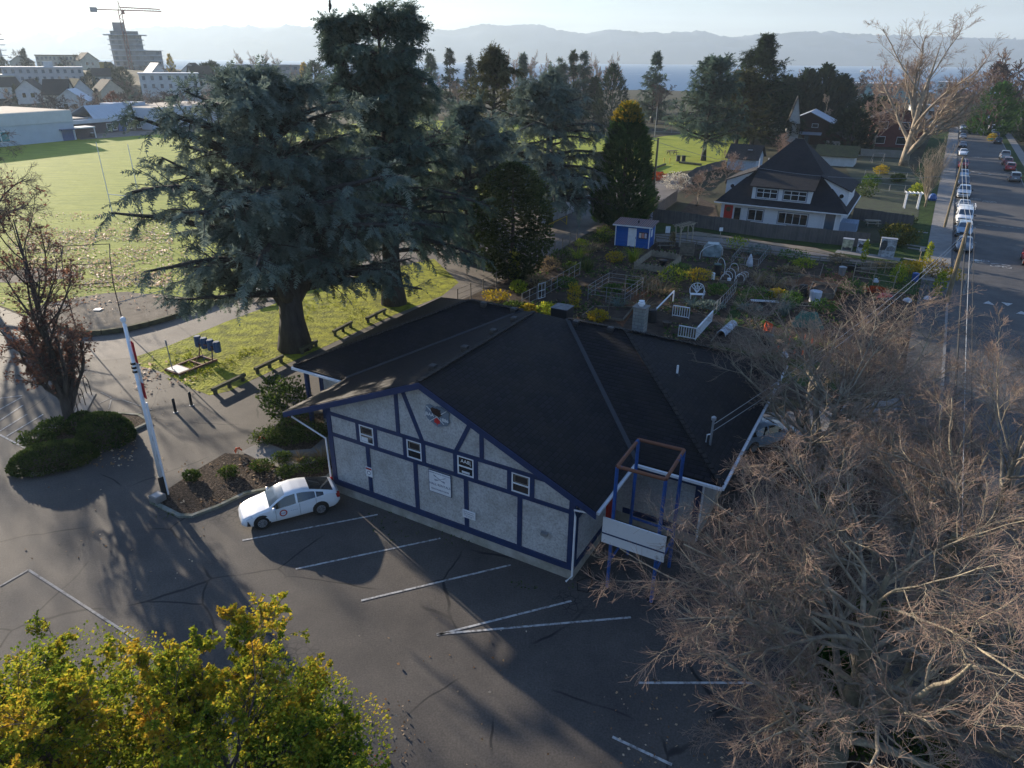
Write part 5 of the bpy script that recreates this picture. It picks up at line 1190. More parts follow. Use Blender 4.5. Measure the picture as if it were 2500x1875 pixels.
for x, d, y in [(1830, 270, 150), (2150, 275, 150), (2175, 265, 160), (2220, 300, 145), (2330, 290, 190), (2260, 330, 165), (2375, 330, 190), (1950, 330, 170)]:
    far_px('bare1', x, d, y, label='bare reddish tree behind the giant poplar near the shore', group='bare trees near the shore')
for x, d, y in [(2130, 215, 232), (2170, 205, 238), (2105, 180, 262)]: far_px('evergreen', x, d, y, label='dark evergreen bush massed left of the giant poplar', group='evergreens beside the giant poplar', wide=1.3)
# right-hand hedge row along the street
for s, t, h, k, lab in [(42, 15.8, 3.6, 'evergreen', 'dark rounded evergreen at the right edge beside the street'), (62, 16.5, 4.5, 'evergreen', 'large dark evergreen overhanging the right sidewalk'), (78, 17.5, 5.0, 'green', 'green bushy tree right of the red car'), (105, 19, 7.0, 'bare1', 'reddish bare hedge tree right of the parked cars'), (128, 19, 8.0, 'bare1', 'brown twiggy tree behind the far right pole'), (155, 18, 8.0, 'evergreen', 'dark evergreen beyond the far parked cars'), (90, 21, 6.5, 'bare2', 'brown bare bush at the right edge above the street'), (185, 16.5, 10.0, 'green', 'green tree by the end of the parked cars')]:
    far_tree(k, st(s, t), h, label=lab, wide=1.2)
# ------------------------------------------------------------------ cars
def paint(name, c, rough=0.28):
    return mat(name, c, rough, tuple(x * 0.92 for x in c), 0.8, spec=0.5, coat=0.6)
M_cw = paint('white_car_paint', (0.74, 0.76, 0.78)); M_cs = paint('silver_car_paint', (0.36, 0.39, 0.42)); M_cg = paint('grey_car_paint', (0.12, 0.13, 0.145)); M_ck = paint('black_car_paint', (0.018, 0.02, 0.025))
M_cr = paint('red_car_paint', (0.40, 0.02, 0.025)); M_cm = paint('maroon_car_paint', (0.14, 0.015, 0.03)); M_cb = paint('blue_car_paint', (0.22, 0.31, 0.40)); M_cd = paint('dark_blue_car_paint', (0.03, 0.05, 0.09))
M_lamp = mat('lamp_glass', (0.55, 0.58, 0.62), 0.1, spec=0.8); M_tail = mat('tail_lamp', (0.32, 0.012, 0.012), 0.2, spec=0.7); M_rim = mat('alloy_rim', (0.45, 0.46, 0.48), 0.3, metal=0.7); M_plate = mat('number_plate', (0.62, 0.65, 0.70), 0.5)
CARS = {
 'hatch': dict(L=4.57, top=[(0, .52), (.02, .66), (.07, .76), (.16, .88), (.25, .97), (.285, 1.02), (.37, 1.27), (.45, 1.43), (.53, 1.475), (.62, 1.46), (.72, 1.38), (.82, 1.25), (.92, 1.10), (.965, 1.04), (1, .78)], belt=[(0, .5), (.2, .84), (.5, .93), (.85, 1.06), (1, .9)], ws=(.285, .45), rg=(.70, .935), sg=[(.31, .545), (.565, .745), (.755, .83)], wb=(.195, .785), W=.88, r=.325),
 'sedan': dict(L=4.6, top=[(0, .5), (.03, .68), (.12, .82), (.27, .94), (.31, .98), (.43, 1.38), (.5, 1.44), (.62, 1.43), (.72, 1.33), (.84, 1.04), (.97, 1.0), (1, .7)], belt=[(0, .5), (.25, .84), (.5, .92), (.85, .98), (1, .85)], ws=(.31, .43), rg=(.71, .84), sg=[(.34, .53), (.55, .74)], wb=(.19, .79), W=.89, r=.32),
 'suv': dict(L=4.6, top=[(0, .6), (.03, .84), (.1, .98), (.25, 1.07), (.28, 1.12), (.38, 1.58), (.46, 1.67), (.7, 1.68), (.88, 1.62), (.975, 1.1), (1, .75)], belt=[(0, .6), (.25, 1.0), (.5, 1.08), (.9, 1.14), (1, .95)], ws=(.28, .40), rg=(.885, .97), sg=[(.31, .5), (.52, .7), (.72, .85)], wb=(.18, .80), W=.92, r=.36),
 'pickup': dict(L=5.6, top=[(0, .7), (.02, .98), (.05, 1.1), (.22, 1.2), (.25, 1.26), (.33, 1.78), (.38, 1.88), (.55, 1.88), (.61, 1.8), (.635, 1.2), (.68, 1.19), (.985, 1.2), (1, .9)], belt=[(0, .7), (.25, 1.14), (.6, 1.18), (1, 1.1)], ws=(.25, .345), rg=(.60, .632), sg=[(.275, .42), (.435, .57)], wb=(.165, .795), W=1.0, r=.40),
 'van': dict(L=5.5, top=[(0, .7), (.015, 1.0), (.05, 1.12), (.14, 1.24), (.165, 1.3), (.25, 1.88), (.3, 1.98), (.6, 2.0), (.97, 1.98), (.99, 1.6), (1, .9)], belt=[(0, .7), (.16, 1.16), (.5, 1.2), (1, 1.2)], ws=(.165, .265), rg=(2, 3), sg=[(.19, .33)], wb=(.15, .76), W=1.0, r=.37),
}
def make_car(name, label, kind, pm, group=None, detail=True):
    c = CARS[kind]; L = c['L']; W = c['W']
    root = thing(name, label, 'van' if kind == 'van' else ('pickup truck' if kind == 'pickup' else 'car'), (0, 0, 0), 0, group)
    cuts = sorted(set([round(x, 4) for x in list(np.linspace(0, 1, 34)) + [p[0] for p in c['top']] + list(c['ws']) + [q for q in c['rg'] if q <= 1] + [q for s in c['sg'] for q in s]]))
    xs = np.array(cuts); ip = lambda t, x: np.interp(x, [p[0] for p in t], [p[1] for p in t])
    top = ip(c['top'], xs); belt = np.minimum(ip(c['belt'], xs), top - .07)
    bot = ip([(0, .3), (.06, .2), (.5, .2), (.93, .24), (1, .4)], xs)
    w = W * ip([(0, .70), (.03, .85), (.12, .97), (.3, 1.0), (.8, 1.0), (.93, .95), (.985, .86), (1, .74)], xs)
    cab = ip([(0, 0.), (c['ws'][0] - .02, 0.), (c['ws'][1], 1.), (.7, 1.), (.9, .8 if kind in ('suv', 'van') else .5), (1, .3)], xs)
    if kind == 'pickup': cab = np.where(xs > .63, 0.0, cab)
    wr = w * (0.90 - (0.20 if kind != 'van' else 0.10) * cab)
    ring = []
    for i, x in enumerate(xs):
        X = L / 2 - x * L; t, b, z0, ww, r_ = top[i], belt[i], bot[i], w[i], wr[i]
        half = [(0, z0), (ww * .9, z0), (ww, z0 + .14), (ww * 1.0, (z0 + b) / 2 + .05), (ww * .975, b), (r_ + (ww * .975 - r_) * .25, t - .09), (r_ * .93, t - .02), (r_ * .5, t), (0, t)]
        ring.append([(X, y, z) for y, z in half] + [(X, -y, z) for y, z in half[-2:0:-1]])
    n = len(ring[0]); V = [p for r in ring for p in r]
    groups = {k: [] for k in ('body', 'ws', 'rg', 'gl', 'gr')}
    for i in range(len(xs) - 1):
        xm = (xs[i] + xs[i + 1]) / 2
        for k in range(n):
            k2 = (k + 1) % n; f = (i * n + k, i * n + k2, (i + 1) * n + k2, (i + 1) * n + k)
            key = 'body'
            if k in (6, 7, 8, 9) and c['ws'][0] <= xm <= c['ws'][1]: key = 'ws'
            elif k in (6, 7, 8, 9) and c['rg'][0] <= xm <= c['rg'][1]: key = 'rg'
            elif k == 4 and any(a <= xm <= b for a, b in c['sg']): key = 'gl'
            elif k == n - 5 and any(a <= xm <= b for a, b in c['sg']): key = 'gr'
            groups[key].append(f)
    m0 = len(xs) - 1
    groups['body'] += [tuple(range(n)), tuple(range(m0 * n, m0 * n + n))]
    def sub(name_, fs, m_):
        if not fs: return
        used = sorted({v for f in fs for v in f}); idx = {v: i for i, v in enumerate(used)}
        mb = MB(); mb.add([V[v] for v in used], [[idx[v] for v in f] for f in fs])
        return mb.build(name_, m_, root, smooth=True)
    body = sub('body', groups['body'], pm)
    md = body.modifiers.new('edge', 'EDGE_SPLIT'); md.split_angle = R(38)
    sub('windscreen', groups['ws'], M_glassb); sub('rear_window', groups['rg'], M_glass); sub('side_window', groups['gl'], M_glass); sub('side_window', groups['gr'], M_glass)
    r = c['r']
    for fx in c['wb']:
        X = L / 2 - fx * L; ww = float(np.interp(fx, xs, w))
        for sg in (1, -1):
            y = sg * (ww + 0.006); prof = lambda rr, y0, y1, m_, nm, par: None
            mb = MB(); mb.tube([(X, sg * (ww - .16), r + .03), (X, y - sg * .002, r + .03)], r + .065, 18); mb.build('wheel_arch', M_black, root)
            mb = MB(); mb.tube([(X, sg * (ww - .2), r), (X, sg * (ww + .012), r), (X, sg * (ww + .02), r)], [r, r, r * .93], 18); wh = mb.build('wheel', M_black, root)
            mb = MB(); mb.tube([(X, sg * (ww + .005), r), (X, sg * (ww + .024), r)], r * .66, 16)
            if detail:
                pass
            rim = mb.build('rim', M_rim, wh)
            if detail:
                mb = MB()
                for k in range(9):
                    a = 2 * math.pi * (k + .5) / 9; mb.bar((X + r * .2 * math.cos(a), sg * (ww + .026), r + r * .2 * math.sin(a)), (X + r * .58 * math.cos(a), sg * (ww + .026), r + r * .58 * math.sin(a)), .006, .055, up=(0, 1, 0))
                mb.build('rim_gap', M_black, wh)
    zf = float(np.interp(.05, xs, top)); wf = float(np.interp(.05, xs, w)); zr = float(np.interp(.96, xs, belt)); wrr = float(np.interp(.975, xs, w))
    for sg in (1, -1):
        if kind in ('hatch', 'sedan', 'suv'):
            mb = MB(); mb.add([(L / 2 - .10, sg * wf * .62, zf - .17), (L / 2 - .22, sg * wf * 1.0, zf - .13), (L / 2 - .52, sg * wf * 1.085, zf - .04), (L / 2 - .50, sg * wf * .98, zf + .045), (L / 2 - .16, sg * wf * .66, zf - .06)], [(0, 1, 2, 3, 4)])
            o = mb.build('headlight', M_lamp, root)
        else:
            mb = MB(); mb.box((L / 2 - .05, sg * wf * .78, zf - .22), (.1, .3, .2)); o = mb.build('headlight', M_lamp, root)
        mb = MB(); mb.box((-L / 2 + .13, sg * wrr * .93, zr - .14), (.22, .16, .24)); mb.build('tail_light', M_tail, root)
        xm = L / 2 - (c['ws'][0] + .035) * L; mb = MB(); mb.lathe([(.04, -.1), (.11, -.05), (.11, .05), (.05, .09)], 8); mb.v = [(x_ * .7 + xm, y_ * 1.1 + sg * (W + .1), z_ + float(np.interp(c['ws'][0] + .06, xs, belt)) + .08) for x_, y_, z_ in mb.v]; mb.build('mirror', M_black if kind in ('pickup', 'van') else pm, root, smooth=True)
    mb = MB(); mb.box((L / 2 + .005, 0, .42), (.02, .34, .12)); mb.build('number_plate', M_plate, root); mb = MB(); mb.box((-L / 2 + .02, 0, .72), (.05, .34, .13)); mb.build('number_plate', M_plate, root)
    if kind in ('pickup', 'van', 'suv'):
        mb = MB(); mb.box((L / 2 - .03, 0, zf - .28), (.1, W * 1.05, .2)); mb.build('grille', M_dark, root)
        mb = MB(); mb.box((L / 2 - .01, 0, .48), (.12, W * 1.75, .16)); mb.build('bumper', M_grey if kind != 'suv' else M_dark, root)
    if kind == 'pickup': MB().bb(-L / 2 + .1, L / 2 - .66 * L, -W * .85, W * .85, 1.16, 1.215).build('bed_cover', M_dark, root)
    return root
# the white hatchback by the hall
fw, rw = g(640, 1294), g(785, 1257)
cdir = unit((fw - rw)[None])[0]; rzc = math.atan2(cdir[1], cdir[0]); side = np.array([cdir[1], -cdir[0], 0])
mid = (fw + rw) / 2 + side * 0.0
P = mid - np.array([-cdir[1], cdir[0], 0]) * 0.87 + cdir * -0.05
car = make_car('parked_car', 'white hatchback with round red ring logo parked against the hall corner', 'hatch', M_cw)
# the visible flank is the car's left side when it faces the camera's left
sgn = 1.0
P = mid + np.array([cdir[1], -cdir[0], 0]) * 0.87 * (1 if np.dot(np.array([cdir[1], -cdir[0], 0]), mid) > 0 else -1) - cdir * 0.09
car.location = (P[0], P[1], 0.03); car.rotation_euler = (0, 0, rzc)
ysg = 1 if np.dot(np.array([-cdir[1], cdir[0]]), -P[:2]) > 0 else -1
def ringdisc(mb, c, r0, r1, y, n=20):
    vs = [(c[0] + r * math.cos(2 * math.pi * i / n), y, c[1] + r * math.sin(2 * math.pi * i / n)) for r in (r0, r1) for i in range(n)]
    mb.add(vs, [(i, (i + 1) % n, n + (i + 1) % n, n + i) for i in range(n)])
mb = MB(); ringdisc(mb, (0.42, 0.62), 0.125, 0.18, ysg * 0.894); mb.build('logo_ring', M_red, car)
text('modo', 0.10, M_ink, car, (0.42, ysg * 0.896, 0.62), (R(90), 0, R(180) if ysg > 0 else 0), ext=0.001)
text('the car co-op', 0.06, M_ink, car, (-0.08, ysg * 0.896, 0.66), (R(90), 0, R(180) if ysg > 0 else 0), ext=0.001)
for x_, z0, z1 in ((0.75, .3, .82), (-0.35, .28, .92), (-1.12, .5, .98)): MB().bb(x_ - .006, x_ + .006, ysg * .886 - .004, ysg * .886 + .004, z0, z1).build('door_seam', M_dark, car)
for x_ in (-0.12, -1.0): mb = MB(); mb.box((x_, ysg * .893, .86), (.2, .03, .035)); mb.build('door_handle', M_cw, car)
mb = MB(); mb.box((2.2, 0, .42), (.1, 1.0, .1)); mb.build('grille', M_dark, car)
mb = MB(); mb.extr([(2.05, ysg * .80, .3), (2.0, ysg * .82, .58), (1.9, ysg * .835, .3)], (0.02, ysg * .02, 0)); mb.build('fog_vent', M_dark, car)
# street cars
def scar(src, label, px, py, t=None, toward=True, swap=None, group=None):
    q = g(px, py)[:2] - S0; s = q @ SE; tt = q @ SN if t is None else t
    d = -SE if toward else SE
    c = CARS[src['kindkey']]['L'] / 2
    P = st(s + c, tt, 0.09)
    return dup(src, P, math.atan2(d[1], d[0]), label, 1.0, group, swap)
proto = {}
for k, pm in (('sedan', M_cg), ('hatch', M_cs), ('suv', M_cg), ('pickup', M_cw), ('van', M_cw)):
    proto[k] = make_car('parked_car' if k not in ('van', 'pickup') else 'parked_' + ('van' if k == 'van' else 'pickup'), 'x', k, pm, detail=False); proto[k]['kindkey'] = k
LG, RG_ = 'cars parked along the left kerb', 'cars parked along the right kerb'
def sw(a, b): return {a.name: b}
row = [('sedan', 'dark grey sedan parked first in the left row beside the leaning pole', 2338, 618, True, None), ('suv', 'grey blue car with a pale windscreen parked behind the dark grey sedan', 2342, 582, True, sw(M_cg, M_cb)),
       ('van', 'white van with a ladder rack on its roof in the left row', 2337, 551, True, None), ('hatch', 'silver car hidden between the white van and the white pickup', 2333, 518, True, None), ('pickup', 'white pickup truck parked at the left kerb behind the van', 2332, 485, True, None),
       ('suv', 'dark purple car just behind the white pickup', 2333, 457, True, sw(M_cg, M_cd)), ('hatch', 'pale blue hatchback between the dark purple car and the red car', 2329, 436, True, sw(M_cs, M_cb)), ('suv', 'red car parked in the left row', 2328, 411, True, sw(M_cg, M_cr)),
       ('hatch', 'white hatchback parked behind the red car of the left row', 2330, 381, True, sw(M_cs, M_cw)), ('sedan', 'black sedan behind the white hatchback in the left row', 2331, 361, True, sw(M_cg, M_ck)), ('sedan', 'grey sedan near the far end of the left row', 2328, 339, True, None), ('suv', 'dark suv last but one in the left row', 2325, 327, True, sw(M_cg, M_cd)), ('hatch', 'silver hatchback at the far end of the left row', 2325, 317, True, None)]
for i, (k, lab, px, py, tw, swp) in enumerate(row): scar(proto[k], lab, px, py, 1.15, tw, swp, LG)
row = [('suv', 'dark grey suv with red tail lights nearest in the right row', 2445, 444, None), ('suv', 'red suv parked in front of the dark grey suv in the right row', 2437, 418, sw(M_cg, M_cr)), ('suv', 'maroon suv close behind the silver pickup in the right row', 2434, 404, sw(M_cg, M_cm)), ('pickup', 'silver pickup truck at the side street corner in the right row', 2431, 391, sw(M_cw, M_cs)),
       ('suv', 'black suv beyond the green street sign', 2403, 351, sw(M_cg, M_ck)), ('suv', 'dark blue suv ahead of the black suv', 2405, 337, sw(M_cg, M_cd)), ('hatch', 'white hatchback in the middle of the far right row', 2392, 329, sw(M_cs, M_cw)), ('suv', 'white suv ahead of the white hatchback in the far right row', 2388, 317, sw(M_cg, M_cw)), ('hatch', 'silver hatchback in the far right row', 2383, 308, None), ('sedan', 'grey sedan near the end of the far right row', 2379, 300, None), ('hatch', 'pale car at the very end of the far right row', 2373, 292, sw(M_cs, M_cw))]
for i, (k, lab, px, py, swp) in enumerate(row): scar(proto[k], lab, px, py, 9.4, False, swp, RG_)
scar(proto['suv'], 'red car entering at the right edge of the street', 2520, 655, None, True, sw(M_cg, M_cr))
for k, (px, py, lab, swp, a) in enumerate([(1560, 291, 'white car parked on the road beyond the park', sw(M_cs, M_cw), 0.2), (1577, 290, 'black car parked beside the white car beyond the park', sw(M_cs, M_ck), 0.2), (1602, 293, 'grey car parked under the dark trees beyond the park', sw(M_cs, M_cg), 0.3)]):
    dup(proto['hatch'], (*g(px, py)[:2], 0.05 + gh(*g(px, py)[:2])), a, lab, 1.0, None, swp)
dup(proto['hatch'], (*g(1850, 1080)[:2], 0.08), 0.5, 'pale blue car glimpsed through the bare branches behind the hall', 1.0, None, sw(M_cs, M_cb))
dup(proto['sedan'], (*g(1975, 392)[:2], 0.02), 1.0, 'purple car parked before the brown garage', 1.0, None, sw(M_cg, M_cm))
# van roof rack
vq = g(2337, 551)[:2] - S0; P = st(vq @ SE + 2.75, 1.15, 0.09); t_ = thing('ladder_rack', 'white tube ladder rack mounted on the roof of the white van', 'roof rack', P, math.atan2(-SE[1], -SE[0]))
mb = MB()
for x_ in (-2.0, -0.6, 0.8): mb.tube([(x_, -1.0, 1.9), (x_, -1.0, 2.3), (x_, 1.0, 2.3), (x_, 1.0, 1.9)], 0.03, 5)
mb.tube([(-2.2, -1.0, 2.3), (1.1, -1.0, 2.3)], 0.03, 5); mb.tube([(-2.2, 1.0, 2.3), (1.1, 1.0, 2.3)], 0.03, 5); mb.build('rack_tubes', M_wpaint, t_)
for k in proto.values():
    for ch in list(k.children_recursive): bpy.data.objects.remove(ch)
    bpy.data.objects.remove(k)

# ------------------------------------------------------------------ things on the lot
P = g(405, 1215); fp = thing('flagpole', 'tall white flagpole with black foot leaning up from the front bed', 'flagpole', (P[0], P[1], 0.1))
MB().tube([(0, 0, 1.15), (0, 0, 9.2)], [0.10, 0.06], 12).build('pole', mat('peeling_white_paint', (0.70, 0.74, 0.78), 0.6, (0.40, 0.40, 0.38), 3.0, detail=8, lo=0.3, hi=0.42, stretch=(3, 3, .6)), fp, smooth=True); MB().tube([(0, 0, 0), (0, 0, 1.15)], 0.155, 12).build('pole_foot', M_dark, fp); mb = MB(); mb.lathe([(.10, 9.2), (.11, 9.24), (.11, 9.36), (.05, 9.42)], 12); mb.build('finial', M_wpaint, fp)
MB().tube([(0.12, -.02, 1.2), (0.10, -.02, 9.1)], 0.02, 5).build('halyard', M_wpaint, fp); MB().tube([(0.16, 0, 0.1), (0.16, 0, 5.2)], 0.05, 8).build('side_post', M_wpaint, fp)
for z_ in (6.75, 6.95, 7.15): mb = MB(); mb.lathe([(.125, z_), (.125, z_ + .09)], 12); mb.build('black_band', M_black, fp)
fl = thing('flag', 'red and white flag hanging limp from the white flagpole', 'flag', (P[0] + 0.14, P[1] - .02, 0.1))
def fold(z0, z1, m_, nm):
    mb = MB(); n = 10; vs = []
    for z_ in (z0, (z0 + z1) / 2, z1):
        for i in range(n): vs.append((0.0 + 0.010 * i, 0.05 * math.sin(i * 1.7 + z_), z_ - 0.012 * i))
    for i in range(n): vs.append((0, 0, 0)) if False else None
    mb.add(vs, [(j * n + i, j * n + i + 1, (j + 1) * n + i + 1, (j + 1) * n + i) for j in range(2) for i in range(n - 1)])
    o = mb.build(nm, m_, fl); sd = o.modifiers.new('cloth', 'SOLIDIFY'); sd.thickness = 0.012
M_flagred = mat('flag_red', (0.5, 0.02, 0.03), 0.8); fold(7.3, 8.3, M_flagred, 'red_band'); fold(6.3, 7.3, M_wpaint, 'white_band'); fold(5.5, 6.3, M_flagred, 'red_band')
P = g(398, 1222); pq = thing('plaque_stone', 'small concrete block with plaque at the foot of the flagpole', 'plaque', (P[0] - .15, P[1] - .1, 0.1), TH); mb = MB(); mb.extr([(-.28, -.3, 0), (.28, -.3, 0), (.28, .25, 0), (-.28, .25, 0)], (0, 0, .32)); mb.build('block', M_conc, pq)
mb = MB(); mb.bb(-.2, .2, -.22, .18, .321, .335); mb.build('plaque', M_grey, pq)
def bollard(x, y, lab):
    P = g(x, y); b = thing('bollard', lab, 'bollard', (P[0], P[1], 0.015), 0, 'black bollards across the drive'); mb = MB(); mb.lathe([(.085, 0), (.085, .88), (.06, .93), (.02, .95)], 12); mb.build('post', M_dark, b, smooth=False); mb = MB(); mb.lathe([(.16, 0), (.16, .02)], 8); mb.build('base_plate', M_galv, b); return b
bollard(429, 1007, 'black bollard nearer the flagpole of the pair across the drive'); bollard(468, 990, 'black bollard nearer the lawn of the pair across the drive')
def bike_rack(x, y, lab):
    P = g(x, y); b = thing('bike_rack', lab, 'bike rack', (P[0], P[1], 0.02), R(-28), 'bike racks on the paved strip')
    a = [(-.27, 0, 0), (-.27, 0, .95)] + [(.27 * math.cos(t), 0, .95 + .27 * math.sin(t)) for t in np.linspace(math.pi, 0, 9)[1:-1]] + [(.27, 0, .95), (.27, 0, 0)]
    MB().tube(a, .03, 7).build('hoop', M_dark, b); MB().tube([(-.27, 0, .62), (.27, 0, .62)], .022, 6).build('cross_bar', M_dark, b); MB().tube([(-.27, 0, .78), (.27, 0, .78)], .022, 6).build('cross_bar', M_dark, b)
    mb = MB(); mb.extr([(-.06, 0, .78), (.1, 0, .78), (.02, 0, .62), (-.14, 0, .62)], (0, .02, 0)); mb.build('emblem', M_dark, b)
    for s_ in (-.27, .27): mb = MB(); mb.lathe([(.09, 0), (.09, .015)], 8, (s_, 0, 0)); mb.build('base_plate', M_galv, b)
bike_rack(218, 963, 'black hoop bike rack farthest from the oak island'); bike_rack(203, 988, 'black hoop bike rack in the middle of the three'); bike_rack(188, 1014, 'black hoop bike rack closest to the oak trunk')
sheet('rack_slab', [(176, 1020), (205, 1018), (236, 960), (208, 957)], 0.05, M_conc)
# bushes of the island and beds
def bush(lab, x, y, rx, ry, h, lm, seed, **kw): P = g(x, y); return shrub(lab, (P[0], P[1], 0.1), rx, ry, h, lm, seed, **kw)
bush('big round clipped bush at the right end of the kerbed island', 262, 1072, 1.75, 1.35, 1.45, L_box, 301, n=6500, leaf=0.10, solid=True, name='clipped_bush', rot=TH)
bush('long low clipped bush at the front of the kerbed island', 135, 1132, 2.1, 1.3, 1.05, L_box, 302, n=7500, leaf=0.10, solid=True, name='clipped_bush', rot=-TH * .9)
bush('small dark bush behind the big round clipped bush', 205, 1050, 0.8, 0.8, 1.0, L_box, 303, n=1500, leaf=0.11, solid=True, name='clipped_bush')
bush('loose green bush left of the oak trunk', 140, 1060, 0.9, 0.7, 0.8, L_shrub, 304, n=900, leaf=0.16, name='shrub')
bush('loose dark bush at the back left of the island', 95, 1090, 1.0, 0.7, 0.8, L_shrub, 305, n=900, leaf=0.15, name='shrub')
P = g(712, 1040); shrub('open leafy rhododendron beside the hall entrance', (P[0], P[1], 0.05), 1.5, 1.4, 2.9, L_shrub, 306, n=1500, leaf=0.19, name='rhododendron')
P = g(665, 1003); shrub('smaller rhododendron on the drive side of the entrance bed', (P[0] + .3, P[1], 0.05), 1.0, 1.0, 2.3, L_shrub, 307, n=700, leaf=0.18, name='rhododendron')
for i, (x, y, h, lab) in enumerate([(700, 1075, .5, 'low spreading green bush in front of the rhododendron'), (760, 1070, .7, 'dark bush against the hall corner'), (665, 1075, .45, 'grassy edge bush by the orange marker')]): bush(lab, x, y, 1.2, 1.0, h, L_shrub, 310 + i, n=1300, leaf=0.12)
for i, (x, y, h, s_, lab) in enumerate([(735, 1130, .6, .5, 'pale grass tuft beside the entrance walk'), (785, 1128, .75, .65, 'larger pale grass tuft by the hall corner')]): P = g(x, y); blades('grass_tuft', lab, (P[0], P[1], .1), 160, h, s_, L_dry, 320 + i, wid=.012, lean=1.0)
for i, (x, y, r_, lab) in enumerate([(762, 1150, .9, 'dark green bush behind the parked hatchback'), (640, 1150, .6, 'low bush in the middle of the leafy bed'), (700, 1165, .5, 'low bush of the leafy bed above the hatchback roof'), (560, 1165, .5, 'sparse brown green bush in the leafy bed'), (690, 1130, .55, 'small bush at the path edge of the leafy bed'), (470, 1175, .4, 'mossy clump near the flagpole foot')]): bush(lab, x, y, r_, r_ * .8, .5, L_shrub, 330 + i, n=600, leaf=0.11, name='low_bush')
rng = np.random.default_rng(77)
def litter(name, polys, n, size, lm, z=0.12, lab=None):
    O = []
    for (x0, y0, x1, y1), k in zip(polys, n):
        px = rng.uniform(x0, x1, k); py = rng.uniform(y0, y1, k)
        O += [g(a, b, z) + np.array([0, 0, rng.uniform(0, .03)]) for a, b in zip(px, py)]
    O = np.array(O); cl = np.array([mnoise.noise(Vector((q[0] * .16, q[1] * .16, 7))) + .6 * mnoise.noise(Vector((q[0] * .7, q[1] * .7, 3))) for q in O]); O = O[cl + rng.normal(0, .18, len(O)) > -.08]
    k = len(O); D = rng.normal(0, 1, (k, 3)); D[:, 2] *= 0.5
    X = unit(D); Y = unit(np.cross(rng.normal(0, .5, (k, 3)) + [0, 0, 1], X)); Z = np.cross(X, Y); s = size * rng.uniform(.5, 1.3, k)[:, None]
    V, Fq = inst(LEAF[0], LEAF[1], O, X * s, Y * s, Z * s)
    o = npmesh(name, V, Fq, lm, attr=np.repeat(rng.uniform(0, 1, k), 4)); o['kind'] = 'stuff'; return o
litter('fallen_leaves', [(430, 1130, 640, 1230), (560, 1120, 700, 1180), (90, 1070, 330, 1140)], [700, 350, 200], 0.16, L_dead)
litter('field_leaves', [(60, 560, 420, 700), (0, 600, 500, 760), (20, 520, 420, 620), (330, 870, 480, 960)], [7000, 2200, 3200, 300], 0.26, L_glint, z=0.04)
litter('lot_leaves', [(0, 1100, 500, 1500), (650, 1500, 1600, 1875), (150, 880, 420, 1080), (700, 1700, 1000, 1875), (1500, 1500, 2100, 1875)], [90, 110, 120, 160, 300], 0.11, L_dead, z=0.03)
litter('shed_litter', [(780, 1830, 950, 1875)], [120], 0.1, L_red, z=0.03)
# orange marker flags
for i, (x, y, lab) in enumerate([(640, 1085, 'orange marker tuft by the entrance bed tip'), (583, 1112, 'orange marker tuft on the path edge of the leafy bed'), (708, 1032, 'red orange marker hanging in the rhododendron')]):
    P = g(x, y); t_ = thing('marker_flag', lab, 'marker', (P[0], P[1], .05)); MB().tube([(0, 0, 0), (0, 0, .42)], .015, 5).build('stake', M_woodpale, t_); mb = MB()
    for a in (0, 1.3, 2.5, 4.0): mb.extr([(0, 0, .44), (.22 * math.cos(a), .22 * math.sin(a), .36), (.2 * math.cos(a + .4), .2 * math.sin(a + .4), .18)], (.01, .01, .01))
    mb.build('ribbon', M_orange, t_)
# scrum sled on the lawn
P = g(470, 893); b = thing('scrum_sled', 'rusty training sled with four blue pads on the sunny lawn', 'training sled', (P[0], P[1], .02), math.atan2(*(g(523, 868) - g(440, 900))[[1, 0]]))
L_ = np.linalg.norm(g(540, 872)[:2] - g(432, 905)[:2])
for y_ in (-.75, .75): MB().bb(-L_ * .5, L_ * .45, y_ - .06, y_ + .06, 0, .16).build('runner', M_rust, b)
for k, x_ in enumerate((-L_ * .48, -L_ * .2, .1 * L_, L_ * .4)): MB().bb(x_ - .06, x_ + .06, -.69, .69, .03, .14).build('cross_beam', M_rust, b)
MB().bb(-L_ * .47, -L_ * .22, -.68, .68, .145, .17).build('foot_plate', M_galv, b)
MB().tube([(-.1 * L_, -.7, .15), (.12 * L_, -.7, 1.3), (.16 * L_, -.7, .1)], .03, 5).build('brace', M_rust, b); MB().tube([(.35 * L_, -.7, .1), (.4 * L_, -.7, 1.1), (.4 * L_, .7, 1.1), (.35 * L_, .7, .1)], .05, 6).build('pad_frame', M_rust, b)
M_pad = mat('blue_padding', (0.03, 0.08, 0.18), 0.6)
for k in range(4):
    y_ = -1.05 + .7 * k; mb = MB(); mb.lathe([(.2, .75), (.25, .8), (.25, 1.5), (.2, 1.56)], 10, (.45 * L_, y_, 0)); mb.build('pad', M_pad, b, smooth=False)
P = g(422, 906); b = thing('sign_post', 'thin grey post standing at the tip of the lawn', 'post', (P[0], P[1], .02)); MB().tube([(0, 0, 0), (-.05, 0, 2.2)], .035, 6).build('post', M_galv, b); mb = MB(); mb.box((-.05, 0, 2.1), (.1, .05, .4)); mb.build('plate', M_galv, b)
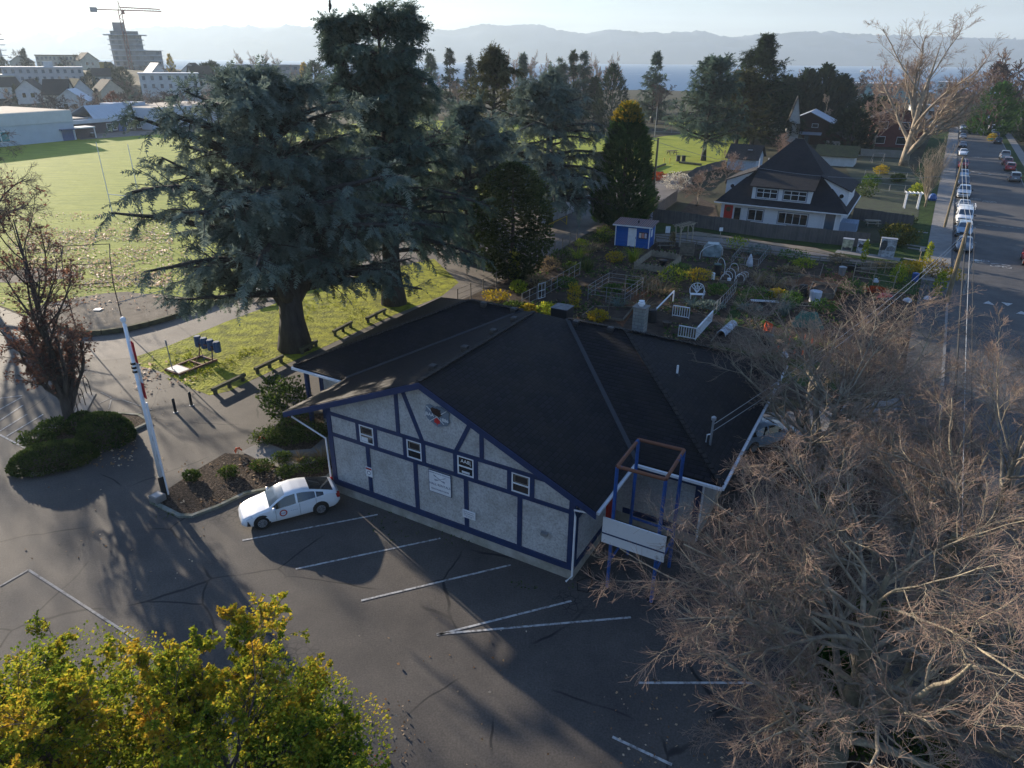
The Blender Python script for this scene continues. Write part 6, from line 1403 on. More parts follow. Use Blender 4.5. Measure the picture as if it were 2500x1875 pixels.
# timber barriers along the drive
for i, (a, c, lab) in enumerate([((520, 966), (600, 928), 'mossy timber rail nearest the bollards along the lawn edge'), ((624, 915), (692, 882), 'mossy timber rail second from the bollards along the lawn edge'), ((815, 822), (860, 798), 'dark timber rail beyond the cedar trunk'), ((895, 790), (942, 766), 'dark timber rail farthest along the lawn edge'), ((735, 866), (775, 845), 'low timber rail by the cedar roots')]):
    A, B_ = g(*a), g(*c); t_ = thing('timber_rail', lab, 'barrier', tuple((A + B_) / 2), 0, 'timber rails along the lawn edge'); o = (A + B_) / 2
    MB().bar(A - o + [0, 0, .42], B_ - o + [0, 0, .42], .22, .2).build('rail', M_mosswood, t_)
    for f in (.08, .5, .92): q = A + (B_ - A) * f - o; MB().bb(q[0] - .1, q[0] + .1, q[1] - .1, q[1] + .1, 0, .32).build('post', M_mosswood, t_)
# log edging of the field
edge = [(140, 799), (190, 819), (250, 817), (305, 809), (365, 795), (420, 779), (490, 755), (560, 730)]
mb = MB()
for a, c in zip(edge[:-1], edge[1:]):
    A, B_ = g(*a), g(*c); d = (B_ - A) * .015; mb.bar(A + d + [0, 0, .2], B_ - d + [0, 0, .2], .3, .38)
struct(mb.build('field_kerb', M_mosswood))
# backstop
def backstop():
    P1, P2 = g(190, 818), g(305, 809); b = thing('ball_backstop', 'tall bent pipe ball backstop with faint wire mesh behind the home plate', 'backstop', P1)
    z1 = hz(P1, 167, 734); top1 = g(197, 568, z1 + 2.2) - P1; fwd = top1 * np.array([1, 1, 0])
    k = np.linalg.norm(fwd[:2]); fw_ = fwd / k * 3.6
    d = P2 - P1
    for q, nm in ((np.zeros(3), 'post'), (d, 'post')): MB().tube([q, q + [0, 0, z1 + 1.2], q + [0, 0, z1 + 1.2] + fw_ * .5 + [0, 0, 1.6], q + [0, 0, z1 + 1.2] + fw_ + [0, 0, 2.2]], .04, 6).build(nm, M_barkdk, b)
    for f in (0, .5, 1): q = np.array([0, 0, z1 + 1.2]) + (fw_ * f + [0, 0, 2.2 * f] if f else 0); MB().tube([q, q + d], .03, 5).build('rail', M_barkdk, b)
    for sd, q in ((-1, np.zeros(3)), (1, d)):
        w_ = unit((d * sd)[None])[0] * 3.2 + unit(fw_[None])[0] * 2.6
        MB().tube([q + [0, 0, .05], q + w_ + [0, 0, .05], q + w_ + [0, 0, 2.4], q + [0, 0, 2.4]], .035, 5).build('wing_frame', M_galv, b)
backstop()
P = g(240, 757); mb = MB(); mb.prism([(-.3, -.3), (.3, -.3), (.3, .1), (0, .35), (-.3, .1)], 0, .04); tag(mb.build('home_plate', M_wpaint, loc=(P[0], P[1], .06)), 'white home plate lying on the bare infield dirt', 'home plate')
# rugby posts
P = g(276, 527); Q = g(345, 535); d = Q - P; d = d / np.linalg.norm(d) * 5.6; b = thing('rugby_goal', 'tall thin white rugby goal posts standing on the field', 'goal', P)
for q in (np.zeros(3), d): MB().tube([q, q + [0, 0, 9.6]], [.06, .04], 7).build('upright', M_wpaint, b)
MB().tube([[0, 0, 2.9], d + [0, 0, 2.9]], .05, 6).build('crossbar', M_wpaint, b)
def picnic_table(lab, P, rz=0, m_=None, s=1.0):
    t_ = thing('picnic_table', lab, 'picnic table', P, rz); m_ = m_ or M_wood
    for k in range(3): MB().bb(-.95 * s, .95 * s, (-.38 + .26 * k) * s, (-.14 + .26 * k) * s, .70 * s, .75 * s).build('table_board', m_, t_)
    for y_ in (-.72, .72): MB().bb(-.95 * s, .95 * s, (y_ - .13) * s, (y_ + .13) * s, .42 * s, .46 * s).build('bench', m_, t_)
    for x_ in (-.65, .65):
        for sg in (-1, 1): MB().bar((x_ * s, sg * .62 * s, 0), (x_ * s, sg * .2 * s, .7 * s), .09 * s, .05 * s).build('leg', m_, t_)
        MB().bb((x_ + .03) * s, (x_ + .08) * s, -.72 * s, .72 * s, .36 * s, .42 * s).build('brace', m_, t_)
    return t_
picnic_table('pale metal picnic table on the path under the broad cedar', g(628, 730), .5, M_galv, 1.15)
picnic_table('second pale picnic table farther along the path behind the cedar trunk', g(735, 690), .5, M_galv, 1.15)
picnic_table('dark picnic table on the park grass beside the lane', g(1640, 378), .3, M_bark, 1.3)
# ------------------------------------------------------------------ community garden
def gz_(x, y, z=0.05):
    P = g(x, y); return np.array([P[0], P[1], z])
# blue shed
FR, FL, BR = gz_(1582.7, 608.7), gz_(1500.5, 599.6), gz_(1601.7, 598.7)
sd_ = FR - FL; SL = np.linalg.norm(sd_); rzs = math.atan2(sd_[1], sd_[0]); SD = 2.6
shed = thing('garden_shed', 'bright blue shed with white door and reddish roof at the back of the garden', 'shed', FL, rzs)
SH = 2.45
MB().extr([(0, 0, 0), (SL, 0, 0), (SL, SD, 0), (0, SD, 0)], (0, 0, SH)).build('wall', M_shedblue, shed)
mb = MB(); mb.slab([(-.3, -.35, SH + .10), (SL + .35, -.35, SH + .10), (SL + .35, SD + .3, SH + .32), (-.3, SD + .3, SH + .32)], .1); mb.build('roof', brickmat('reddish_roofing', (0.20, 0.10, 0.09), (0.14, 0.10, 0.10), (0.3, 0.26, 0.24), .25, 4, .8, .03, .3, off=0), shed)
mb = MB(); mb.bb(-.3, SL + .35, -.38, -.352, SH - .04, SH + .09); mb.build('fascia', M_wpaint, shed)
mb = MB(); mb.bb(-.04, .07, -.03, .03, 0, SH); mb.build('corner_board', M_wpaint, shed); mb = MB(); mb.bb(SL - .07, SL + .04, -.03, .05, 0, SH); mb.build('corner_board', M_wpaint, shed); mb = MB(); mb.bb(SL - .02, SL + .03, SD - .1, SD + .02, 0, SH); mb.build('corner_board', M_wpaint, shed)
d_ = MB().bb(SL * .375, SL * .62, -.04, -.002, .1, 2.2).build('door', M_wpaint, shed); MB().bb(SL * .60, SL * .612, -.08, -.041, 1.0, 1.25).build('handle', M_dark, d_)
nb = MB().bb(SL * .69, SL * .95, -.05, -.002, 1.1, 1.85).build('notice_board', M_dark, shed)
for k, c in enumerate([(0.6, 0.55, 0.5), (0.55, 0.25, 0.2), (0.45, 0.42, 0.5)]): MB().bb(SL * (.70 + .08 * k), SL * (.765 + .08 * k), -.056, -.051, 1.2, 1.75).build('notice', mat('notice_paper_%d' % k, c, .8), nb)
MB().bb(SL + .001, SL + .03, .7, 1.4, 1.2, 2.0).build('side_notice', M_wpaint, shed); MB().tube([(SL * .6, 1.0, SH + .2), (SL * .6, 1.0, SH + .5)], .09, 8).build('flue', M_dark, shed)
def board_on_post(name, lab, x, y, h, w, bh, m_, two=False, cat='sign', rz=0):
    P = gz_(x, y); t_ = thing(name, lab, cat, P, rz)
    for sx in ((-w / 2 + .03, w / 2 - .03) if two else (0,)): MB().tube([(sx, 0, 0), (sx, 0, h)], .035, 6).build('post', M_woodpale, t_)
    mb = MB(); mb.box((0, -.05, h - bh / 2 + .05), (w, .03, bh)); mb.build('board', m_, t_); return t_
board_on_post('garden_sign', 'white sheet notice on posts right of the blue shed', 1627, 595, 2.0, .55, .8, M_wpaint, True)
t_ = board_on_post('garden_sign', 'slim white post with a small square sign in the garden middle', 1752, 622, 3.0, .4, .4, M_wpaint)
t_ = board_on_post('plot_sign', 'small pale sign on a white post by the right end of the garden', 2238, 660, 2.4, .45, .45, M_galv)
t_ = board_on_post('street_sign', 'green street name sign at the side street corner', 2411, 367, 2.8, 1.1, .35, mat('sign_green', (0.03, 0.30, 0.16), .5), rz=R(-30))
picnic_table('grey wooden picnic table beside the blue shed', gz_(1622, 606), rzs + .5, M_wood, 1.05)
# arbour
A, B_ = gz_(1658, 604), gz_(1688, 596); L_ = np.linalg.norm(B_ - A); t_ = thing('garden_arbour', 'pale wooden arbour over the garden gate', 'arbour', A, math.atan2((B_ - A)[1], (B_ - A)[0]))
for x_ in (0, L_):
    for y_ in (0, .7): MB().bb(x_ - .06, x_ + .06, y_ - .06, y_ + .06, 0, 2.3).build('post', M_woodpale, t_)
    MB().bar((x_ - (.0 if x_ else -.05), 0, 1.75), (x_ + (-.5 if x_ else .5), 0, 2.28), .06, .08).build('bracket', M_woodpale, t_)
for y_ in (0, .7): MB().bb(-.35, L_ + .35, y_ - .03, y_ + .03, 2.3, 2.45).build('beam', M_woodpale, t_)
for k in range(7): MB().bb(-.3 + k * (L_ + .6) / 6 - .025, -.3 + k * (L_ + .6) / 6 + .025, -.3, 1.0, 2.452, 2.52).build('slat', M_woodpale, t_)
def rail_fence(name, lab, pts, h, rails, m_=None, step=2.0, post=.09, rail=.05, cat='fence', closed=False, group=None, world=False):
    P = [np.array([p[0], p[1], 0.03]) if world else gz_(*p, .03) for p in pts]
    if closed: P.append(P[0])
    t_ = thing(name, lab, cat, P[0], 0, group); o = P[0]; m_ = m_ or M_wood
    k = 0
    for a, b in zip(P[:-1], P[1:]):
        n = max(1, int(round(np.linalg.norm(b - a) / step)))
        for i in range(n + (1 if b is P[-1] and not closed else 0)):
            q = a + (b - a) * i / n - o
            if k < 60: MB().tube([q, q + [0, 0, h * (1 + .06 * math.sin(k * 2.3))]], post / 2, 5).build('post', m_, t_)
            k += 1
        for r_ in rails: MB().bar(a - o + [0, 0, h * r_], b - o + [0, 0, h * r_], rail * .6, rail).build('rail', m_, t_)
    return t_
rail_fence('post_fence', 'wire fence on tall thin posts between the lane and the garden', [(1118, 745), (1180, 718), (1270, 675), (1334, 637), (1408, 589)], 1.5, (.35, .65, .95), M_wood, 2.6, .11, .035)
rail_fence('low_rail_fence', 'low weathered rail fence along the back path of the garden', [(1600, 589), (1640, 594), (1700, 602), (1800, 617), (1880, 628), (2000, 642), (2110, 652), (2190, 661)], .75, (.55, .95), M_wood, 2.4, .12, .09)
wire = dict(post=.05, rail=.03)
rail_fence('plot_fence', 'square stake and rail enclosure in the middle left garden plots', [(1435, 732), (1485, 700), (1568, 712), (1524, 744)], 1.35, (.4, .7, 1.0), M_galv, 1.6, closed=True, **wire)
rail_fence('plot_fence', 'smaller stake enclosure behind the square one', [(1482, 698), (1505, 682), (1585, 690), (1566, 710)], 1.1, (.5, 1.0), M_wood, 1.6, closed=True, **wire)
rail_fence('plot_fence', 'long slanting wire fence with a white gate in the left garden', [(1274, 752), (1345, 715), (1415, 672)], 1.3, (.1, .55, 1.0), M_galv, 1.3, **wire)
rail_fence('plot_fence', 'wire and stick fence left of the white loveseat', [(1560, 742), (1600, 712), (1640, 690)], 1.3, (.5, 1.0), M_wood, 1.2, **wire)
rail_fence('plot_fence', 'blue grey netting fence beside the grass path', [(1740, 775), (1770, 745), (1795, 715)], 1.2, (.1, .5, 1.0), M_galv, .9, **wire)
rail_fence('plot_fence', 'thin stake fence right of the grass path', [(1822, 735), (1850, 700), (1905, 705), (1945, 700)], 1.1, (.5, 1.0), M_wood, 1.0, **wire)
rail_fence('plot_fence', 'silvery wire fence around the netted strawberry bed', [(1785, 645), (1850, 652), (1872, 625), (1810, 616)], .9, (.1, .9), M_galv, 1.2, closed=True, **wire)
rail_fence('plot_fence', 'wooden frame enclosure in the sunny right corner plots', [(2080, 690), (2085, 668), (2195, 668), (2180, 705)], 1.2, (.5, 1.0), M_woodpale, 1.8, closed=True, post=.08, rail=.05)
rail_fence('plot_fence', 'grey stick fence in front of the yellow daisies', [(2200, 718), (2245, 710), (2290, 705)], .9, (.3, .9), M_wood, .5, **wire)
rail_fence('plot_fence', 'stick fence around the plot before the chimney', [(1485, 765), (1492, 735), (1545, 735)], 1.2, (.5, 1.0), M_wood, 1.2, **wire)
A = gz_(1322, 731); t_ = thing('garden_gate', 'white tube gate in the slanting wire fence', 'gate', A, .75)
MB().tube([(-.45, 0, .1), (-.45, 0, 1.5), (.45, 0, 1.5), (.45, 0, .1), (-.45, 0, .1)], .03, 5).build('frame', M_wpaint, t_); MB().tube([(-.45, 0, .8), (.45, 0, .8)], .025, 5).build('cross_bar', M_wpaint, t_); MB().tube([(0, 0, .1), (0, 0, 1.5)], .02, 5).build('upright_bar', M_wpaint, t_)
def picket_edge(lab, pts, h, m_):
    P = [gz_(*p, .03) for p in pts]; t_ = thing('picket_edging', lab, 'fence', P[0]); o = P[0]
    for a, b in zip(P, P[1:] + P[:1]):
        n = int(np.linalg.norm(b - a) / .13); mb = MB(); d = unit((b - a)[None])[0]
        for i in range(n):
            q = a + (b - a) * (i + .5) / n - o; hh = h * (1 + .12 * math.sin(i * 1.9)); mb.bar(q, q + [0, 0, hh], .02, .10, up=tuple(d))
        mb.build('picket_panel', m_, t_)
    return t_
picket_edge('low bamboo picket edging round a dry plot near the shed', [(1547, 657), (1590, 626), (1648, 634), (1662, 640), (1624, 668)], .7, M_woodpale)
def plank_bed(lab, pts, h=.3, m_=None, soil=True):
    P = [gz_(*p, .03) for p in pts]; t_ = thing('raised_bed', lab, 'raised bed', P[0]); o = P[0]
    for i, (a, b) in enumerate(zip(P, P[1:] + P[:1])):
        d = unit((b - a)[None])[0] * .05; MB().bar(a - o + d + [0, 0, h / 2], b - o - d + [0, 0, h / 2], .07, h).build('board', m_ or M_wood, t_)
    if soil: mb = MB(); mb.prism([tuple((p - o)[:2] * .96 + (sum(P) / len(P) - o)[:2] * .04) for p in P], 0.0, h * .7); mb.build('soil', M_soil, t_)
    return t_
plank_bed('long raised bed of dark soil behind the hall roof with the white cloche', [(1733, 842), (1772, 800), (1838, 812), (1822, 858)], .28)
plank_bed('grey raised bed with upright frame in the right half of the garden', [(1972, 726), (1983, 700), (2042, 708), (2032, 732)], .55, M_wood)
plank_bed('raised bed under the row of white hoops', [(1755, 690), (1775, 665), (1828, 672), (1812, 696)], .25)
plank_bed('low plank bed beside the grass path', [(1800, 760), (1835, 735), (1900, 745), (1875, 775)], .2)
plank_bed('low bed of greens near the back rail fence', [(1905, 668), (1930, 640), (2010, 648), (2000, 680)], .2)
plank_bed('dark plot edged with planks behind the chimney', [(1420, 775), (1450, 752), (1545, 755), (1520, 785)], .2)
def slat_box(lab, x, y, w, d, h, m_=None, rz=0.0, name='compost_box'):
    t_ = thing(name, lab, 'compost box', gz_(x, y, .03), rz); m_ = m_ or M_wood
    for k in range(5):
        z_ = .03 + k * h / 5
        for (a, b) in (((-w / 2, -d / 2), (w / 2, -d / 2)), ((-w / 2, d / 2), (w / 2, d / 2)), ((-w / 2 - .03, -d / 2 + .05), (-w / 2 - .03, d / 2 - .05)), ((w / 2 + .03, -d / 2 + .05), (w / 2 + .03, d / 2 - .05))):
            MB().bar((*a, z_ + h * .08), (*b, z_ + h * .08), .03, h * .15).build('slat', m_, t_)
    return t_
slat_box('open slatted compost box of grey boards behind the hall roof', 1817, 845, 1.9, 1.2, 1.0, rz=TH + .2)
slat_box('tall pale plank compost bin under the arbour', 1676, 622, 1.5, 1.2, 1.25, M_wood, -.2)
def hoop(lab, l, r_, apex, m_=None, group='white hoops over the bed', rad=.028):
    A, B_ = gz_(*l, .03), gz_(*r_, .03); mid = (A + B_) / 2; h = max(.5, hz(mid, *apex)); w = np.linalg.norm(B_ - A) / 2; d = (B_ - A) / (2 * w)
    mb = MB(); mb.tube([A - mid + [0, 0, 0]] + [d * w * math.cos(t) + np.array([0, 0, h * .45 + h * .55 * math.sin(t)]) for t in np.linspace(math.pi, 0, 11)] + [B_ - mid], rad, 5)
    return tag(mb.build('garden_hoop', m_ or M_wpaint, loc=tuple(mid)), lab, 'hoop', group)
hoop('wide cream hoop highest at the back of the garden', (1714, 602), (1766, 604), (1745, 576), M_woodpale, None)
hoop('large pale hoop over the plastic tunnel', (1708, 634), (1763, 624), (1735, 599), None, None)
hoop('tall narrow white hoop beside the dark barrel', (1751, 655), (1768, 668), (1761, 631), None, None)
hoop('white hoop standing alone behind the hooped bed', (1780, 665), (1801, 668), (1791, 643), None, None)
for i, (l, r_, a) in enumerate([((1772, 673), (1794, 682), (1785, 656)), ((1765, 680), (1787, 684), (1776, 663)), ((1759, 687), (1781, 688), (1770, 669)), ((1793, 692), (1815, 692), (1804, 670)), ((1797, 686), (1820, 685), (1809, 667)), ((1803, 681), (1826, 678), (1814, 664))]):
    hoop('white hoop in the row arched over the raised bed', l, r_, a)
t_ = thing('cloche_tunnel', 'white ribbed cloche tunnel lying on the dark raised bed', 'cloche', (0, 0, 0)); A, B_ = gz_(1759, 826, .22), gz_(1788, 800, .22); t_.location = tuple(A); d = B_ - A; L_ = np.linalg.norm(d); u = d / L_; n_ = np.array([-u[1], u[0], 0])
M_fleece = mat('white_fleece', (0.50, 0.52, 0.56), .9, (0.36, 0.38, 0.42), 3)
mb = MB(); vs = []
for i in range(25):
    f = i / 24; rr = .34 * (1 - .12 * abs(math.sin(f * math.pi * 5 + .0)) * 0 - .14 * (1 - abs(math.cos(f * math.pi * 5))))
    for k in range(9): t = math.pi * k / 8; vs.append(u * L_ * f + n_ * rr * math.cos(t) + np.array([0, 0, rr * 1.2 * math.sin(t)]))
mb.add(vs, [(i * 9 + k, i * 9 + k + 1, (i + 1) * 9 + k + 1, (i + 1) * 9 + k) for i in range(24) for k in range(8)]); mb.build('fleece', M_fleece, t_)
for i in range(6): mb = MB(); mb.tube([u * L_ * i / 5 + n_ * .36 * math.cos(t) + np.array([0, 0, .43 * math.sin(t)]) for t in np.linspace(0, math.pi, 9)], .02, 4); mb.build('rib', M_wpaint, t_)
t_ = thing('plastic_tunnel', 'cloudy plastic covered growing frame among the tall hoops', 'growing frame', gz_(1738, 625, .03), -.3)
mb = MB(); mb.extr([(-1.0, -.6, 0), (1.0, -.6, 0), (1.0, -.6, .9), (.6, -.6, 1.4), (-.6, -.6, 1.4), (-1.0, -.6, .9)], (0, 1.3, 0)); mb.build('plastic_cover', mat('cloudy_plastic', (0.30, 0.36, 0.38), .35, (0.12, 0.16, 0.17), 1.5), t_)
for x_ in (-1.02, 1.02): MB().tube([(x_, -.62, 0), (x_, -.62, 1.1)], .03, 5).build('stake', M_woodpale, t_)
t_ = thing('net_tent', 'green netting draped over a low frame in the front garden', 'net', gz_(1970, 795, .03), -.3); mb = MB()
vs = []
for j in range(7):
    for i in range(9):
        x_ = -1.25 + 2.5 * i / 8; y_ = -.8 + 1.6 * j / 6; e = max(abs(x_) / 1.25, abs(y_) / .8); vs.append((x_, y_, max(0.02, 1.15 * (1 - max(0, e - .45) / .55) - .12 * math.cos(x_ * 5) * math.sin(y_ * 4))))
mb.add(vs, [(j * 9 + i, j * 9 + i + 1, (j + 1) * 9 + i + 1, (j + 1) * 9 + i) for j in range(6) for i in range(8)]); mb.build('netting', mat('green_net', (0.05, 0.15, 0.11), .9, (0.03, 0.09, 0.07), 6), t_)
for x_, y_ in ((-.7, -.45), (.7, -.45), (.7, .45), (-.7, .45)): MB().tube([(x_, y_, 0), (x_, y_, .95)], .02, 4).build('stake', M_woodpale, t_)
t_ = thing('lattice_panel', 'white wooden lattice frame lying behind the green net', 'lattice', gz_(1968, 757, .5), -.2)
for k in range(2): MB().bb(-1.05, 1.05, -.4 + .78 * k, -.36 + .78 * k, 0, .05).build('rail', M_woodpale, t_)
mb = MB()
for k in range(5): mb.bar((-1.0 + .5 * k, -.38, .03), (-.75 + .5 * k if k < 4 else 1.0, .38, .03), .03, .04)
mb.build('diagonal_slats', M_woodpale, t_)
t_ = thing('propped_lattice', 'white slatted panel propped on the ground in the middle garden', 'panel', gz_(1866, 745, .3), -.15)
for y_ in (0, .38): MB().bb(-1.2, 1.2, y_, y_ + .05, 0, .06).build('rail', M_wpaint, t_)
mb = MB()
for k in range(14): mb.bb(-1.18 + .17 * k, -1.13 + .17 * k, .05, .38, .01, .05)
mb.build('slats', M_wpaint, t_)
# white balustrades
def balustrade(lab, a, b, h=1.0):
    A, B_ = gz_(*a, .05), gz_(*b, .05); L_ = np.linalg.norm(B_ - A); t_ = thing('white_balustrade', lab, 'railing', A, math.atan2((B_ - A)[1], (B_ - A)[0]), 'white railings round the leafy plot')
    MB().bb(0, L_, -.05, .05, h - .07, h).build('top_rail', M_wpaint, t_); MB().bb(0, L_, -.03, .03, .08, .14).build('bottom_rail', M_wpaint, t_)
    n = int(L_ / .19)
    for i in range(n + 1): x_ = L_ * i / n; MB().bb(x_ - .025, x_ + .025, -.025, .025, .14 if 0 < i < n else 0, h - .07).build('baluster', M_wpaint, t_)
balustrade('white railing piece at the back of the leafy plot', (1641, 773), (1681, 780)); balustrade('white railing piece at the front of the leafy plot', (1655, 824), (1697, 832)); balustrade('white railing piece closing the leafy plot on the grass path side', (1698, 831), (1737, 787))
t_ = thing('handrail', 'long white sloping handrail left of the white railings', 'rail', gz_(1600, 780, .05)); q = gz_(1643, 737, .05) - gz_(1600, 780, .05); MB().bar((0, 0, .9), tuple(q + [0, 0, 1.0]), .08, .1).build('rail', M_wpaint, t_); MB().bb(-.05, .05, -.05, .05, 0, .86).build('post', M_wpaint, t_); MB().box((q[0], q[1], .47), (.1, .1, .94)).build('post', M_wpaint, t_)
# loveseat
P = gz_(1700, 730, .05); t_ = thing('garden_loveseat', 'white cast metal loveseat with scrolled fan back', 'bench', P, -.12)
MB().bb(-.6, .6, -.25, .25, .40, .45).build('seat', M_wpaint, t_)
mb = MB(); mb.tube([(-.6, .25, .42), (-.66, .28, .85)] + [(.62 * math.cos(a), .3, .85 + .55 * math.sin(a)) for a in np.linspace(math.pi, 0, 11)] + [(.66, .28, .85), (.6, .25, .42)], .035, 5)
for a in np.linspace(.5, math.pi - .5, 5): mb.tube([(0, .27, .45), (.3 * math.cos(a), .29, .8), (.6 * math.cos(a), .3, .85 + .52 * math.sin(a))], .03, 4)
for x_ in (-.3, 0, .3): mb.tube([(x_ + .14 * math.cos(t), .29, 1.0 + .14 * math.sin(t)) for t in np.linspace(0, 6.28, 11)], .025, 4)
mb.build('backrest', M_wpaint, t_)
for sg in (-1, 1): MB().tube([(sg * .62, .25, .75), (sg * .68, -.1, .75), (sg * .62, -.25, .42)], .03, 5).build('armrest', M_wpaint, t_)
for x_ in (-.55, .55):
    for y_ in (-.22, .22): MB().tube([(x_, y_, 0), (x_, y_, .4)], .03, 5).build('leg', M_wpaint, t_)
# bins, pots, buckets
def bin_(name, lab, x, y, r0, r1, h, m_, lid=None, n=14, cat='bin', lr=1.06):
    t_ = thing(name, lab, cat, gz_(x, y, .03)); mb = MB(); mb.lathe([(r0, 0), (r1, h), (r1 * .92, h), (r0 * .9, h * .9)], n); mb.build('tub', m_, t_, smooth=False)
    if lid: mb = MB(); mb.lathe([(r1 * lr, h), (r1 * lr, h + .05), (r1 * .6, h + .11), (.02, h + .12)], n); mb.build('lid', lid, t_)
    return t_
M_lidgreen = mat('green_lid', (0.05, 0.10, 0.09), .6)
bin_('compost_bin', 'black compost bin with a dull green lid behind the orange tape', 1871, 848, .48, .38, .95, M_black, M_lidgreen)
bin_('compost_bin', 'black compost bin near the upright bed frame', 1958, 722, .42, .36, .95, M_black, M_black)
bin_('water_barrel', 'dark barrel at the left of the hooped bed', 1749, 672, .38, .36, 1.1, M_black, M_lidgreen)
bin_('compost_bin', 'black bin at the end of the white handrail', 1590, 785, .45, .38, .95, M_black, M_black)
bin_('bucket', 'white bucket standing before the hoops', 1779, 690, .16, .2, .42, M_wpaint, None, cat='bucket')
bin_('water_jug', 'tall white water jug beside the dark barrel', 1740, 683, .17, .17, .6, M_wpaint, M_wpaint, cat='jug')
bin_('plastic_tub', 'large pale translucent tub in the right garden', 1988, 737, .48, .52, 1.0, M_fleece, None, cat='tub')
bin_('dustbin', 'grey plastic dustbin with lid in the sunny plots', 2054, 672, .3, .36, .8, M_grey, M_grey)
bin_('planter', 'black square planter near the slatted bench', 2080, 662, .5, .55, .6, M_black, None, n=4, cat='planter')
bin_('planter', 'dark pot on stand with a pale ball before the white railings', 1627, 800, .25, .38, .5, M_bark, None, cat='planter')
bin_('barrel', 'blue drum among the yellow daisies', 2232, 688, .3, .3, .8, M_bluesteel, M_bluesteel, cat='drum')
bin_('kettle_grill', 'round black kettle grill in the bamboo edged plot', 1618, 650, .25, .42, .6, M_black, M_black, cat='grill')
t_ = thing('fleece_cone', 'small white fleece cone over a plant by the netted bed', 'plant cover', gz_(1829, 651, .03)); mb = MB(); mb.lathe([(.38, 0), (.34, .5), (.2, 1.0), (.06, 1.35)], 10); mb.build('fleece', M_fleece, t_, smooth=True); MB().tube([(0, 0, 1.3), (0, 0, 1.7)], .02, 4).build('stake', M_woodpale, t_)
for i, (x, y, lab) in enumerate([(1915, 872, 'white wrapped plant near the orange stakes'), (2215, 738, 'white bag heap beside the bare maple top'), (2263, 733, 'white bag leaning by the yellow bean vine'), (2137, 690, 'white sacks on the wooden frame in the sunny corner')]):
    P = gz_(x, y, .03); mb = MB(); mb.lathe([(.22, 0), (.30, .1), (.26, .24), (.15, .36), (.05, .42)], 9); mb.v = [(a * (1 + .25 * mnoise.noise(Vector((a * 3, b * 3, c * 3 + i)))), b * (1.3 + .25 * mnoise.noise(Vector((b * 3, a * 3, c * 3 + i)))), c) for a, b, c in mb.v]
    tag(mb.build('white_bag', M_fleece, loc=tuple(P), rz=i), lab, 'bag')
P = gz_(2160, 735, .03); mb = MB(); mb.lathe([(.7, 0), (.75, .3), (.5, .6), (.1, .7)], 9); tag(mb.build('red_tarp', M_red, loc=tuple(P)), 'red tarp heap showing above the bare maple', 'tarp')
P = gz_(2165, 748, .03); t_ = thing('wheelbarrow', 'dark wheelbarrow body beside the red tarp', 'wheelbarrow', P, .2); mb = MB(); mb.extr([(-.7, -.35, .35), (.5, -.35, .35), (.75, -.4, .7), (-.85, -.4, .7)], (0, .75, 0)); mb.build('tray', M_black, t_); MB().tube([(.7, -.06, .2), (.7, .06, .2)], .2, 10).build('wheel', M_black, t_); MB().tube([(.7, 0, .25), (-1.4, -.3, .6)], .025, 5).build('handle', M_wood, t_); MB().tube([(.7, .1, .25), (-1.4, .4, .6)], .025, 5).build('handle', M_wood, t_)
t_ = thing('slat_bench', 'grey wooden slat backed bench by the back rail fence', 'bench', gz_(2119, 668, .03), -.25)
MB().bb(-.75, .75, -.3, .2, .42, .47).build('seat', M_wood, t_); MB().bb(-.78, .78, .2, .26, .95, 1.05).build('top_rail', M_wood, t_); mb = MB()
for k in range(9): mb.bb(-.7 + .17 * k, -.62 + .17 * k, .21, .25, .47, .95)
mb.build('back_slats', M_wood, t_)
for x_ in (-.72, .72):
    for y_ in (-.26, .23): MB().bb(x_ - .04, x_ + .04, y_ - .04, y_ + .04, 0, .42 if y_ < 0 else .95).build('leg', M_wood, t_)
# orange taped stakes
for i, (a, b, lab) in enumerate([((1862, 815), (1860, 790), 'orange taped stake leaning left above the compost bin'), ((1879, 816), (1880, 792), 'orange taped stake right above the compost bin'), ((1894, 868), (1902, 845), 'orange taped stake nearest the white wrapped plant'), ((1921, 854), (1928, 821), 'tall thin orange taped stake on the dark bed'), ((1961, 838), (1963, 818), 'bright orange tape bundle on a stake under the maple edge'), ((1978, 846), (1980, 828), 'orange tape half hidden by maple twigs'), ((1935, 872), (1938, 858), 'short orange taped stake behind the roof edge'), ((1955, 874), (1957, 860), 'orange tape loop behind the roof edge')]):
    A = gz_(*a, .03); h = max(.6, hz(A, *b)); t_ = thing('taped_stake', lab, 'stake', A, 0, 'orange taped garden stakes'); MB().tube([(0, 0, 0), (.1, .05, h)], .022, 5).build('stake', M_woodpale, t_); mb = MB()
    for k in range(4): mb.bar((.03 + .02 * k, 0, h * (.35 + .16 * k)), (.1 + .06 * math.sin(k * 2), .06, h * (.5 + .16 * k)), .05, .09)
    mb.build('tape', M_orange, t_)
t_ = thing('tape_bundle', 'tangle of orange tape beside the slatted compost box', 'tape', gz_(1873, 816, .03)); mb = MB()
for k in range(9): mb.tube([(.3 * math.cos(k * 2.2), .2 * math.sin(k * 3.1), .2 + .09 * k), (.25 * math.cos(k + 2), .2, .3 + .09 * k), (.3 * math.cos(k * 1.3 + 3), -.2, .25 + .08 * k)], .03, 4)
mb.build('tape', M_orange, t_)
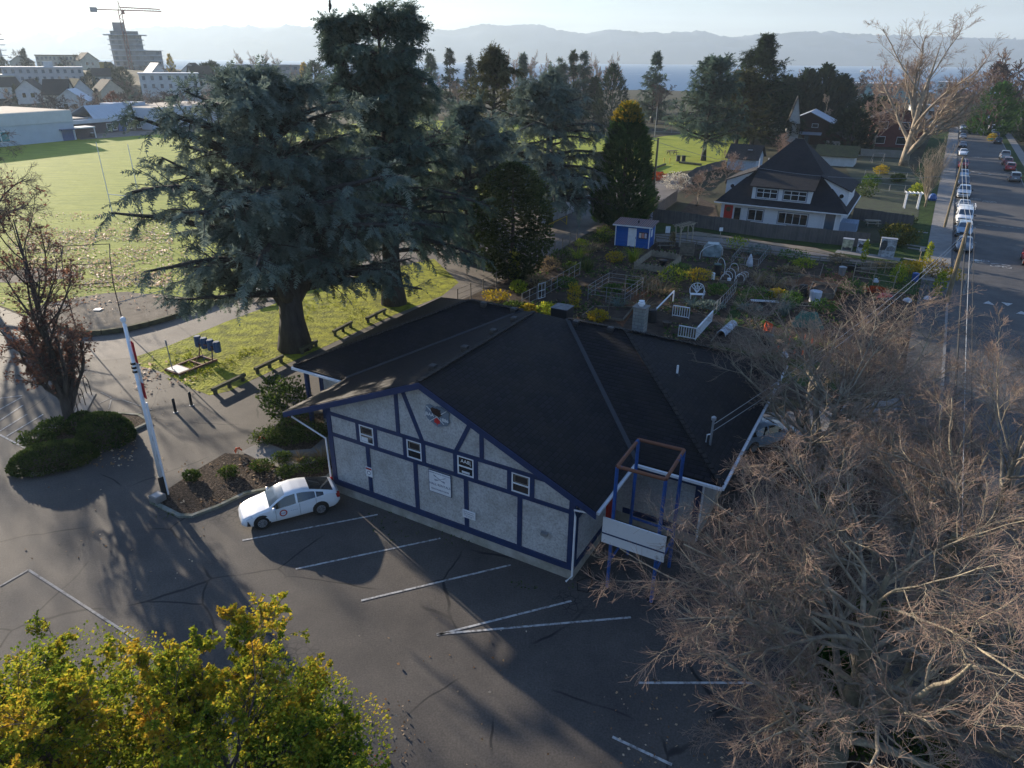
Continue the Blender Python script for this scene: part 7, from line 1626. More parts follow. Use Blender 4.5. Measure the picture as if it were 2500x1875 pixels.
# plants: every clump its own thing
PL = [(1410, 630, 1.1, 1.5, 'blade', L_lime, 'spiky pale clump by the lane fence'), (1440, 615, 1.4, 1.2, 'blade', L_dry, 'dry grassy clump near the end of the lane fence'), (1433, 660, 1.2, 2.0, 'blade', L_shrub, 'tall strappy leaved clump in the left garden'), (1500, 640, 1.0, 1.1, 'shrub', L_gold, 'yellow leaved bush left of the bamboo edging'), (1545, 640, .9, 2.0, 'blade', L_lime, 'tall reed stalks before the bamboo edging'),
      (1370, 640, 1.4, 1.3, 'shrub', L_shrub, 'dark garden shrub by the lane fence'), (1340, 660, 1.3, 1.3, 'shrub', L_dry, 'brown dry shrub in the shady left garden'), (1395, 668, 1.1, 1.2, 'shrub', L_shrub, 'green bush behind the slanting wire fence'), (1310, 700, 1.2, 1.0, 'shrub', L_dry, 'low dry brush left of the white gate'), (1266, 715, .9, 1.1, 'shrub', L_lime, 'bright leafy clump at the holly foot'),
      (1255, 760, 1.0, .8, 'shrub', L_shrub, 'low green clump behind the dark roof unit'), (1290, 765, .7, .7, 'shrub', L_gold, 'small yellow clump left of the dark roof unit'), (1335, 770, .8, 1.0, 'shrub', L_lime, 'yellow green bush beside the dark roof unit'), (1400, 752, .8, 2.2, 'tall', L_gold, 'feathery golden bush right of the dark roof unit'), (1460, 785, .9, .9, 'shrub', L_gold, 'yellowing bush behind the hall ridge'), (1380, 700, 1.2, .8, 'shrub', L_veg, 'green vegetable row inside the slanting fence'),
      (1495, 712, .9, .6, 'shrub', L_veg, 'green leaves inside the square enclosure'), (1550, 700, 1.0, .6, 'shrub', L_veg, 'bright greens inside the smaller enclosure'), (1510, 750, .8, .8, 'blade', L_grey, 'silvery stalks before the square enclosure'), (1640, 690, 1.6, 1.4, 'shrub', L_lime, 'large yellow green clump left of the hooped bed'), (1700, 685, 1.4, 1.2, 'shrub', L_gold, 'yellow flowering clump beside the hooped bed'), (1660, 670, 1.3, 1.0, 'shrub', L_veg, 'leafy green clump behind the yellow clump'),
      (1615, 715, 1.6, 1.1, 'blade', L_dry, 'tangled dry canes left of the white loveseat'), (1575, 700, 1.0, 1.2, 'blade', L_dry, 'dry cane clump on the bark path'), (1752, 718, 1.0, .8, 'shrub', L_veg, 'fresh green clump right of the white loveseat'), (1690, 748, .9, .7, 'blade', L_grey, 'silver blue leaved clump before the loveseat'), (1735, 755, 1.2, .6, 'shrub', L_grey, 'pale grey herbs by the grass path'), (1797, 610, 1.2, 1.5, 'shrub', L_lime, 'bright climbing greens beside the tall hoops'),
      (1850, 622, 1.5, 1.0, 'shrub', L_grey, 'grey green shrub behind the netted bed'), (1935, 640, 1.7, 1.3, 'shrub', L_veg, 'big leafy squash clump in the sunny plots'), (1962, 655, 1.2, 1.0, 'shrub', L_lime, 'bright yellow green leaves beside the squash clump'), (1925, 665, 1.3, .5, 'shrub', L_dry, 'low dry stalks before the squash clump'), (1850, 730, 1.4, .9, 'shrub', L_veg, 'row of leafy greens right of the grass path'), (1895, 728, .9, .8, 'shrub', L_gold, 'yellow leaved herb in the middle right garden'),
      (1890, 700, 1.5, .9, 'blade', L_dry, 'dry bean stalks in the middle right garden'), (1830, 760, 1.1, .5, 'shrub', L_grey, 'pale low herbs beside the plank bed'), (1912, 770, .8, 1.6, 'blade', L_grey, 'tall silvery stalks before the green net'), (1930, 752, .9, 1.5, 'shrub', L_veg, 'leafy climber left of the lattice frame'), (2010, 760, 1.3, .9, 'shrub', L_veg, 'blue green cabbage clump right of the green net'), (1935, 850, .7, .9, 'blade', L_veg, 'broad leaved green plant among the orange stakes'),
      (2045, 640, 1.1, .8, 'shrub', L_dry, 'dry pale bush beyond the grey dustbin'), (2105, 645, .35, 2.6, 'tall', L_lime, 'narrow bean vine climbing a pole by the slat bench'), (2080, 718, 1.2, 1.2, 'shrub', L_veg, 'dark green bush in front of the wooden frame'), (2190, 690, 1.0, 1.6, 'tall', L_lime, 'bright green vine over the frame corner'), (2215, 668, 1.3, 1.4, 'shrub', L_gold, 'yellow daisies left of the blue drum'), (2250, 672, 1.4, 1.6, 'shrub', L_gold, 'tall mass of yellow daisies by the small pale sign'),
      (2285, 678, 1.2, 1.8, 'shrub', L_dry, 'dry seed head clump behind the yellow vine'), (2287, 725, .6, 2.4, 'tall', L_lime, 'yellow green bean vine on a stake near the pole'), (2318, 688, 1.2, 1.3, 'shrub', L_gold, 'yellow topped shrub at the garden corner by the sidewalk'), (2150, 655, 1.4, .7, 'shrub', L_dry, 'dry brush before the back rail fence'), (2135, 712, 1.1, .3, 'shrub', L_red, 'low patch of red leaves in the wooden frame'), (2262, 640, .4, 2.2, 'tall', L_lime, 'vine around the small pale sign post'),
      (1640, 605, .4, 1.8, 'tall', L_dry, 'tan dry reeds beside the arbour'), (1463, 595, 1.5, 1.1, 'shrub', L_shrub, 'dark hedge clump left of the blue shed'), (1475, 588, 1.1, 1.6, 'shrub', L_lime, 'bright yellow green shrub at the cypress foot'), (1420, 600, .9, .6, 'shrub', L_lime, 'mossy mound at the fence end'), (1210, 735, 1.3, .9, 'shrub', L_gold, 'yellow and green bed at the end of the hall ridge'), (1570, 760, 1.0, 1.0, 'blade', L_dry, 'dry grass before the chimney'), (1850, 690, .9, 1.3, 'blade', L_dry, 'thin standing canes above the leafy greens')]
for i, (x, y, r_, h, kind, lm, lab) in enumerate(PL):
    P = gz_(x, y, .03)
    if kind == 'blade': blades('garden_plant', lab, P, 90, h, r_ * 1.4, lm, 400 + i, wid=.028, lean=.8)
    elif kind == 'tall': shrub(lab, P, r_ * .7, r_ * .7, h, lm, 400 + i, n=380, leaf=.2, name='garden_plant', cat='plant', stems=False)
    else: shrub(lab, P, r_, r_ * .75, h, lm, 400 + i, n=420, leaf=.2, name='garden_plant', cat='plant', stems=False)

# low weeds and scraps over the beds and along the edges: nobody could count them
rng = np.random.default_rng(91)
def tufts(name, polys, n, size, lm, z=0.03, tpl=None):
    O = []
    for (x0, y0, x1, y1), k in zip(polys, n): O += [g(a, b, z) for a, b in zip(rng.uniform(x0, x1, k), rng.uniform(y0, y1, k))]
    O = np.array(O); k = len(O); keep = np.array([mnoise.noise(Vector((q[0] * .35, q[1] * .35, 2))) for q in O]) > -.12; O = O[keep]; k = len(O)
    D = rng.normal(0, 1, (k, 3)); D[:, 2] = np.abs(D[:, 2]) * .7 + .15; X = unit(D); Y = unit(np.cross(rng.normal(0, .5, (k, 3)) + [0, 0, 1], X)); Z = np.cross(X, Y); s = size * rng.uniform(.5, 1.4, k)[:, None]
    T = tpl or LEAFCL; V, Fq = inst(T[0], T[1], O, X * s, Y * s, Z * s)
    o = npmesh(name, V, Fq, lm, attr=np.repeat(rng.uniform(0, 1, k), len(T[0]))); o['kind'] = 'stuff'; return o
GP = [(1180, 740, 1480, 790), (1300, 660, 1640, 760), (1430, 600, 1650, 680), (1640, 610, 1900, 720), (1620, 700, 1900, 830), (1880, 640, 2290, 740), (1800, 760, 2050, 900)]
tufts('bed_weeds', GP, [260, 700, 500, 700, 700, 800, 500], .30, L_veg); tufts('dry_bed_litter', GP, [220, 500, 400, 500, 500, 600, 400], .26, L_dry); tufts('bed_mulch_leaves', GP, [100, 300, 250, 250, 250, 350, 150], .16, L_dead)
tufts('lawn_tufts', [(450, 850, 640, 915), (680, 715, 900, 800), (410, 860, 500, 930)], [900, 900, 300], .15, leafmat('sunny_grass', [(.16, .2, .02), (.30, .34, .03), (.42, .40, .05)], .5), tpl=FAN)
tufts('hall_moss', [(900, 1225, 1180, 1330), (1250, 1380, 1400, 1440), (380, 1225, 480, 1268)], [200, 200, 90], .09, L_shrub)
# ------------------------------------------------------------------ the white house and its neighbours
_L = g(1757, 545); _R = g(2052, 570); _x = unit((_R - _L)[None])[0]; _y = np.array([-_x[1], _x[0], 0])
H0 = _L + _x * -1.15 + _y * 1.26; H0[2] = 0
HA = TH; hx = np.array([math.cos(HA), math.sin(HA), 0]); hy = np.array([-math.sin(HA), math.cos(HA), 0])
HW, HD, EZ, HP = 16.7, 16.0, 2.6, 10.5
house = thing('white_house', 'white clapboard house with a tall steep dark hip roof beyond the garden', 'house', H0, HA)
MB().bb(.8, HW - .8, .8, HD - .8, 0, EZ + .1).build('wall', M_siding, house)
mb = MB(); rl, rr_ = (HW / 2 - .5, HD / 2, HP), (HW / 2 + .5, HD / 2, HP); q = [(0, 0, EZ), (HW, 0, EZ), (HW, HD, EZ), (0, HD, EZ)]
mb.slab([q[0], q[1], rr_, rl], .14); mb.slab([q[1], q[2], rr_], .14); mb.slab([q[2], q[3], rl, rr_], .14); mb.slab([q[3], q[0], rl], .14)
hroof = mb.build('roof', M_roof2, house); MB().bar((rl[0] - .1, rl[1], HP + .03), (rr_[0] + .1, rr_[1], HP + .03), .3, .06).build('ridge_cap', M_dark, hroof)
mb = MB(); mb.bar((-.05, -.06, EZ - .05), (HW + .05, -.06, EZ - .05), .1, .12); mb.bar((HW + .06, 0, EZ - .06), (HW + .06, HD, EZ - .06), .1, .12); mb.build('gutter', M_wpaint, house)
mb = MB(); mb.bb(.05, HW - .05, .05, .8, EZ - .12, EZ - .06); mb.build('soffit', M_wpaint, house)
M_greytrim = mat('grey_trim', (0.22, 0.25, 0.30), .6)
def house_window(par, fx, x0, x1, z0, z1, y, cols, rows=1, trim=True):
    """fx maps (along, out, up) to the part's own frame"""
    def bx(mb, a0, a1, b0, b1, c0, c1):
        p = [fx(a, b, c) for a in (a0, a1) for b in (b0, b1) for c in (c0, c1)]; p = np.array(p); mn, mx_ = p.min(0), p.max(0); mb.bb(mn[0], mx_[0], mn[1], mx_[1], mn[2], mx_[2])
    mb = MB(); w = .07
    if trim: bx(mb, x0 - .14, x1 + .14, y - .03, y - .001, z0 - .12, z1 + .12); tr = mb.build('window_trim', M_greytrim, par); mb = MB()
    bx(mb, x0, x1, y - .07, y - .031, z0, z0 + w); bx(mb, x0, x1, y - .07, y - .031, z1 - w, z1)
    for i in range(cols + 1): c = x0 + (x1 - x0) * i / cols; bx(mb, max(x0, c - w / 2), min(x1, c + w / 2) if i < cols else x1, y - .068, y - .033, z0 + w, z1 - w)
    if rows > 1: bx(mb, x0 + w, x1 - w, y - .062, y - .036, z0 + (z1 - z0) * .56, z0 + (z1 - z0) * .56 + w)
    wo = mb.build('window', M_wpaint, par)
    mb = MB(); bx(mb, x0 + .02, x1 - .02, y - .05, y - .032, z0 + .02, z1 - .02); mb.build('pane', M_glass, wo)
idn = lambda a, b, c: (a, b, c)
house_window(house, idn, 4.5, 6.4, .5, 1.95, .8, 2); house_window(house, idn, 8.4, 12.0, .5, 1.95, .8, 4)
MB().bb(1.25, 2.4, .74, .798, .1, 2.2).build('door', M_red, house); mb = MB(); mb.tube([(1.82, .70, 1.65), (1.82, .739, 1.65)], .33, 14); mb.build('wreath', mat('wreath_leaves', (.10, .05, .04), .9, (.04, .06, .03), 20), house); house_window(house, idn, 2.6, 3.5, .3, 2.05, .8, 1, trim=False)
MB().bb(14.1, 15.3, .75, .798, .1, 2.3).build('glass_door', M_glassb, house); mb = MB(); mb.bb(13.95, 14.1, .73, .797, 0, 2.4); mb.build('door_post', M_wpaint, house); mb = MB(); mb.bb(15.3, 15.45, .73, .797, 0, 2.4); mb.build('door_post', M_wpaint, house)
for x_ in (3.75, 13.7): MB().tube([(x_, .7, 0), (x_, .7, EZ - .1)], .045, 6).build('downpipe', M_wpaint, house)
for x_ in (7.0, 12.9): mb = MB(); mb.box((x_, .66, EZ - .38), (.5, .22, .16)); mb.build('eave_lamp', M_wpaint, house)
k_ = (HP - EZ) / (HD / 2)
def dormer(fx, a0, a1, d0, zt, rise, nm):
    zb = EZ + k_ * d0; dm = (zt + .1 - EZ) / (k_ - rise) if k_ > rise else 6; din = (zt + .05 - EZ - rise * d0) / (k_ - rise)
    mb = MB(); a = [fx(a0, d0, zb - .1), fx(a1, d0, zb - .1), fx(a1, d0, zt), fx(a0, d0, zt)]; b = [fx(a0, din - .1, EZ + k_ * din - .15), fx(a1, din - .1, EZ + k_ * din - .15)]
    mb.add(a + b, [(0, 1, 2, 3), (0, 3, 4), (1, 5, 2), (3, 2, 5, 4), (0, 4, 5, 1)]); wl_ = mb.build('dormer_wall', M_siding, house)
    mb = MB(); o = .35; mb.slab([fx(a0 - o, d0 - o, zt + .12 - rise * o), fx(a1 + o, d0 - o, zt + .12 - rise * o), fx(a1 + o, din + .25, zt + .12 + rise * (din + .25 - d0)), fx(a0 - o, din + .25, zt + .12 + rise * (din + .25 - d0))], .13); mb.build('dormer_roof', nm, house)
    return wl_
M_roofbrn = brickmat('brown_grey_shingles', (0.050, 0.046, 0.045), (0.034, 0.032, 0.033), (0.015, 0.015, 0.015), .4, .16, .85, .014, .6)
dw = dormer(idn, 4.6, 12.0, .75, 5.05, .42, M_roofbrn)
house_window(dw, idn, 5.2, 7.8, 3.55, 4.75, .75, 3, 2); house_window(dw, idn, 8.6, 11.4, 3.55, 4.75, .75, 3, 2)
rfx = lambda a, d, z: (HW - d, a, z)
rw_ = dormer(rfx, 2.6, 11.5, .55, 5.1, .40, M_roof2)
lfx = lambda a, d, z: (d, HD - a, z)
lw_ = dormer(lfx, 4.5, 12.8, .55, 5.1, .40, M_roofbrn)
for (x_, y_, nm) in ((HW - 1.35, 2.6, rw_), (1.4, HD - 12.8, lw_)):
    mb = MB(); mb.tube([(x_, y_ - .05, 4.35), (x_, y_ - .005, 4.35)], .40, 16); wo = mb.build('round_window', M_wpaint, nm); mb = MB(); mb.tube([(x_, y_ - .07, 4.35), (x_, y_ - .051, 4.35)], .27, 16); mb.build('pane', M_glass, wo)
mb = MB(); mb.bb(HW - .8, HW + 1.2, 1.5, 4.5, 0, 1.3); mb.build('side_bay', brickmat('blue_grey_siding', (.25, .32, .42), (.22, .29, .38), (.12, .15, .2), 30, .14), house)
for x_, y_ in ((4.5, 9.5), (3.6, 8.0), (5.6, 9.5)): MB().tube([(x_, y_, 5.5), (x_, y_, 7.6)], .06, 6).build('vent_pipe', M_wpaint, hroof)
def board_fence(lab, pts, h=1.75, m_=None, name='board_fence'):
    P = [gz_(*p, 0.02) for p in pts]; t_ = thing(name, lab, 'fence', P[0]); o = P[0]; k = 0
    for a, b in zip(P[:-1], P[1:]):
        n = max(1, int(round(np.linalg.norm(b - a) / 2.4)))
        for i in range(n):
            q0, q1 = a + (b - a) * i / n - o, a + (b - a) * (i + 1) / n - o; hh = h + .04 * math.sin(k * 1.7)
            d = unit((q1 - q0)[None])[0]; nn = np.array([-d[1], d[0], 0]) * .012
            mb = MB(); mb.extr([q0 - nn, q1 - nn, q1 - nn + [0, 0, hh], q0 - nn + [0, 0, hh]], nn * 2); mb.build('panel', m_ or M_fence, t_)
            MB().box(tuple(q0 + nn * 5 + [0, 0, h / 2]), (.1, .1, h + .05), math.atan2(d[1], d[0])).build('post', m_ or M_fence, t_); k += 1
    return t_
board_fence('long weathered grey board fence in front of the white house', [(1589, 541), (1700, 556), (1869, 581), (2056, 600), (2118, 606)])
board_fence('grey board fence closing the yard left of the white house', [(1592, 538), (1618, 517), (1652, 492)])
board_fence('grey board fence right of the white house before the side lawn', [(2080, 536), (2150, 546), (2226, 556)], 1.6)
board_fence('grey block patterned fence at the far end of the dark yard', [(2052, 378), (2130, 382), (2205, 386)], 1.6, M_block)
board_fence('dark wooden fence behind the small grey shed', [(1660, 455), (1700, 428), (1770, 408)], 1.5)
# lane wall and yellow barrier
A, B_ = gz_(1323, 551, 0), gz_(1456, 492, 0); d = unit((B_ - A)[None])[0]; t_ = thing('white_board_wall', 'low white board wall along the lane behind the yellow barrier', 'wall', A)
MB().bar((0, 0, .8), tuple(B_ - A + [0, 0, .8]), .12, 1.6).build('boards', mat('white_boards', (.50, .52, .55), .7, (.38, .40, .43), 1.2), t_); L_ = np.linalg.norm(B_ - A); nrm = np.array([d[1], -d[0], 0])
for i in range(9): q = d * L_ * (i + .3) / 9 + nrm * .14; MB().box((q[0], q[1], .45), (.1, .1, .9)).build('post', M_wpaint, t_)
A, B_ = gz_(1335, 572), gz_(1383, 549); t_ = thing('lane_barrier', 'yellow steel swing barrier across the lane edge', 'barrier', A); q = B_ - A
MB().tube([(0, 0, 0), (0, 0, 1.15)], .07, 7).build('post', M_yellow, t_); MB().tube([tuple(q), tuple(q + [0, 0, 1.15])], .07, 7).build('post', M_yellow, t_); MB().tube([(0, 0, 1.1), tuple(q + [0, 0, 1.1])], .05, 6).build('bar', M_yellow, t_); MB().tube([(0, 0, .1), tuple(q * .35 + [0, 0, 1.08])], .04, 6).build('brace', M_yellow, t_); MB().tube([tuple(q + [0, 0, .1]), tuple(q * .65 + [0, 0, 1.08])], .04, 6).build('brace', M_yellow, t_)
# wrapped utility kiosks
def photo_mat(name, c1, c2, sc, tint):
    return mat(name, tuple(c1 * t for t in tint), .6, tuple(c2 * t for t in tint), sc, detail=6, lo=.40, hi=.56)
def kiosk(lab, a, b, top, mats, scene):
    A, B_ = gz_(*a, .03), gz_(*b, .03); w = np.linalg.norm(B_ - A); t_ = thing('utility_kiosk', lab, 'utility box', A, math.atan2((B_ - A)[1], (B_ - A)[0])); h = max(.9, hz((A + B_) / 2, *top))
    MB().bb(0, w, 0, .7, 0, h).build('cabinet', M_galv, t_); MB().bb(-.03, w + .03, -.04, .74, h, h + .05).build('lid', M_galv, t_)
    f = MB().bb(.02, w - .02, -.012, -.001, .04, h - .04).build('printed_panel', mats, t_)
    scene(f, w, h)
M_pdk = mat('print_dark', (.06, .065, .07), .6, (.02, .022, .025), 9, detail=6); M_pmid = mat('print_mid', (.22, .23, .25), .6, (.12, .13, .14), 6); M_plt = mat('print_light', (.48, .50, .52), .6, (.36, .37, .39), 4)
def prt(f, m_, pts): mb = MB(); mb.extr([(x, -.0125, z) for x, z in pts], (0, -.002, 0)); mb.build('print', m_, f)
def sc1(f, w, h): prt(f, M_pdk, [(.1, .1), (w - .1, .1), (w - .1, h * .3), (w * .6, h * .36), (w * .3, h * .28), (.1, h * .33)])
def sc2(f, w, h): prt(f, M_pdk, [(.1, h * .45), (w - .1, h * .42), (w * .9, h * .75), (w * .7, h * .85), (w * .45, h * .7), (w * .2, h * .8)])
def sc3(f, w, h):
    prt(f, M_pdk, [(.05, h * .35), (w * .35, h * .4), (w * .45, h * .65), (w * .38, h * .9), (w * .15, h * .92), (.05, h * .75)]); prt(f, M_pmid, [(w * .42, h * .36), (w * .95, h * .36), (w * .95, h * .55), (w * .7, h * .66), (w * .42, h * .55)])
    for k in range(4): prt(f, M_plt, [(w * (.47 + .12 * k), h * .38), (w * (.51 + .12 * k), h * .38), (w * (.51 + .12 * k), h * .5), (w * (.47 + .12 * k), h * .5)])
kiosk('sepia printed utility box nearest the white house fence', (2053, 612), (2079, 615), (2068, 585), photo_mat('sepia_print', .42, .22, 3, (1.05, 1.05, .72)), sc1)
kiosk('small utility box printed with a grey street view', (2089, 617), (2115, 620), (2108, 589), photo_mat('grey_print', .42, .16, 3, (.95, 1, 1.08)), sc2)
kiosk('largest utility box printed with a grey view of a house and trees', (2143, 627), (2181, 631), (2166, 584), photo_mat('grey_print_large', .42, .2, 2.5, (.95, 1, 1.05)), sc3)
mb = MB(); A, B_ = gz_(2048, 615, 0), gz_(2190, 634, 0); d = unit((B_ - A)[None])[0]; mb.bar(tuple(A - d * .3 + [0, 0, .035]), tuple(B_ + d * .3 + [0, 0, .035]), 1.6, .07); struct(mb.build('kiosk_pad', M_conc))
# yard things
P = g(2190, 600); shrub('large domed olive bush behind the printed utility boxes', (P[0], P[1], 0), 2.3, 2.0, 2.6, leafmat('olive_leaves', [(.05, .055, .015), (.10, .10, .025), (.16, .14, .03)]), 501, n=2600, leaf=.2, name='round_bush')
for i, (x, y, r_, h, lm, lab) in enumerate([(2110, 480, 1.9, 2.4, L_shrub, 'dark green shrub beside the right dormer of the white house'), (2125, 455, 1.6, 2.0, L_veg, 'lighter green shrub behind the dark green shrub'), (2238, 478, 1.2, 1.9, L_lime, 'yellow green shrub behind the white gate arch'), (2150, 425, 1.4, 1.6, L_gold, 'yellowish shrub in the dark yard'), (2190, 445, 1.3, 1.4, L_shrub, 'dark low shrub in the yard by the broom shaped tree'), (2205, 545, 1.6, 1.0, L_shrub, 'low dark shrub beside the side lawn'),
                              (1605, 440, 1.7, 1.3, L_red, 'orange red shrub beside the lane pole'), (1648, 462, 2.6, 2.6, leafmat('pale_blossom', [(.40, .36, .28), (.6, .55, .45)]), 'pale cream flowering bush behind the yard fence'), (1835, 335, 3.2, 5.2, L_lime, 'bright yellow green rhododendron clump behind the small grey shed'), (1885, 340, 3.2, 5.0, L_grey, 'grey green broad bush beside the bright rhododendron'), (2120, 330, 3.0, 3.5, L_shrub, 'dark evergreen bush by the brown garage'), (2420, 345, 1.2, 2.0, L_gold, 'small golden bush by the parked black suv')]):
    P = g(x, y); shrub(lab, (P[0], P[1], gh(P[0], P[1])), r_, r_ * .85, h, lm, 510 + i, n=800, leaf=.24 if h < 3 else .4, name='shrub')
picnic_table('small wooden bench table on the side lawn of the white house', gz_(2128, 552), -.2, M_woodpale, 1.0)
A, B_ = gz_(2208, 510), gz_(2240, 512); t_ = thing('gate_arch', 'white pergola gate arch between the side lawn and the sidewalk', 'arbour', A, math.atan2((B_ - A)[1], (B_ - A)[0])); L_ = np.linalg.norm(B_ - A)
for x_ in (0, L_): MB().bb(x_ - .07, x_ + .07, -.07, .07, 0, 2.2).build('post', M_wpaint, t_); MB().bb(x_ - .07, x_ + .07, .8, .94, 0, 2.2).build('post', M_wpaint, t_)
for y_ in (0, .87): MB().bb(-.3, L_ + .3, y_ - .04, y_ + .04, 2.2, 2.35).build('beam', M_wpaint, t_)
for k in range(5): MB().bb(-.2 + k * (L_ + .4) / 4 - .03, -.2 + k * (L_ + .4) / 4 + .03, -.3, 1.2, 2.352, 2.42).build('slat', M_wpaint, t_)
P = gz_(2275, 490); t_ = thing('recycling_bags', 'bright blue bag heap by the broom shaped tree', 'bag', P); mb = MB(); mb.lathe([(.5, 0), (.65, .3), (.55, .7), (.35, 1.0), (.08, 1.1)], 9); mb.build('bag', M_bluesteel, t_); mb = MB(); mb.lathe([(.3, 0), (.4, .2), (.2, .6), (.05, .65)], 8, (-.5, .4, 0)); mb.build('small_bag', M_bluesteel, t_)
t_ = thing('swing_frame', 'pale steel garden frame standing on the dark yard lawn', 'garden frame', gz_(2142, 398)); MB().tube([(-1.2, 0, 0), (-1.2, 0, 2), (1.2, 0, 2), (1.2, 0, 0)], .05, 5).build('frame', M_galv, t_); MB().tube([(-1.2, 1, 0), (-1.2, 0, 2)], .05, 5).build('brace', M_galv, t_); MB().tube([(1.2, 1, 0), (1.2, 0, 2)], .05, 5).build('brace', M_galv, t_)
rail_fence('yard_fence', 'wire fence across the dark yard before the giant poplar', [(2110, 430), (2180, 436), (2245, 440)], 1.2, (.1, 1.0), M_galv, 2.5, post=.06, rail=.03)
rail_fence('yard_fence', 'second wire fence across the yard nearer the white house', [(2100, 460), (2170, 468), (2245, 474)], 1.2, (.1, 1.0), M_galv, 2.5, post=.06, rail=.03)
sheet('yard_lawn', [(2060, 400), (2120, 385), (2215, 390), (2250, 470), (2240, 540), (2120, 560), (2085, 545), (2095, 470)], .02, mat('yard_grass', (.03, .048, .016), .95, (.016, .02, .01), .8, detail=8, bump=1, bscale=6))  # grass tone darkened to hold the shade of the poplar
sheet('yard_earth', [(1660, 520), (1590, 538), (1700, 552), (1757, 545), (1745, 500), (1700, 480)], .02, M_soil)
for i, (a, b) in enumerate([((2205, 562), (2265, 570)), ((2212, 598), (2270, 607)), ((2216, 606), (2262, 613)), ((2205, 632), (2252, 640))]):
    A, B_ = gz_(*a, .06), gz_(*b, .06); mb = MB(); mb.bar(tuple(A), tuple(B_), .6, .05); tag(mb.build('walk_slab', M_conc), kind='structure')
# generic gabled building
def gable_house(name, lab, P, w, d, ez, rz_, wallm, roofm, ang=TH, cat='house', ridge='y', wins=(), overhang=.5, trim=None, z=None):
    t_ = thing(name, lab, cat, (P[0], P[1], (P[2] if len(P) > 2 else 0)), ang); mb = MB()
    if ridge == 'y': mb.extr([(-w / 2, 0, 0), (w / 2, 0, 0), (w / 2, 0, ez), (0, 0, rz_ - .05), (-w / 2, 0, ez)], (0, d, 0))
    else: mb.extr([(-w / 2, 0, 0), (-w / 2, d, 0), (-w / 2, d, ez), (-w / 2, d / 2, rz_ - .05), (-w / 2, 0, ez)], (w, 0, 0))
    mb.build('wall', wallm, t_); mb = MB(); o = overhang
    if ridge == 'y':
        s = (rz_ - ez) / (w / 2)
        mb.slab([(-w / 2 - o, -o, ez - s * o + .1), (0, -o, rz_ + .1), (0, d + o, rz_ + .1), (-w / 2 - o, d + o, ez - s * o + .1)][::-1], .15); mb.slab([(w / 2 + o, -o, ez - s * o + .1), (w / 2 + o, d + o, ez - s * o + .1), (0, d + o, rz_ + .1), (0, -o, rz_ + .1)], .15)
    else:
        s = (rz_ - ez) / (d / 2)
        mb.slab([(-w / 2 - o, -o, ez - s * o + .1), (w / 2 + o, -o, ez - s * o + .1), (w / 2 + o, d / 2, rz_ + .1), (-w / 2 - o, d / 2, rz_ + .1)], .15); mb.slab([(-w / 2 - o, d + o, ez - s * o + .1), (-w / 2 - o, d / 2, rz_ + .1), (w / 2 + o, d / 2, rz_ + .1), (w / 2 + o, d + o, ez - s * o + .1)], .15)
    mb.build('roof', roofm, t_)
    for (x0, x1, z0, z1) in wins:
        wo = MB().bb(x0, x1, -.06, -.002, z0, z1).build('window', trim or M_wpaint, t_); MB().bb(x0 + .1, x1 - .1, -.075, -.061, z0 + .1, z1 - .1).build('pane', M_glass, wo)
    return t_
M_brown = brickmat('brown_boards', (.055, .028, .022), (.045, .024, .02), (.02, .012, .01), .25, 9, .8, .01, .4, off=0); M_metalroof = mat('pale_metal_roof', (.36, .38, .42), .45, (.28, .30, .34), 1.5)
M_pale = mat('pale_render', (.52, .53, .52), .9, (.42, .43, .42), .8); M_cream = mat('cream_render', (.50, .46, .36), .9, (.40, .36, .28), .8); M_redbrown = mat('red_brown_cladding', (.13, .035, .03), .8, (.09, .025, .022), 1.5); M_tealwall = mat('teal_cladding', (.20, .33, .32), .8, (.16, .28, .27), 1.2)
def bwid(x0, x1, y): return np.linalg.norm(g(x1, y) - g(x0, y))
P = g(1808, 416); gable_house('grey_shed', 'small pale shed with dark skylit roof left of the white house', P, 5.6, 6.5, 2.5, 4.6, mat('pale_blue_wall', (.36, .42, .48), .8), M_roofbrn, ridge='x'); 
q = thing('skylight', 'small glass skylight on the pale shed roof', 'skylight', (P[0], P[1], 0), TH); MB().bar((.6, 1.4, 3.85), (1.5, 1.4, 3.85), .7, .1).build('frame', M_galv, q)
P = g(1966, 352); hz_w = 10.5; t_ = gable_house('brown_house', 'dark brown gabled house with pale metal roof behind the white house', P, hz_w, 13, 5.6, 8.0, M_brown, M_metalroof, wins=((.8, 2.4, 4.2, 5.2), (-3.6, -2.2, 1.0, 2.2)), ang=TH + .05, overhang=.8)
mb = MB(); mb.slab([(-2.2, -2.6, 2.7), (3.6, -2.6, 2.7), (3.6, 0, 3.1), (-2.2, 0, 3.1)], .15); mb.build('porch_roof', M_metalroof, t_)
for x_ in (-2.0, .8, 3.4): MB().bb(x_ - .1, x_ + .1, -2.4, -2.2, 0, 2.6).build('porch_post', M_brown, t_)
MB().bb(-.6, .8, -.06, -.002, .1, 2.3).build('door', M_glassb, t_)
P = g(2031, 368); t_ = gable_house('brown_garage', 'small brown garage with pale roller door', P, 6.0, 7, 2.6, 4.2, M_brown, M_roofbrn, ang=TH - .1); MB().bb(-1.7, 1.7, -.05, -.002, 0, 2.3).build('garage_door', mat('pale_door', (.42, .40, .38), .6), t_)
P = g(2035, 405); gable_house('mossy_shed', 'low shed with an olive mossy roof behind the white house', P, 7.5, 6.0, 2.2, 3.8, M_pale, M_roofmoss, ridge='x', ang=TH)
P = at(1944, 190, 270); P[2] = 0; gable_house('steep_house', 'white house with a very steep narrow gable between the conifers', P, 3.0, 7, 5.5, 11.8, M_pale, M_roofbrn, ang=TH + .2, overhang=.3)
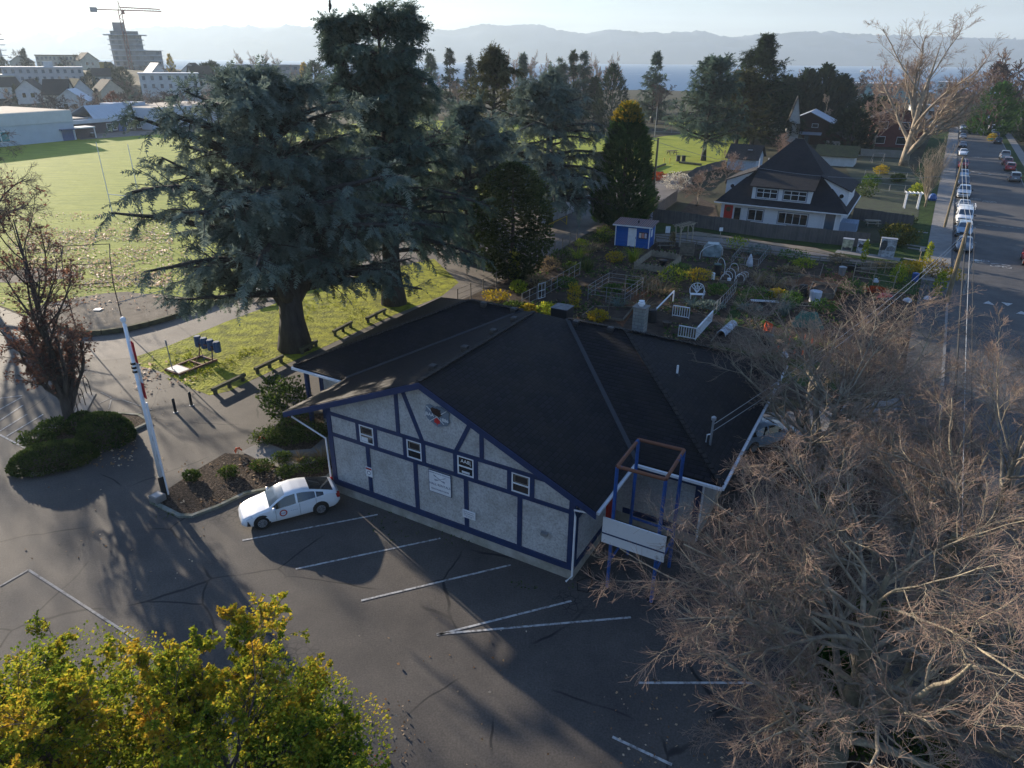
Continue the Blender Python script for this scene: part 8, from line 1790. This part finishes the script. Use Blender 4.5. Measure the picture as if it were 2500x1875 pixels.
P = g(2068, 300); gable_house('white_flat_house', 'white two storey house with flat roof by the cypress screen', P, 11, 9, 7.4, 7.9, M_pale, M_galv, wins=((-3.8, -.6, 2.6, 4.6), (.4, 3.8, 4.8, 6.6), (-4, -1, 5.2, 6.8)), ang=TH * .7, overhang=.4)
P = g(2180, 360); gable_house('red_house', 'dark red house with white framed windows behind the giant poplar', P, 12, 10, 7.0, 9.5, M_redbrown, M_roofbrn, wins=((-4.5, -2.2, 4.4, 6.2), (.4, 2.7, 4.4, 6.2), (-4.5, -2.2, .8, 2.6), (.4, 2.7, .8, 2.6), (3.6, 5.2, 4.4, 6.0)), ang=TH * .8)
P = g(2250, 318); gable_house('grey_flat_house', 'grey house with pale flat roof by the street behind the poplar', P, 9, 9, 7.0, 7.5, M_pale, M_galv, wins=((-3.5, -1, 4.4, 6.0), (.6, 3.2, 4.4, 6.0), (-3.5, -1, 1.2, 2.8)), ang=TH * .8, overhang=.3)
# street poles, lamps and wires
def pole(lab, base, top, r=.15, arm=None, name='utility_pole', h=None, m_=None):
    P = g(*base) if len(base) == 2 else np.array([base[0], base[1], 0.0]); h = h or hz(P, *top); t_ = thing(name, lab, 'pole', (P[0], P[1], .05)); MB().tube([(0, 0, 0), (0, 0, h)], [r * 1.15, r * .8], 10).build('shaft', m_ or M_pole, t_)
    if arm:
        a0, w, zz = arm
        for z_ in zz: MB().bar((-w * math.cos(a0), -w * math.sin(a0), h - z_), (w * math.cos(a0), w * math.sin(a0), h - z_), .09, .11).build('cross_arm', m_ or M_pole, t_)
    return np.array([P[0], P[1], h + .05]), t_
T1, pt1 = pole('leaning looking bare wooden pole nearest on the left sidewalk', (2310, 740), (2375, 545), .19); T2, _ = pole('pale wooden pole beside the white pickup', (2305, 557), (2362, 385), .15)
q3 = g(2200, 1700); T3, _ = pole('weathered pole rising among the branches of the huge maple', (2200, 1700), (2335, 1310), .17)
T4, t4 = pole('tall lane pole with yellow sign and patched foot left of the white house', (1588, 546), (1605, 338), .15); MB().box((0.0, -.2, 1.9), (.5, .04, .6)).build('yellow_sign', M_yellow, t4); MB().tube([(0, 0, .03), (0, 0, 1.5)], .19, 10).build('poster_wrap', mat('torn_posters', (.45, .44, .46), .9, (.04, .035, .06), 9, lo=.45, hi=.55), t4); MB().tube([(0, 0, T4[2] - .4), (-1.6, -.3, T4[2] + .1)], .04, 5).build('lamp_arm', M_galv, t4)
T5, _ = pole('far wooden pole left of the pair at the street end', (2402, 298), (2417, 226), .2, (.5, 1.2, (.5,))); T6, _ = pole('orange tinted far wooden pole at the street end', (2432, 292), (2452, 228), .2, (.5, 1.2, (.5,))); T7, _ = pole('right far pole with two cross arms above the hedge', (2465, 320), (2486, 240), .18, (.5, 1.3, (.4, 1.2)))
T8, _ = pole('thin metal light pole across the park', (1598, 336), (1602, 260), .09, m_=M_galv, name='light_pole')
P = g(2349, 722); h = hz(P, 2372, 640); t_ = thing('street_lamp', 'thin pale street lamp with square head by the sidewalk corner', 'street lamp', (P[0], P[1], .1)); MB().tube([(0, 0, 0), (0, 0, h)], [.08, .05], 8).build('post', M_galv, t_); mb = MB(); mb.box((.25, -.1, h + .05), (.7, .45, .14), .4); mb.build('lamp_head', M_galv, t_); mb = MB(); mb.lathe([(.15, 0), (.15, .3)], 8); mb.build('base', M_galv, t_)
def wire_(lab, a, b, sag, r=.02, group=None):
    a, b = np.array(a, float), np.array(b, float); f = np.linspace(0, 1, 15)[:, None]; p = a + (b - a) * f; p[:, 2] -= 4 * sag * (f * (1 - f)).ravel()
    mb = MB(); mb.tube(list(p), r, 4); tag(mb.build('overhead_wire', M_black if r > .02 else M_galv), lab, 'wire', group)
N_ = np.array([SN[0], SN[1], 0])
wire_('thick black cable bundle running from the leaning pole to the pole in the maple', T1 - [0, 0, .9], T3 - [0, 0, .9], .5, .05); wire_('thin pale wire beside the black cable bundle', T1 - [0, 0, .3] + N_ * .5, T3 - [0, 0, .3] + N_ * .5, .4, .022); wire_('upper thin wire beside the black cable bundle', T1 + N_ * .15, T3 + N_ * .15, .35, .018)
wire_('wire between the leaning pole and the pole by the white pickup', T2 - [0, 0, .6], T1 - [0, 0, .5], .5); wire_('second wire between the leaning pole and the pole by the white pickup', T2 - [0, 0, .2] + N_ * .3, T1 - [0, 0, .2] + N_ * .3, .6)
wire_('long wire crossing before the white house roof', T4 - [0, 0, .5], T2 - [0, 0, 2.2], 2.0, .018); wire_('service wire from the leaning pole to the hall mast', T1 - [0, 0, .8], mast_top, .8, .018); wire_('lower service wire from the leaning pole to the hall mast', T1 - [0, 0, 1.1], mast_top - [0, 0, .35], 1.0, .018)
wire_('wire running on from the pickup pole to the far street pole', T2 - [0, 0, .2], T5 - [0, 0, .4], 2.0, .03); wire_('wire from the far street pole across to the right far pole', T5 - [0, 0, .5], T7 - [0, 0, .5], .6, .03); wire_('wire falling from the right far pole to the near right edge', T7 - [0, 0, 1.0], st(20, 16, 8.0), 1.5, .025)
t_ = thing('yellow_post', 'yellow marker bar lying under the huge maple', 'marker', (11.2, 13.2, 0)); MB().tube([(0, 0, 0), (0, 0, 1.1)], .06, 7).build('post', M_yellow, t_); MB().tube([(0, 0, 1.1), (0, 0, 1.16)], .065, 7).build('cap', M_black, t_)
P = g(1988, 1785); dense_tree('small dark green cypress under the huge maple', P, 3.6, prof_of([0, .1, .4, .8, 1], [.7, .95, .9, .5, .1]), L_cypress, 560, n=2200, spray=.3, trunk_r=.1, depth=.25)
for i, (x, y, r_, h, lab) in enumerate([(2130, 1520, .8, .8, 'grey green bush under the maple limbs'), (2400, 1600, 1.0, 1.6, 'rounded dull bush at the right edge under the maple'), (2080, 1810, .8, .6, 'low green bush below the maple trunk'), (2015, 1250, 1.4, 2.4, 'dark green bush behind the upper maple limbs'), (2250, 1850, .9, .7, 'small green bush at the bottom right')]): P = g(x, y); shrub(lab, (P[0], P[1], .03), r_, r_, h, L_shrub, 570 + i, n=900, leaf=.13)
# park edge
rail_fence('chain_fence', 'tall chain link fence across the park before the far road', [(1540, 318), (1600, 322), (1680, 326)], 2.4, (.05, 1.0), M_galv, 4.0, post=.08, rail=.05)
rail_fence('park_rail', 'timber rail along the far park road', [(1430, 300), (1500, 301), (1580, 303)], .9, (.9,), M_wood, 4.0, post=.3, rail=.25)
for i, (a, b, lab) in enumerate([((1586, 418), (1624, 404), 'long log barrier in the small gravel parking area'), ((1590, 426), (1618, 424), 'short log barrier behind the orange shrub'), ((1658, 399), (1712, 405), 'dark log barrier along the park lawn')]): A, B_ = gz_(*a, .25), gz_(*b, .25); mb = MB(); mb.tube([tuple(A), tuple(B_)], .22, 7); tag(mb.build('log_barrier', M_mosswood), lab, 'log')
for i, (x, lab) in enumerate([(1655, 'left black park bin on the grass'), (1668, 'right black park bin on the grass')]): bin_('park_bin', lab, x, 394, .45, .45, 1.1, M_dark, M_dark)
for i, (x, y, lab) in enumerate([(1621, 398, 'left yellow bollard by the park lawn'), (1635, 398, 'right yellow bollard by the park lawn')]): b = thing('yellow_bollard', lab, 'bollard', gz_(x, y)); MB().tube([(0, 0, 0), (0, 0, 1.0)], .1, 8).build('post', M_yellow, b); mb = MB(); mb.lathe([(.11, 1.0), (.02, 1.08)], 8); mb.build('cap', M_yellow, b)
sheet('far_park_road', [(1300, 290), (1700, 294), (1830, 300), (1830, 292), (1700, 286), (1300, 283)], .03, M_road)
# ------------------------------------------------------------------ the school across the field
A, B_ = g(188, 341), g(54, 354); sdir = unit((A - B_)[None])[0]; SA = math.atan2(sdir[1], sdir[0])
M_schoolw = mat('pale_blue_school_wall', (.42, .48, .55), .85, (.37, .42, .49), .3); M_schoolb = brickmat('dark_school_brick', (.10, .085, .10), (.08, .07, .085), (.05, .045, .05), .3, .1, .9, .01, .3); M_flatroof = mat('gravel_roof', (.34, .29, .24), .95, (.24, .21, .18), .6); M_fascia = mat('pale_fascia', (.52, .55, .58), .7, (.46, .49, .52), .8); M_stand = brickmat('standing_seam_roof', (.46, .50, .54), (.42, .46, .50), (.25, .28, .32), .5, 20, .5, .04, .5, off=0)
t_ = thing('school_gym', 'windowless pale blue school hall at the far left of the field', 'building', A, SA)
hgy = hz(A, 177, 268)
MB().bb(-62, 0, 0, 26, 0, hgy * .62).build('lower_wall', M_schoolw, t_); MB().bb(-62.1, .1, -.15, 26.1, hgy * .62, hgy).build('parapet_wall', M_fascia, t_); MB().bb(-61.6, -.4, .3, 25.6, hgy, hgy + .06).build('roof', M_flatroof, t_)
w_ = MB().bb(-24.5, -16.5, -.12, -.002, .9, 3.4).build('window', M_wpaint, t_)
for k in range(4): MB().bb(-24.3 + 2 * k, -22.6 + 2 * k, -.15, -.121, 1.1, 3.2).build('pane', M_teal, w_)
M_bluedoor = mat('blue_door_paint', (.05, .10, .24), .5); MB().bb(-3.6, -.6, -.14, -.002, 0, 2.6).build('door', M_bluedoor, t_); MB().bb(-4.2, -.2, -1.2, -.16, 2.6, 2.8).build('door_canopy', M_bluedoor, t_)
P = g(262, 324); t_ = thing('school_wing', 'low dark brick school wing with a pale ribbed metal roof', 'building', P, SA)
MB().bb(-15, 21, 0, 16, 0, 2.9).build('wall', M_schoolb, t_); MB().bb(-15.4, 21.4, -.8, 16.4, 2.9, 3.8).build('fascia', M_fascia, t_)
mb = MB(); mb.slab([(-3.5, -.6, 3.82), (9.5, -.6, 3.82), (10.5, 5.5, 7.0), (-1.5, 5.5, 7.0)], .15); mb.slab([(-1.5, 5.7, 7.0), (10.5, 5.7, 7.0), (9.5, 12, 3.9), (-3.5, 12, 3.9)], .15); mb.build('metal_roof', M_stand, t_)
mb = MB(); mb.extr([(8.6, 1.5, 3.82), (21, 1.5, 3.82), (21, 1.5, 4.6), (9.8, 1.5, 6.0)], (0, 8, 0)); mb.build('clerestory', M_fascia, t_); MB().bb(9, 20, 7.5, 13, 3.82, 7.0).build('upper_wall', M_schoolw, t_); MB().bb(-15, -4, 1, 15, 3.82, 4.2).build('roof', M_flatroof, t_)
for k, (a, b) in enumerate([(.2, 1.7), (2.0, 3.3), (6.6, 8.0), (9.8, 11.2), (11.4, 12.6)]):
    w_ = MB().bb(a, b, -.08, -.002, .5, 2.5).build('window', M_wpaint, t_); MB().bb(a + .15, b - .15, -.11, -.081, .65, 2.35).build('pane', M_glass, w_)
MB().bb(3.8, 6.2, -.08, -.002, 0, 2.5).build('door', M_bluedoor, t_)
P = g(375, 318); t_ = thing('school_block', 'pale blue school block half hidden by the broad cedar', 'building', P, SA); MB().bb(0, 30, 0, 20, 0, 5.6).build('wall', M_schoolw, t_); MB().bb(-.1, 30.1, -.1, 20.1, 5.6, 6.0).build('fascia', M_fascia, t_); MB().bb(.3, 29.7, .3, 19.7, 6.0, 6.05).build('roof', M_flatroof, t_)
P = g(196, 340); t_ = thing('school_porch', 'small white canopied porch beside the school hall door', 'porch', P, SA); MB().bb(0, 4.2, -1, 3, 2.6, 2.9).build('canopy', M_fascia, t_); MB().bb(3.9, 4.1, -.8, -.6, 0, 2.6).build('post', M_wpaint, t_); MB().bb(0, 3.8, 1, 3, 0, 2.6).build('wall', M_schoolb, t_)
bin_('field_bin', 'dark litter bin with pale lid before the school wing', 227, 336, .5, .5, 1.1, M_dark, M_fascia)
sheet('school_yard', [(196, 342), (470, 322), (470, 316), (262, 322), (190, 334)], .03, M_path)
# ------------------------------------------------------------------ the town on the low hill
def block(name, lab, x0, x1, ytop, dist, depth, wallm, rows=0, cols=0, ybase=None, roofm=None, cat='building', roofbox=None, winw=.5, ang=None):
    P = at((x0 + x1) / 2, dist); h = hz(P, (x0 + x1) / 2, ytop) - P[2]; W = (x1 - x0) / F_PX * depth_of(P) * 1.0
    a = math.atan2(-P[0], P[1]) if ang is None else ang
    t_ = thing(name, lab, cat, (P[0], P[1], P[2] - 1.0), a); h += 1.0
    MB().bb(-W / 2, W / 2, 0, depth, 0, h - .4).build('wall', wallm, t_); MB().bb(-W / 2 - .4, W / 2 + .4, -.4, depth + .4, h - .4, h).build('roof', roofm or M_fascia, t_)
    if roofbox: MB().bb(W * roofbox[0], W * roofbox[1], 2, 6, h, h + roofbox[2]).build('roof_box', M_pale, t_)
    for r_ in range(rows):
        for c in range(cols):
            xw = -W / 2 + W * (c + .5) / cols; z1 = h - 1.1 - r_ * 2.9; ww = W / cols * winw / 2
            if z1 < 1.6: continue
            MB().bb(xw - ww, xw + ww, -.06, -.002, z1 - 1.5, z1).build('window', M_glassb, t_)
    return t_, W, h
block('apartment_block', 'long white low apartment block with a grey stair bay on the hazy slope', 28, 196, 163, 340, 12, mat('dull_white_render', (.40, .40, .40), .9, (.33, .33, .33), .5), 3, 11, roofbox=(.02, .14, 2.2), winw=.4)
block('apartment_block', 'white flat apartment block right of the tower in the hazy town', 350, 480, 178, 300, 11, M_pale, 2, 7, winw=.35)
block('apartment_block', 'long flat grey building under the windswept trees', 565, 750, 157, 390, 12, mat('hazy_grey_wall', (.25, .26, .27), .9), 1, 10, winw=.4)
block('row_houses', 'row of tan gabled terrace houses along the hazy skyline', 110, 214, 134, 455, 12, M_cream, 2, 12, roofm=M_roofbrn, cat='houses')
block('apartment_block', 'dim brown flat building left of the white apartment block', -40, 30, 182, 330, 12, M_cream, 2, 5)
block('apartment_block', 'green blue apartment block behind the giant poplar by the sea', 2040, 2220, 203, 400, 14, M_tealwall, 3, 11, roofm=M_fascia, winw=.45)
block('apartment_block', 'pale flat building in the far gap of the street trees', 2296, 2340, 200, 420, 12, M_pale, 2, 3)
block('low_building', 'orange and yellow site shed at the foot of the tower', 240, 280, 150, 478, 8, mat('site_yellow', (.48, .30, .06), .8), 0, 0)
t_, W, h = block('apartment_tower', 'balconied white high rise cut by the left edge of the picture', -60, 16, 76, 470, 16, M_pale, 0, 0)
for k in range(10): MB().bb(-W / 2 - 1.5, W / 2 + 3.0, -1.5, 17, h - 1.2 - 3.0 * k - .35, h - 1.2 - 3.0 * k).build('balcony_slab', M_fascia, t_)
for i, (x, y, d, w, lab, wm, rm) in enumerate([(128, 205, 275, 8, 'cream gabled house with white trim in the hazy wood', M_cream, M_roofbrn), (195, 203, 290, 8, 'house with a sunlit tan roof slope below the white apartments', M_pale, M_roofmoss), (62, 205, 300, 9, 'grey house with a wide low roof left of the cream gabled house', M_pale, M_roofbrn), (20, 200, 320, 9, 'dark roofed house at the hazy left edge', M_pale, M_roofbrn), (160, 228, 262, 10, 'house frame with pale porch roofs behind the school hall', M_pale, M_fascia), (270, 205, 300, 9, 'brown roofed house below the tower', M_cream, M_roofbrn), (250, 178, 360, 9, 'white house among trees left of the tower', M_pale, M_roofbrn), (395, 165, 350, 9, 'house with a white gable right of the tower foot', M_pale, M_fascia), (470, 165, 370, 10, 'blue roofed house beside the golden poplar', M_pale, M_roof2), (500, 172, 345, 9, 'dark roofed house right of the golden poplar', M_cream, M_roofbrn), (60, 148, 440, 10, 'pointed roof house on the hazy hill crest', M_cream, M_roofbrn), (230, 140, 450, 10, 'dark roofed house on the crest beside the tower', M_cream, M_roofbrn)]):
    P = at(x, d); h = max(5.5, hz(P, x, y - 14) - P[2]); gable_house('hill_house', lab, (P[0], P[1], P[2] - .5), w, 9, h * .6, h, wm, rm, ang=math.atan2(-P[0], P[1]) + (.35 if i % 2 else -.3), wins=((-2.4, -.9, h * .3, h * .5), (.6, 2.2, h * .3, h * .5)), ridge='y' if i % 3 else 'x')
# tower under construction and its crane
P = at(338, 500, 165); ta = math.atan2(-P[0], P[1]); dpt = depth_of(P); px = dpt / F_PX
M_towc = mat('raw_concrete', (.30, .30, .30), .9, (.24, .24, .24), .3)
P[2] -= 1; t_ = thing('unfinished_tower', 'unfinished stepped concrete tower with open floors on the hazy skyline', 'tower', P, ta)
hh = lambda y: hz(P, 330, y) - P[2]
x_of = lambda x: (x - 338) * px
def storeys(x0, x1, z0, z1, dep, nm):
    n = max(2, int(round((z1 - z0) / 3.1)))
    MB().bb(x0 + 1.2, x1 - 1.2, 1.2, dep - 1.2, z0, z1).build(nm, M_towc, t_)
    for k in range(n + 1): z = z0 + (z1 - z0) * k / n; MB().bb(x0, x1, 0, dep, z - .15, z + .15).build('floor_slab', M_fascia, t_)
    cols = int((x1 - x0) / 4)
    for k in range(n):
        for c in range(cols):
            if (k * 7 + c * 3) % 4 == 0: continue
            xx = x0 + 1.4 + (x1 - x0 - 2.8) * (c + .5) / cols; z = z0 + (z1 - z0) * (k + .5) / n; MB().bb(xx - .9, xx + .9, 1.12, 1.198, z - .9, z + .9).build('window', M_glassb, t_)
storeys(x_of(283), x_of(400), 0, hh(123), 16, 'lower_wall'); storeys(x_of(283), x_of(362), hh(123) + .3, hh(85), 16, 'upper_wall')
MB().bb(x_of(292), x_of(352), 2, 14, hh(85) + .2, hh(76)).build('penthouse', M_glassb, t_); MB().bb(x_of(300), x_of(325), 4, 10, hh(76), hh(55)).build('lift_core', M_towc, t_)
mb = MB(); mb.bb(x_of(276), x_of(370), -1.5, 17, hh(85) - .3, hh(85) + .1); mb.build('roof_slab', M_fascia, t_)
Pc = at(334, 499, 165); Pc = Pc + np.array([math.cos(ta), math.sin(ta), 0]) * x_of(326); Pc[2] = P[2]
M_crane = mat('crane_red', (.22, .06, .05), .6); c_ = thing('tower_crane', 'red and white tower crane standing over the unfinished tower', 'crane', Pc, ta)
Hc = hz(Pc, 290, 25) - Pc[2]
mb = MB()
for sx in (-.9, .9):
    for sy in (-.9, .9): mb.tube([(sx, sy - 2, 0), (sx, sy - 2, Hc)], .27, 4)
for k in range(int(Hc / 2.4)): s = 1 if k % 2 else -1; mb.tube([(-.9 * s, -2.9, k * 2.4), (.9 * s, -2.9, k * 2.4 + 2.4)], .2, 4); mb.tube([(.9, -2 - .9 * s, k * 2.4), (.9, -2 + .9 * s, k * 2.4 + 2.4)], .2, 4)
mb.build('mast', M_crane, c_); J0, J1 = -16, 24
mb = MB()
for a, b in (((J0, -2.5, Hc), (J1, -2.5, Hc)), ((J0, -1.5, Hc), (J1, -1.5, Hc)), ((0, -2, Hc + 1.6), (J1 - 1, -2, Hc + 1.2))): mb.tube([a, b], .3, 4)
for k in range(15): x_ = J1 * k / 15; mb.tube([(x_, -2.5, Hc), (x_ + .8, -2, Hc + 1.5)], .1, 4); mb.tube([(x_ + .8, -2, Hc + 1.5), (x_ + 1.6, -1.5, Hc)], .1, 4)
mb.build('jib', M_crane, c_); MB().bb(J0 - .5, J0 + 3.5, -3, -1, Hc - 1.6, Hc + 1.2).build('counterweight', M_towc, c_); MB().bb(.8, 2.6, -3.2, -1.2, Hc - 2.2, Hc - .2).build('cab', M_crane, c_)
mb = MB(); zt = hz(Pc, 283, 3) - Pc[2]
for sx in (-.7, .7): mb.tube([(sx, -2, Hc), (0, -2, zt)], .18, 4)
mb.build('tower_head', M_crane, c_); MB().tube([(0, -2, zt), (J1 * .8, -2, Hc + 1.4)], .07, 4).build('pendant', M_galv, c_); MB().tube([(0, -2, zt), (J0 + 2, -2, Hc)], .07, 4).build('pendant', M_galv, c_); MB().tube([(4, -2, Hc), (4, -2, Hc - 8)], .05, 4).build('hoist_rope', M_dark, c_)
# ------------------------------------------------------------------ ships
def ship(name, lab, x, y, L_, h, deckm, hullm, dist=None, ang=.0):
    P = g(x, y, -6.9); t_ = thing(name, lab, 'ship', P, ang)
    mb = MB(); hb = [(-L_ / 2, -.12 * L_), (L_ * .32, -.12 * L_), (L_ / 2, 0), (L_ * .32, .12 * L_), (-L_ / 2, .12 * L_)]; mb.prism(hb, 0, h * .38); mb.build('hull', hullm, t_)
    for k, (a, b, z0, z1) in enumerate([(-.44, .30, .38, .62), (-.38, .22, .62, .82), (-.05, .18, .82, 1.0)]): MB().bb(L_ * a, L_ * b, -.10 * L_ + .02 * k * L_, .10 * L_ - .02 * k * L_, h * z0, h * z1).build('deck_house', deckm, t_)
    MB().bb(-.2 * L_, -.1 * L_, -.03 * L_, .03 * L_, h * .82, h * 1.15).build('funnel', deckm, t_)
    return t_
M_ferry = mat('ferry_white', (.85, .84, .80), .5, (.78, .77, .72), .5)
ship('ferry', 'white passenger ferry crossing the strait', 1988, 157, 26, 12, M_ferry, M_ferry, ang=.1); ship('pilot_boat', 'small orange white boat trailing a long wake', 2106, 176, 13, 6, M_ferry, mat('boat_orange', (.55, .30, .08), .5)); ship('cargo_ship', 'faint grey cargo ship on the horizon left of the tallest cedar', 690, 139, 95, 22, M_towc, M_towc)
mb = MB()
for (x0, x1, y, w) in [(2010, 2100, 177, 2.2), (1900, 1985, 158, 1.6), (1560, 1650, 163, 2.0), (1500, 1560, 176, 3.0), (2000, 2260, 188, 5), (2040, 2200, 194, 4), (1500, 1640, 182, 3)]:
    a, b = g(x0, y, -6.9), g(x1, y, -6.9); n = np.array([0, w, 0]); mb.add([a - n * .15, b - n, b + n, a + n * .15], [(0, 1, 2, 3)])
o = mb.build('wake_foam', mat('foam', (.75, .78, .80), .7, (.5, .55, .6), .08), fix=False); o['kind'] = 'structure'
# crow on the cedar top
P = g(965, 740); z_ = hz(P, 808, 14); q = at(806, 59.6, 14); d = ray(806, 16); q = np.array([0, 0, H]) + d * (59.5 / d[1]); t_ = thing('crow', 'black crow perched on the left tip of the tallest cedar', 'bird', q); mb = MB(); mb.lathe([(.02, -.22), (.09, -.12), (.13, .05), (.10, .2), (.07, .28), (.08, .36), (.05, .43), (.01, .46)], 8); mb.build('body', M_black, t_, smooth=True); mb = MB(); mb.tube([(0, .05, .4), (.17, 0, .37)], [.03, .008], 5); mb.build('beak', M_black, t_); mb = MB(); mb.box((-.08, 0, -.25), (.08, .1, .3), 0); mb.build('tail', M_black, t_)
# ------------------------------------------------------------------ air
m, nt, b = newmat('haze_air')
nt.nodes.remove(b)
pv = nt.nodes.new('ShaderNodeVolumePrincipled')
pv.inputs['Color'].default_value = (0.72, 0.87, 1.0, 1)
pv.inputs['Density'].default_value = HAZE
pv.inputs['Anisotropy'].default_value = 0.33
nt.links.new(pv.outputs[0], nt.nodes['Material Output'].inputs['Volume'])
mb = MB(); mb.bb(-7000, 7000, -90, 5700, -25, 300)
tag(mb.build('haze', m), kind='stuff')
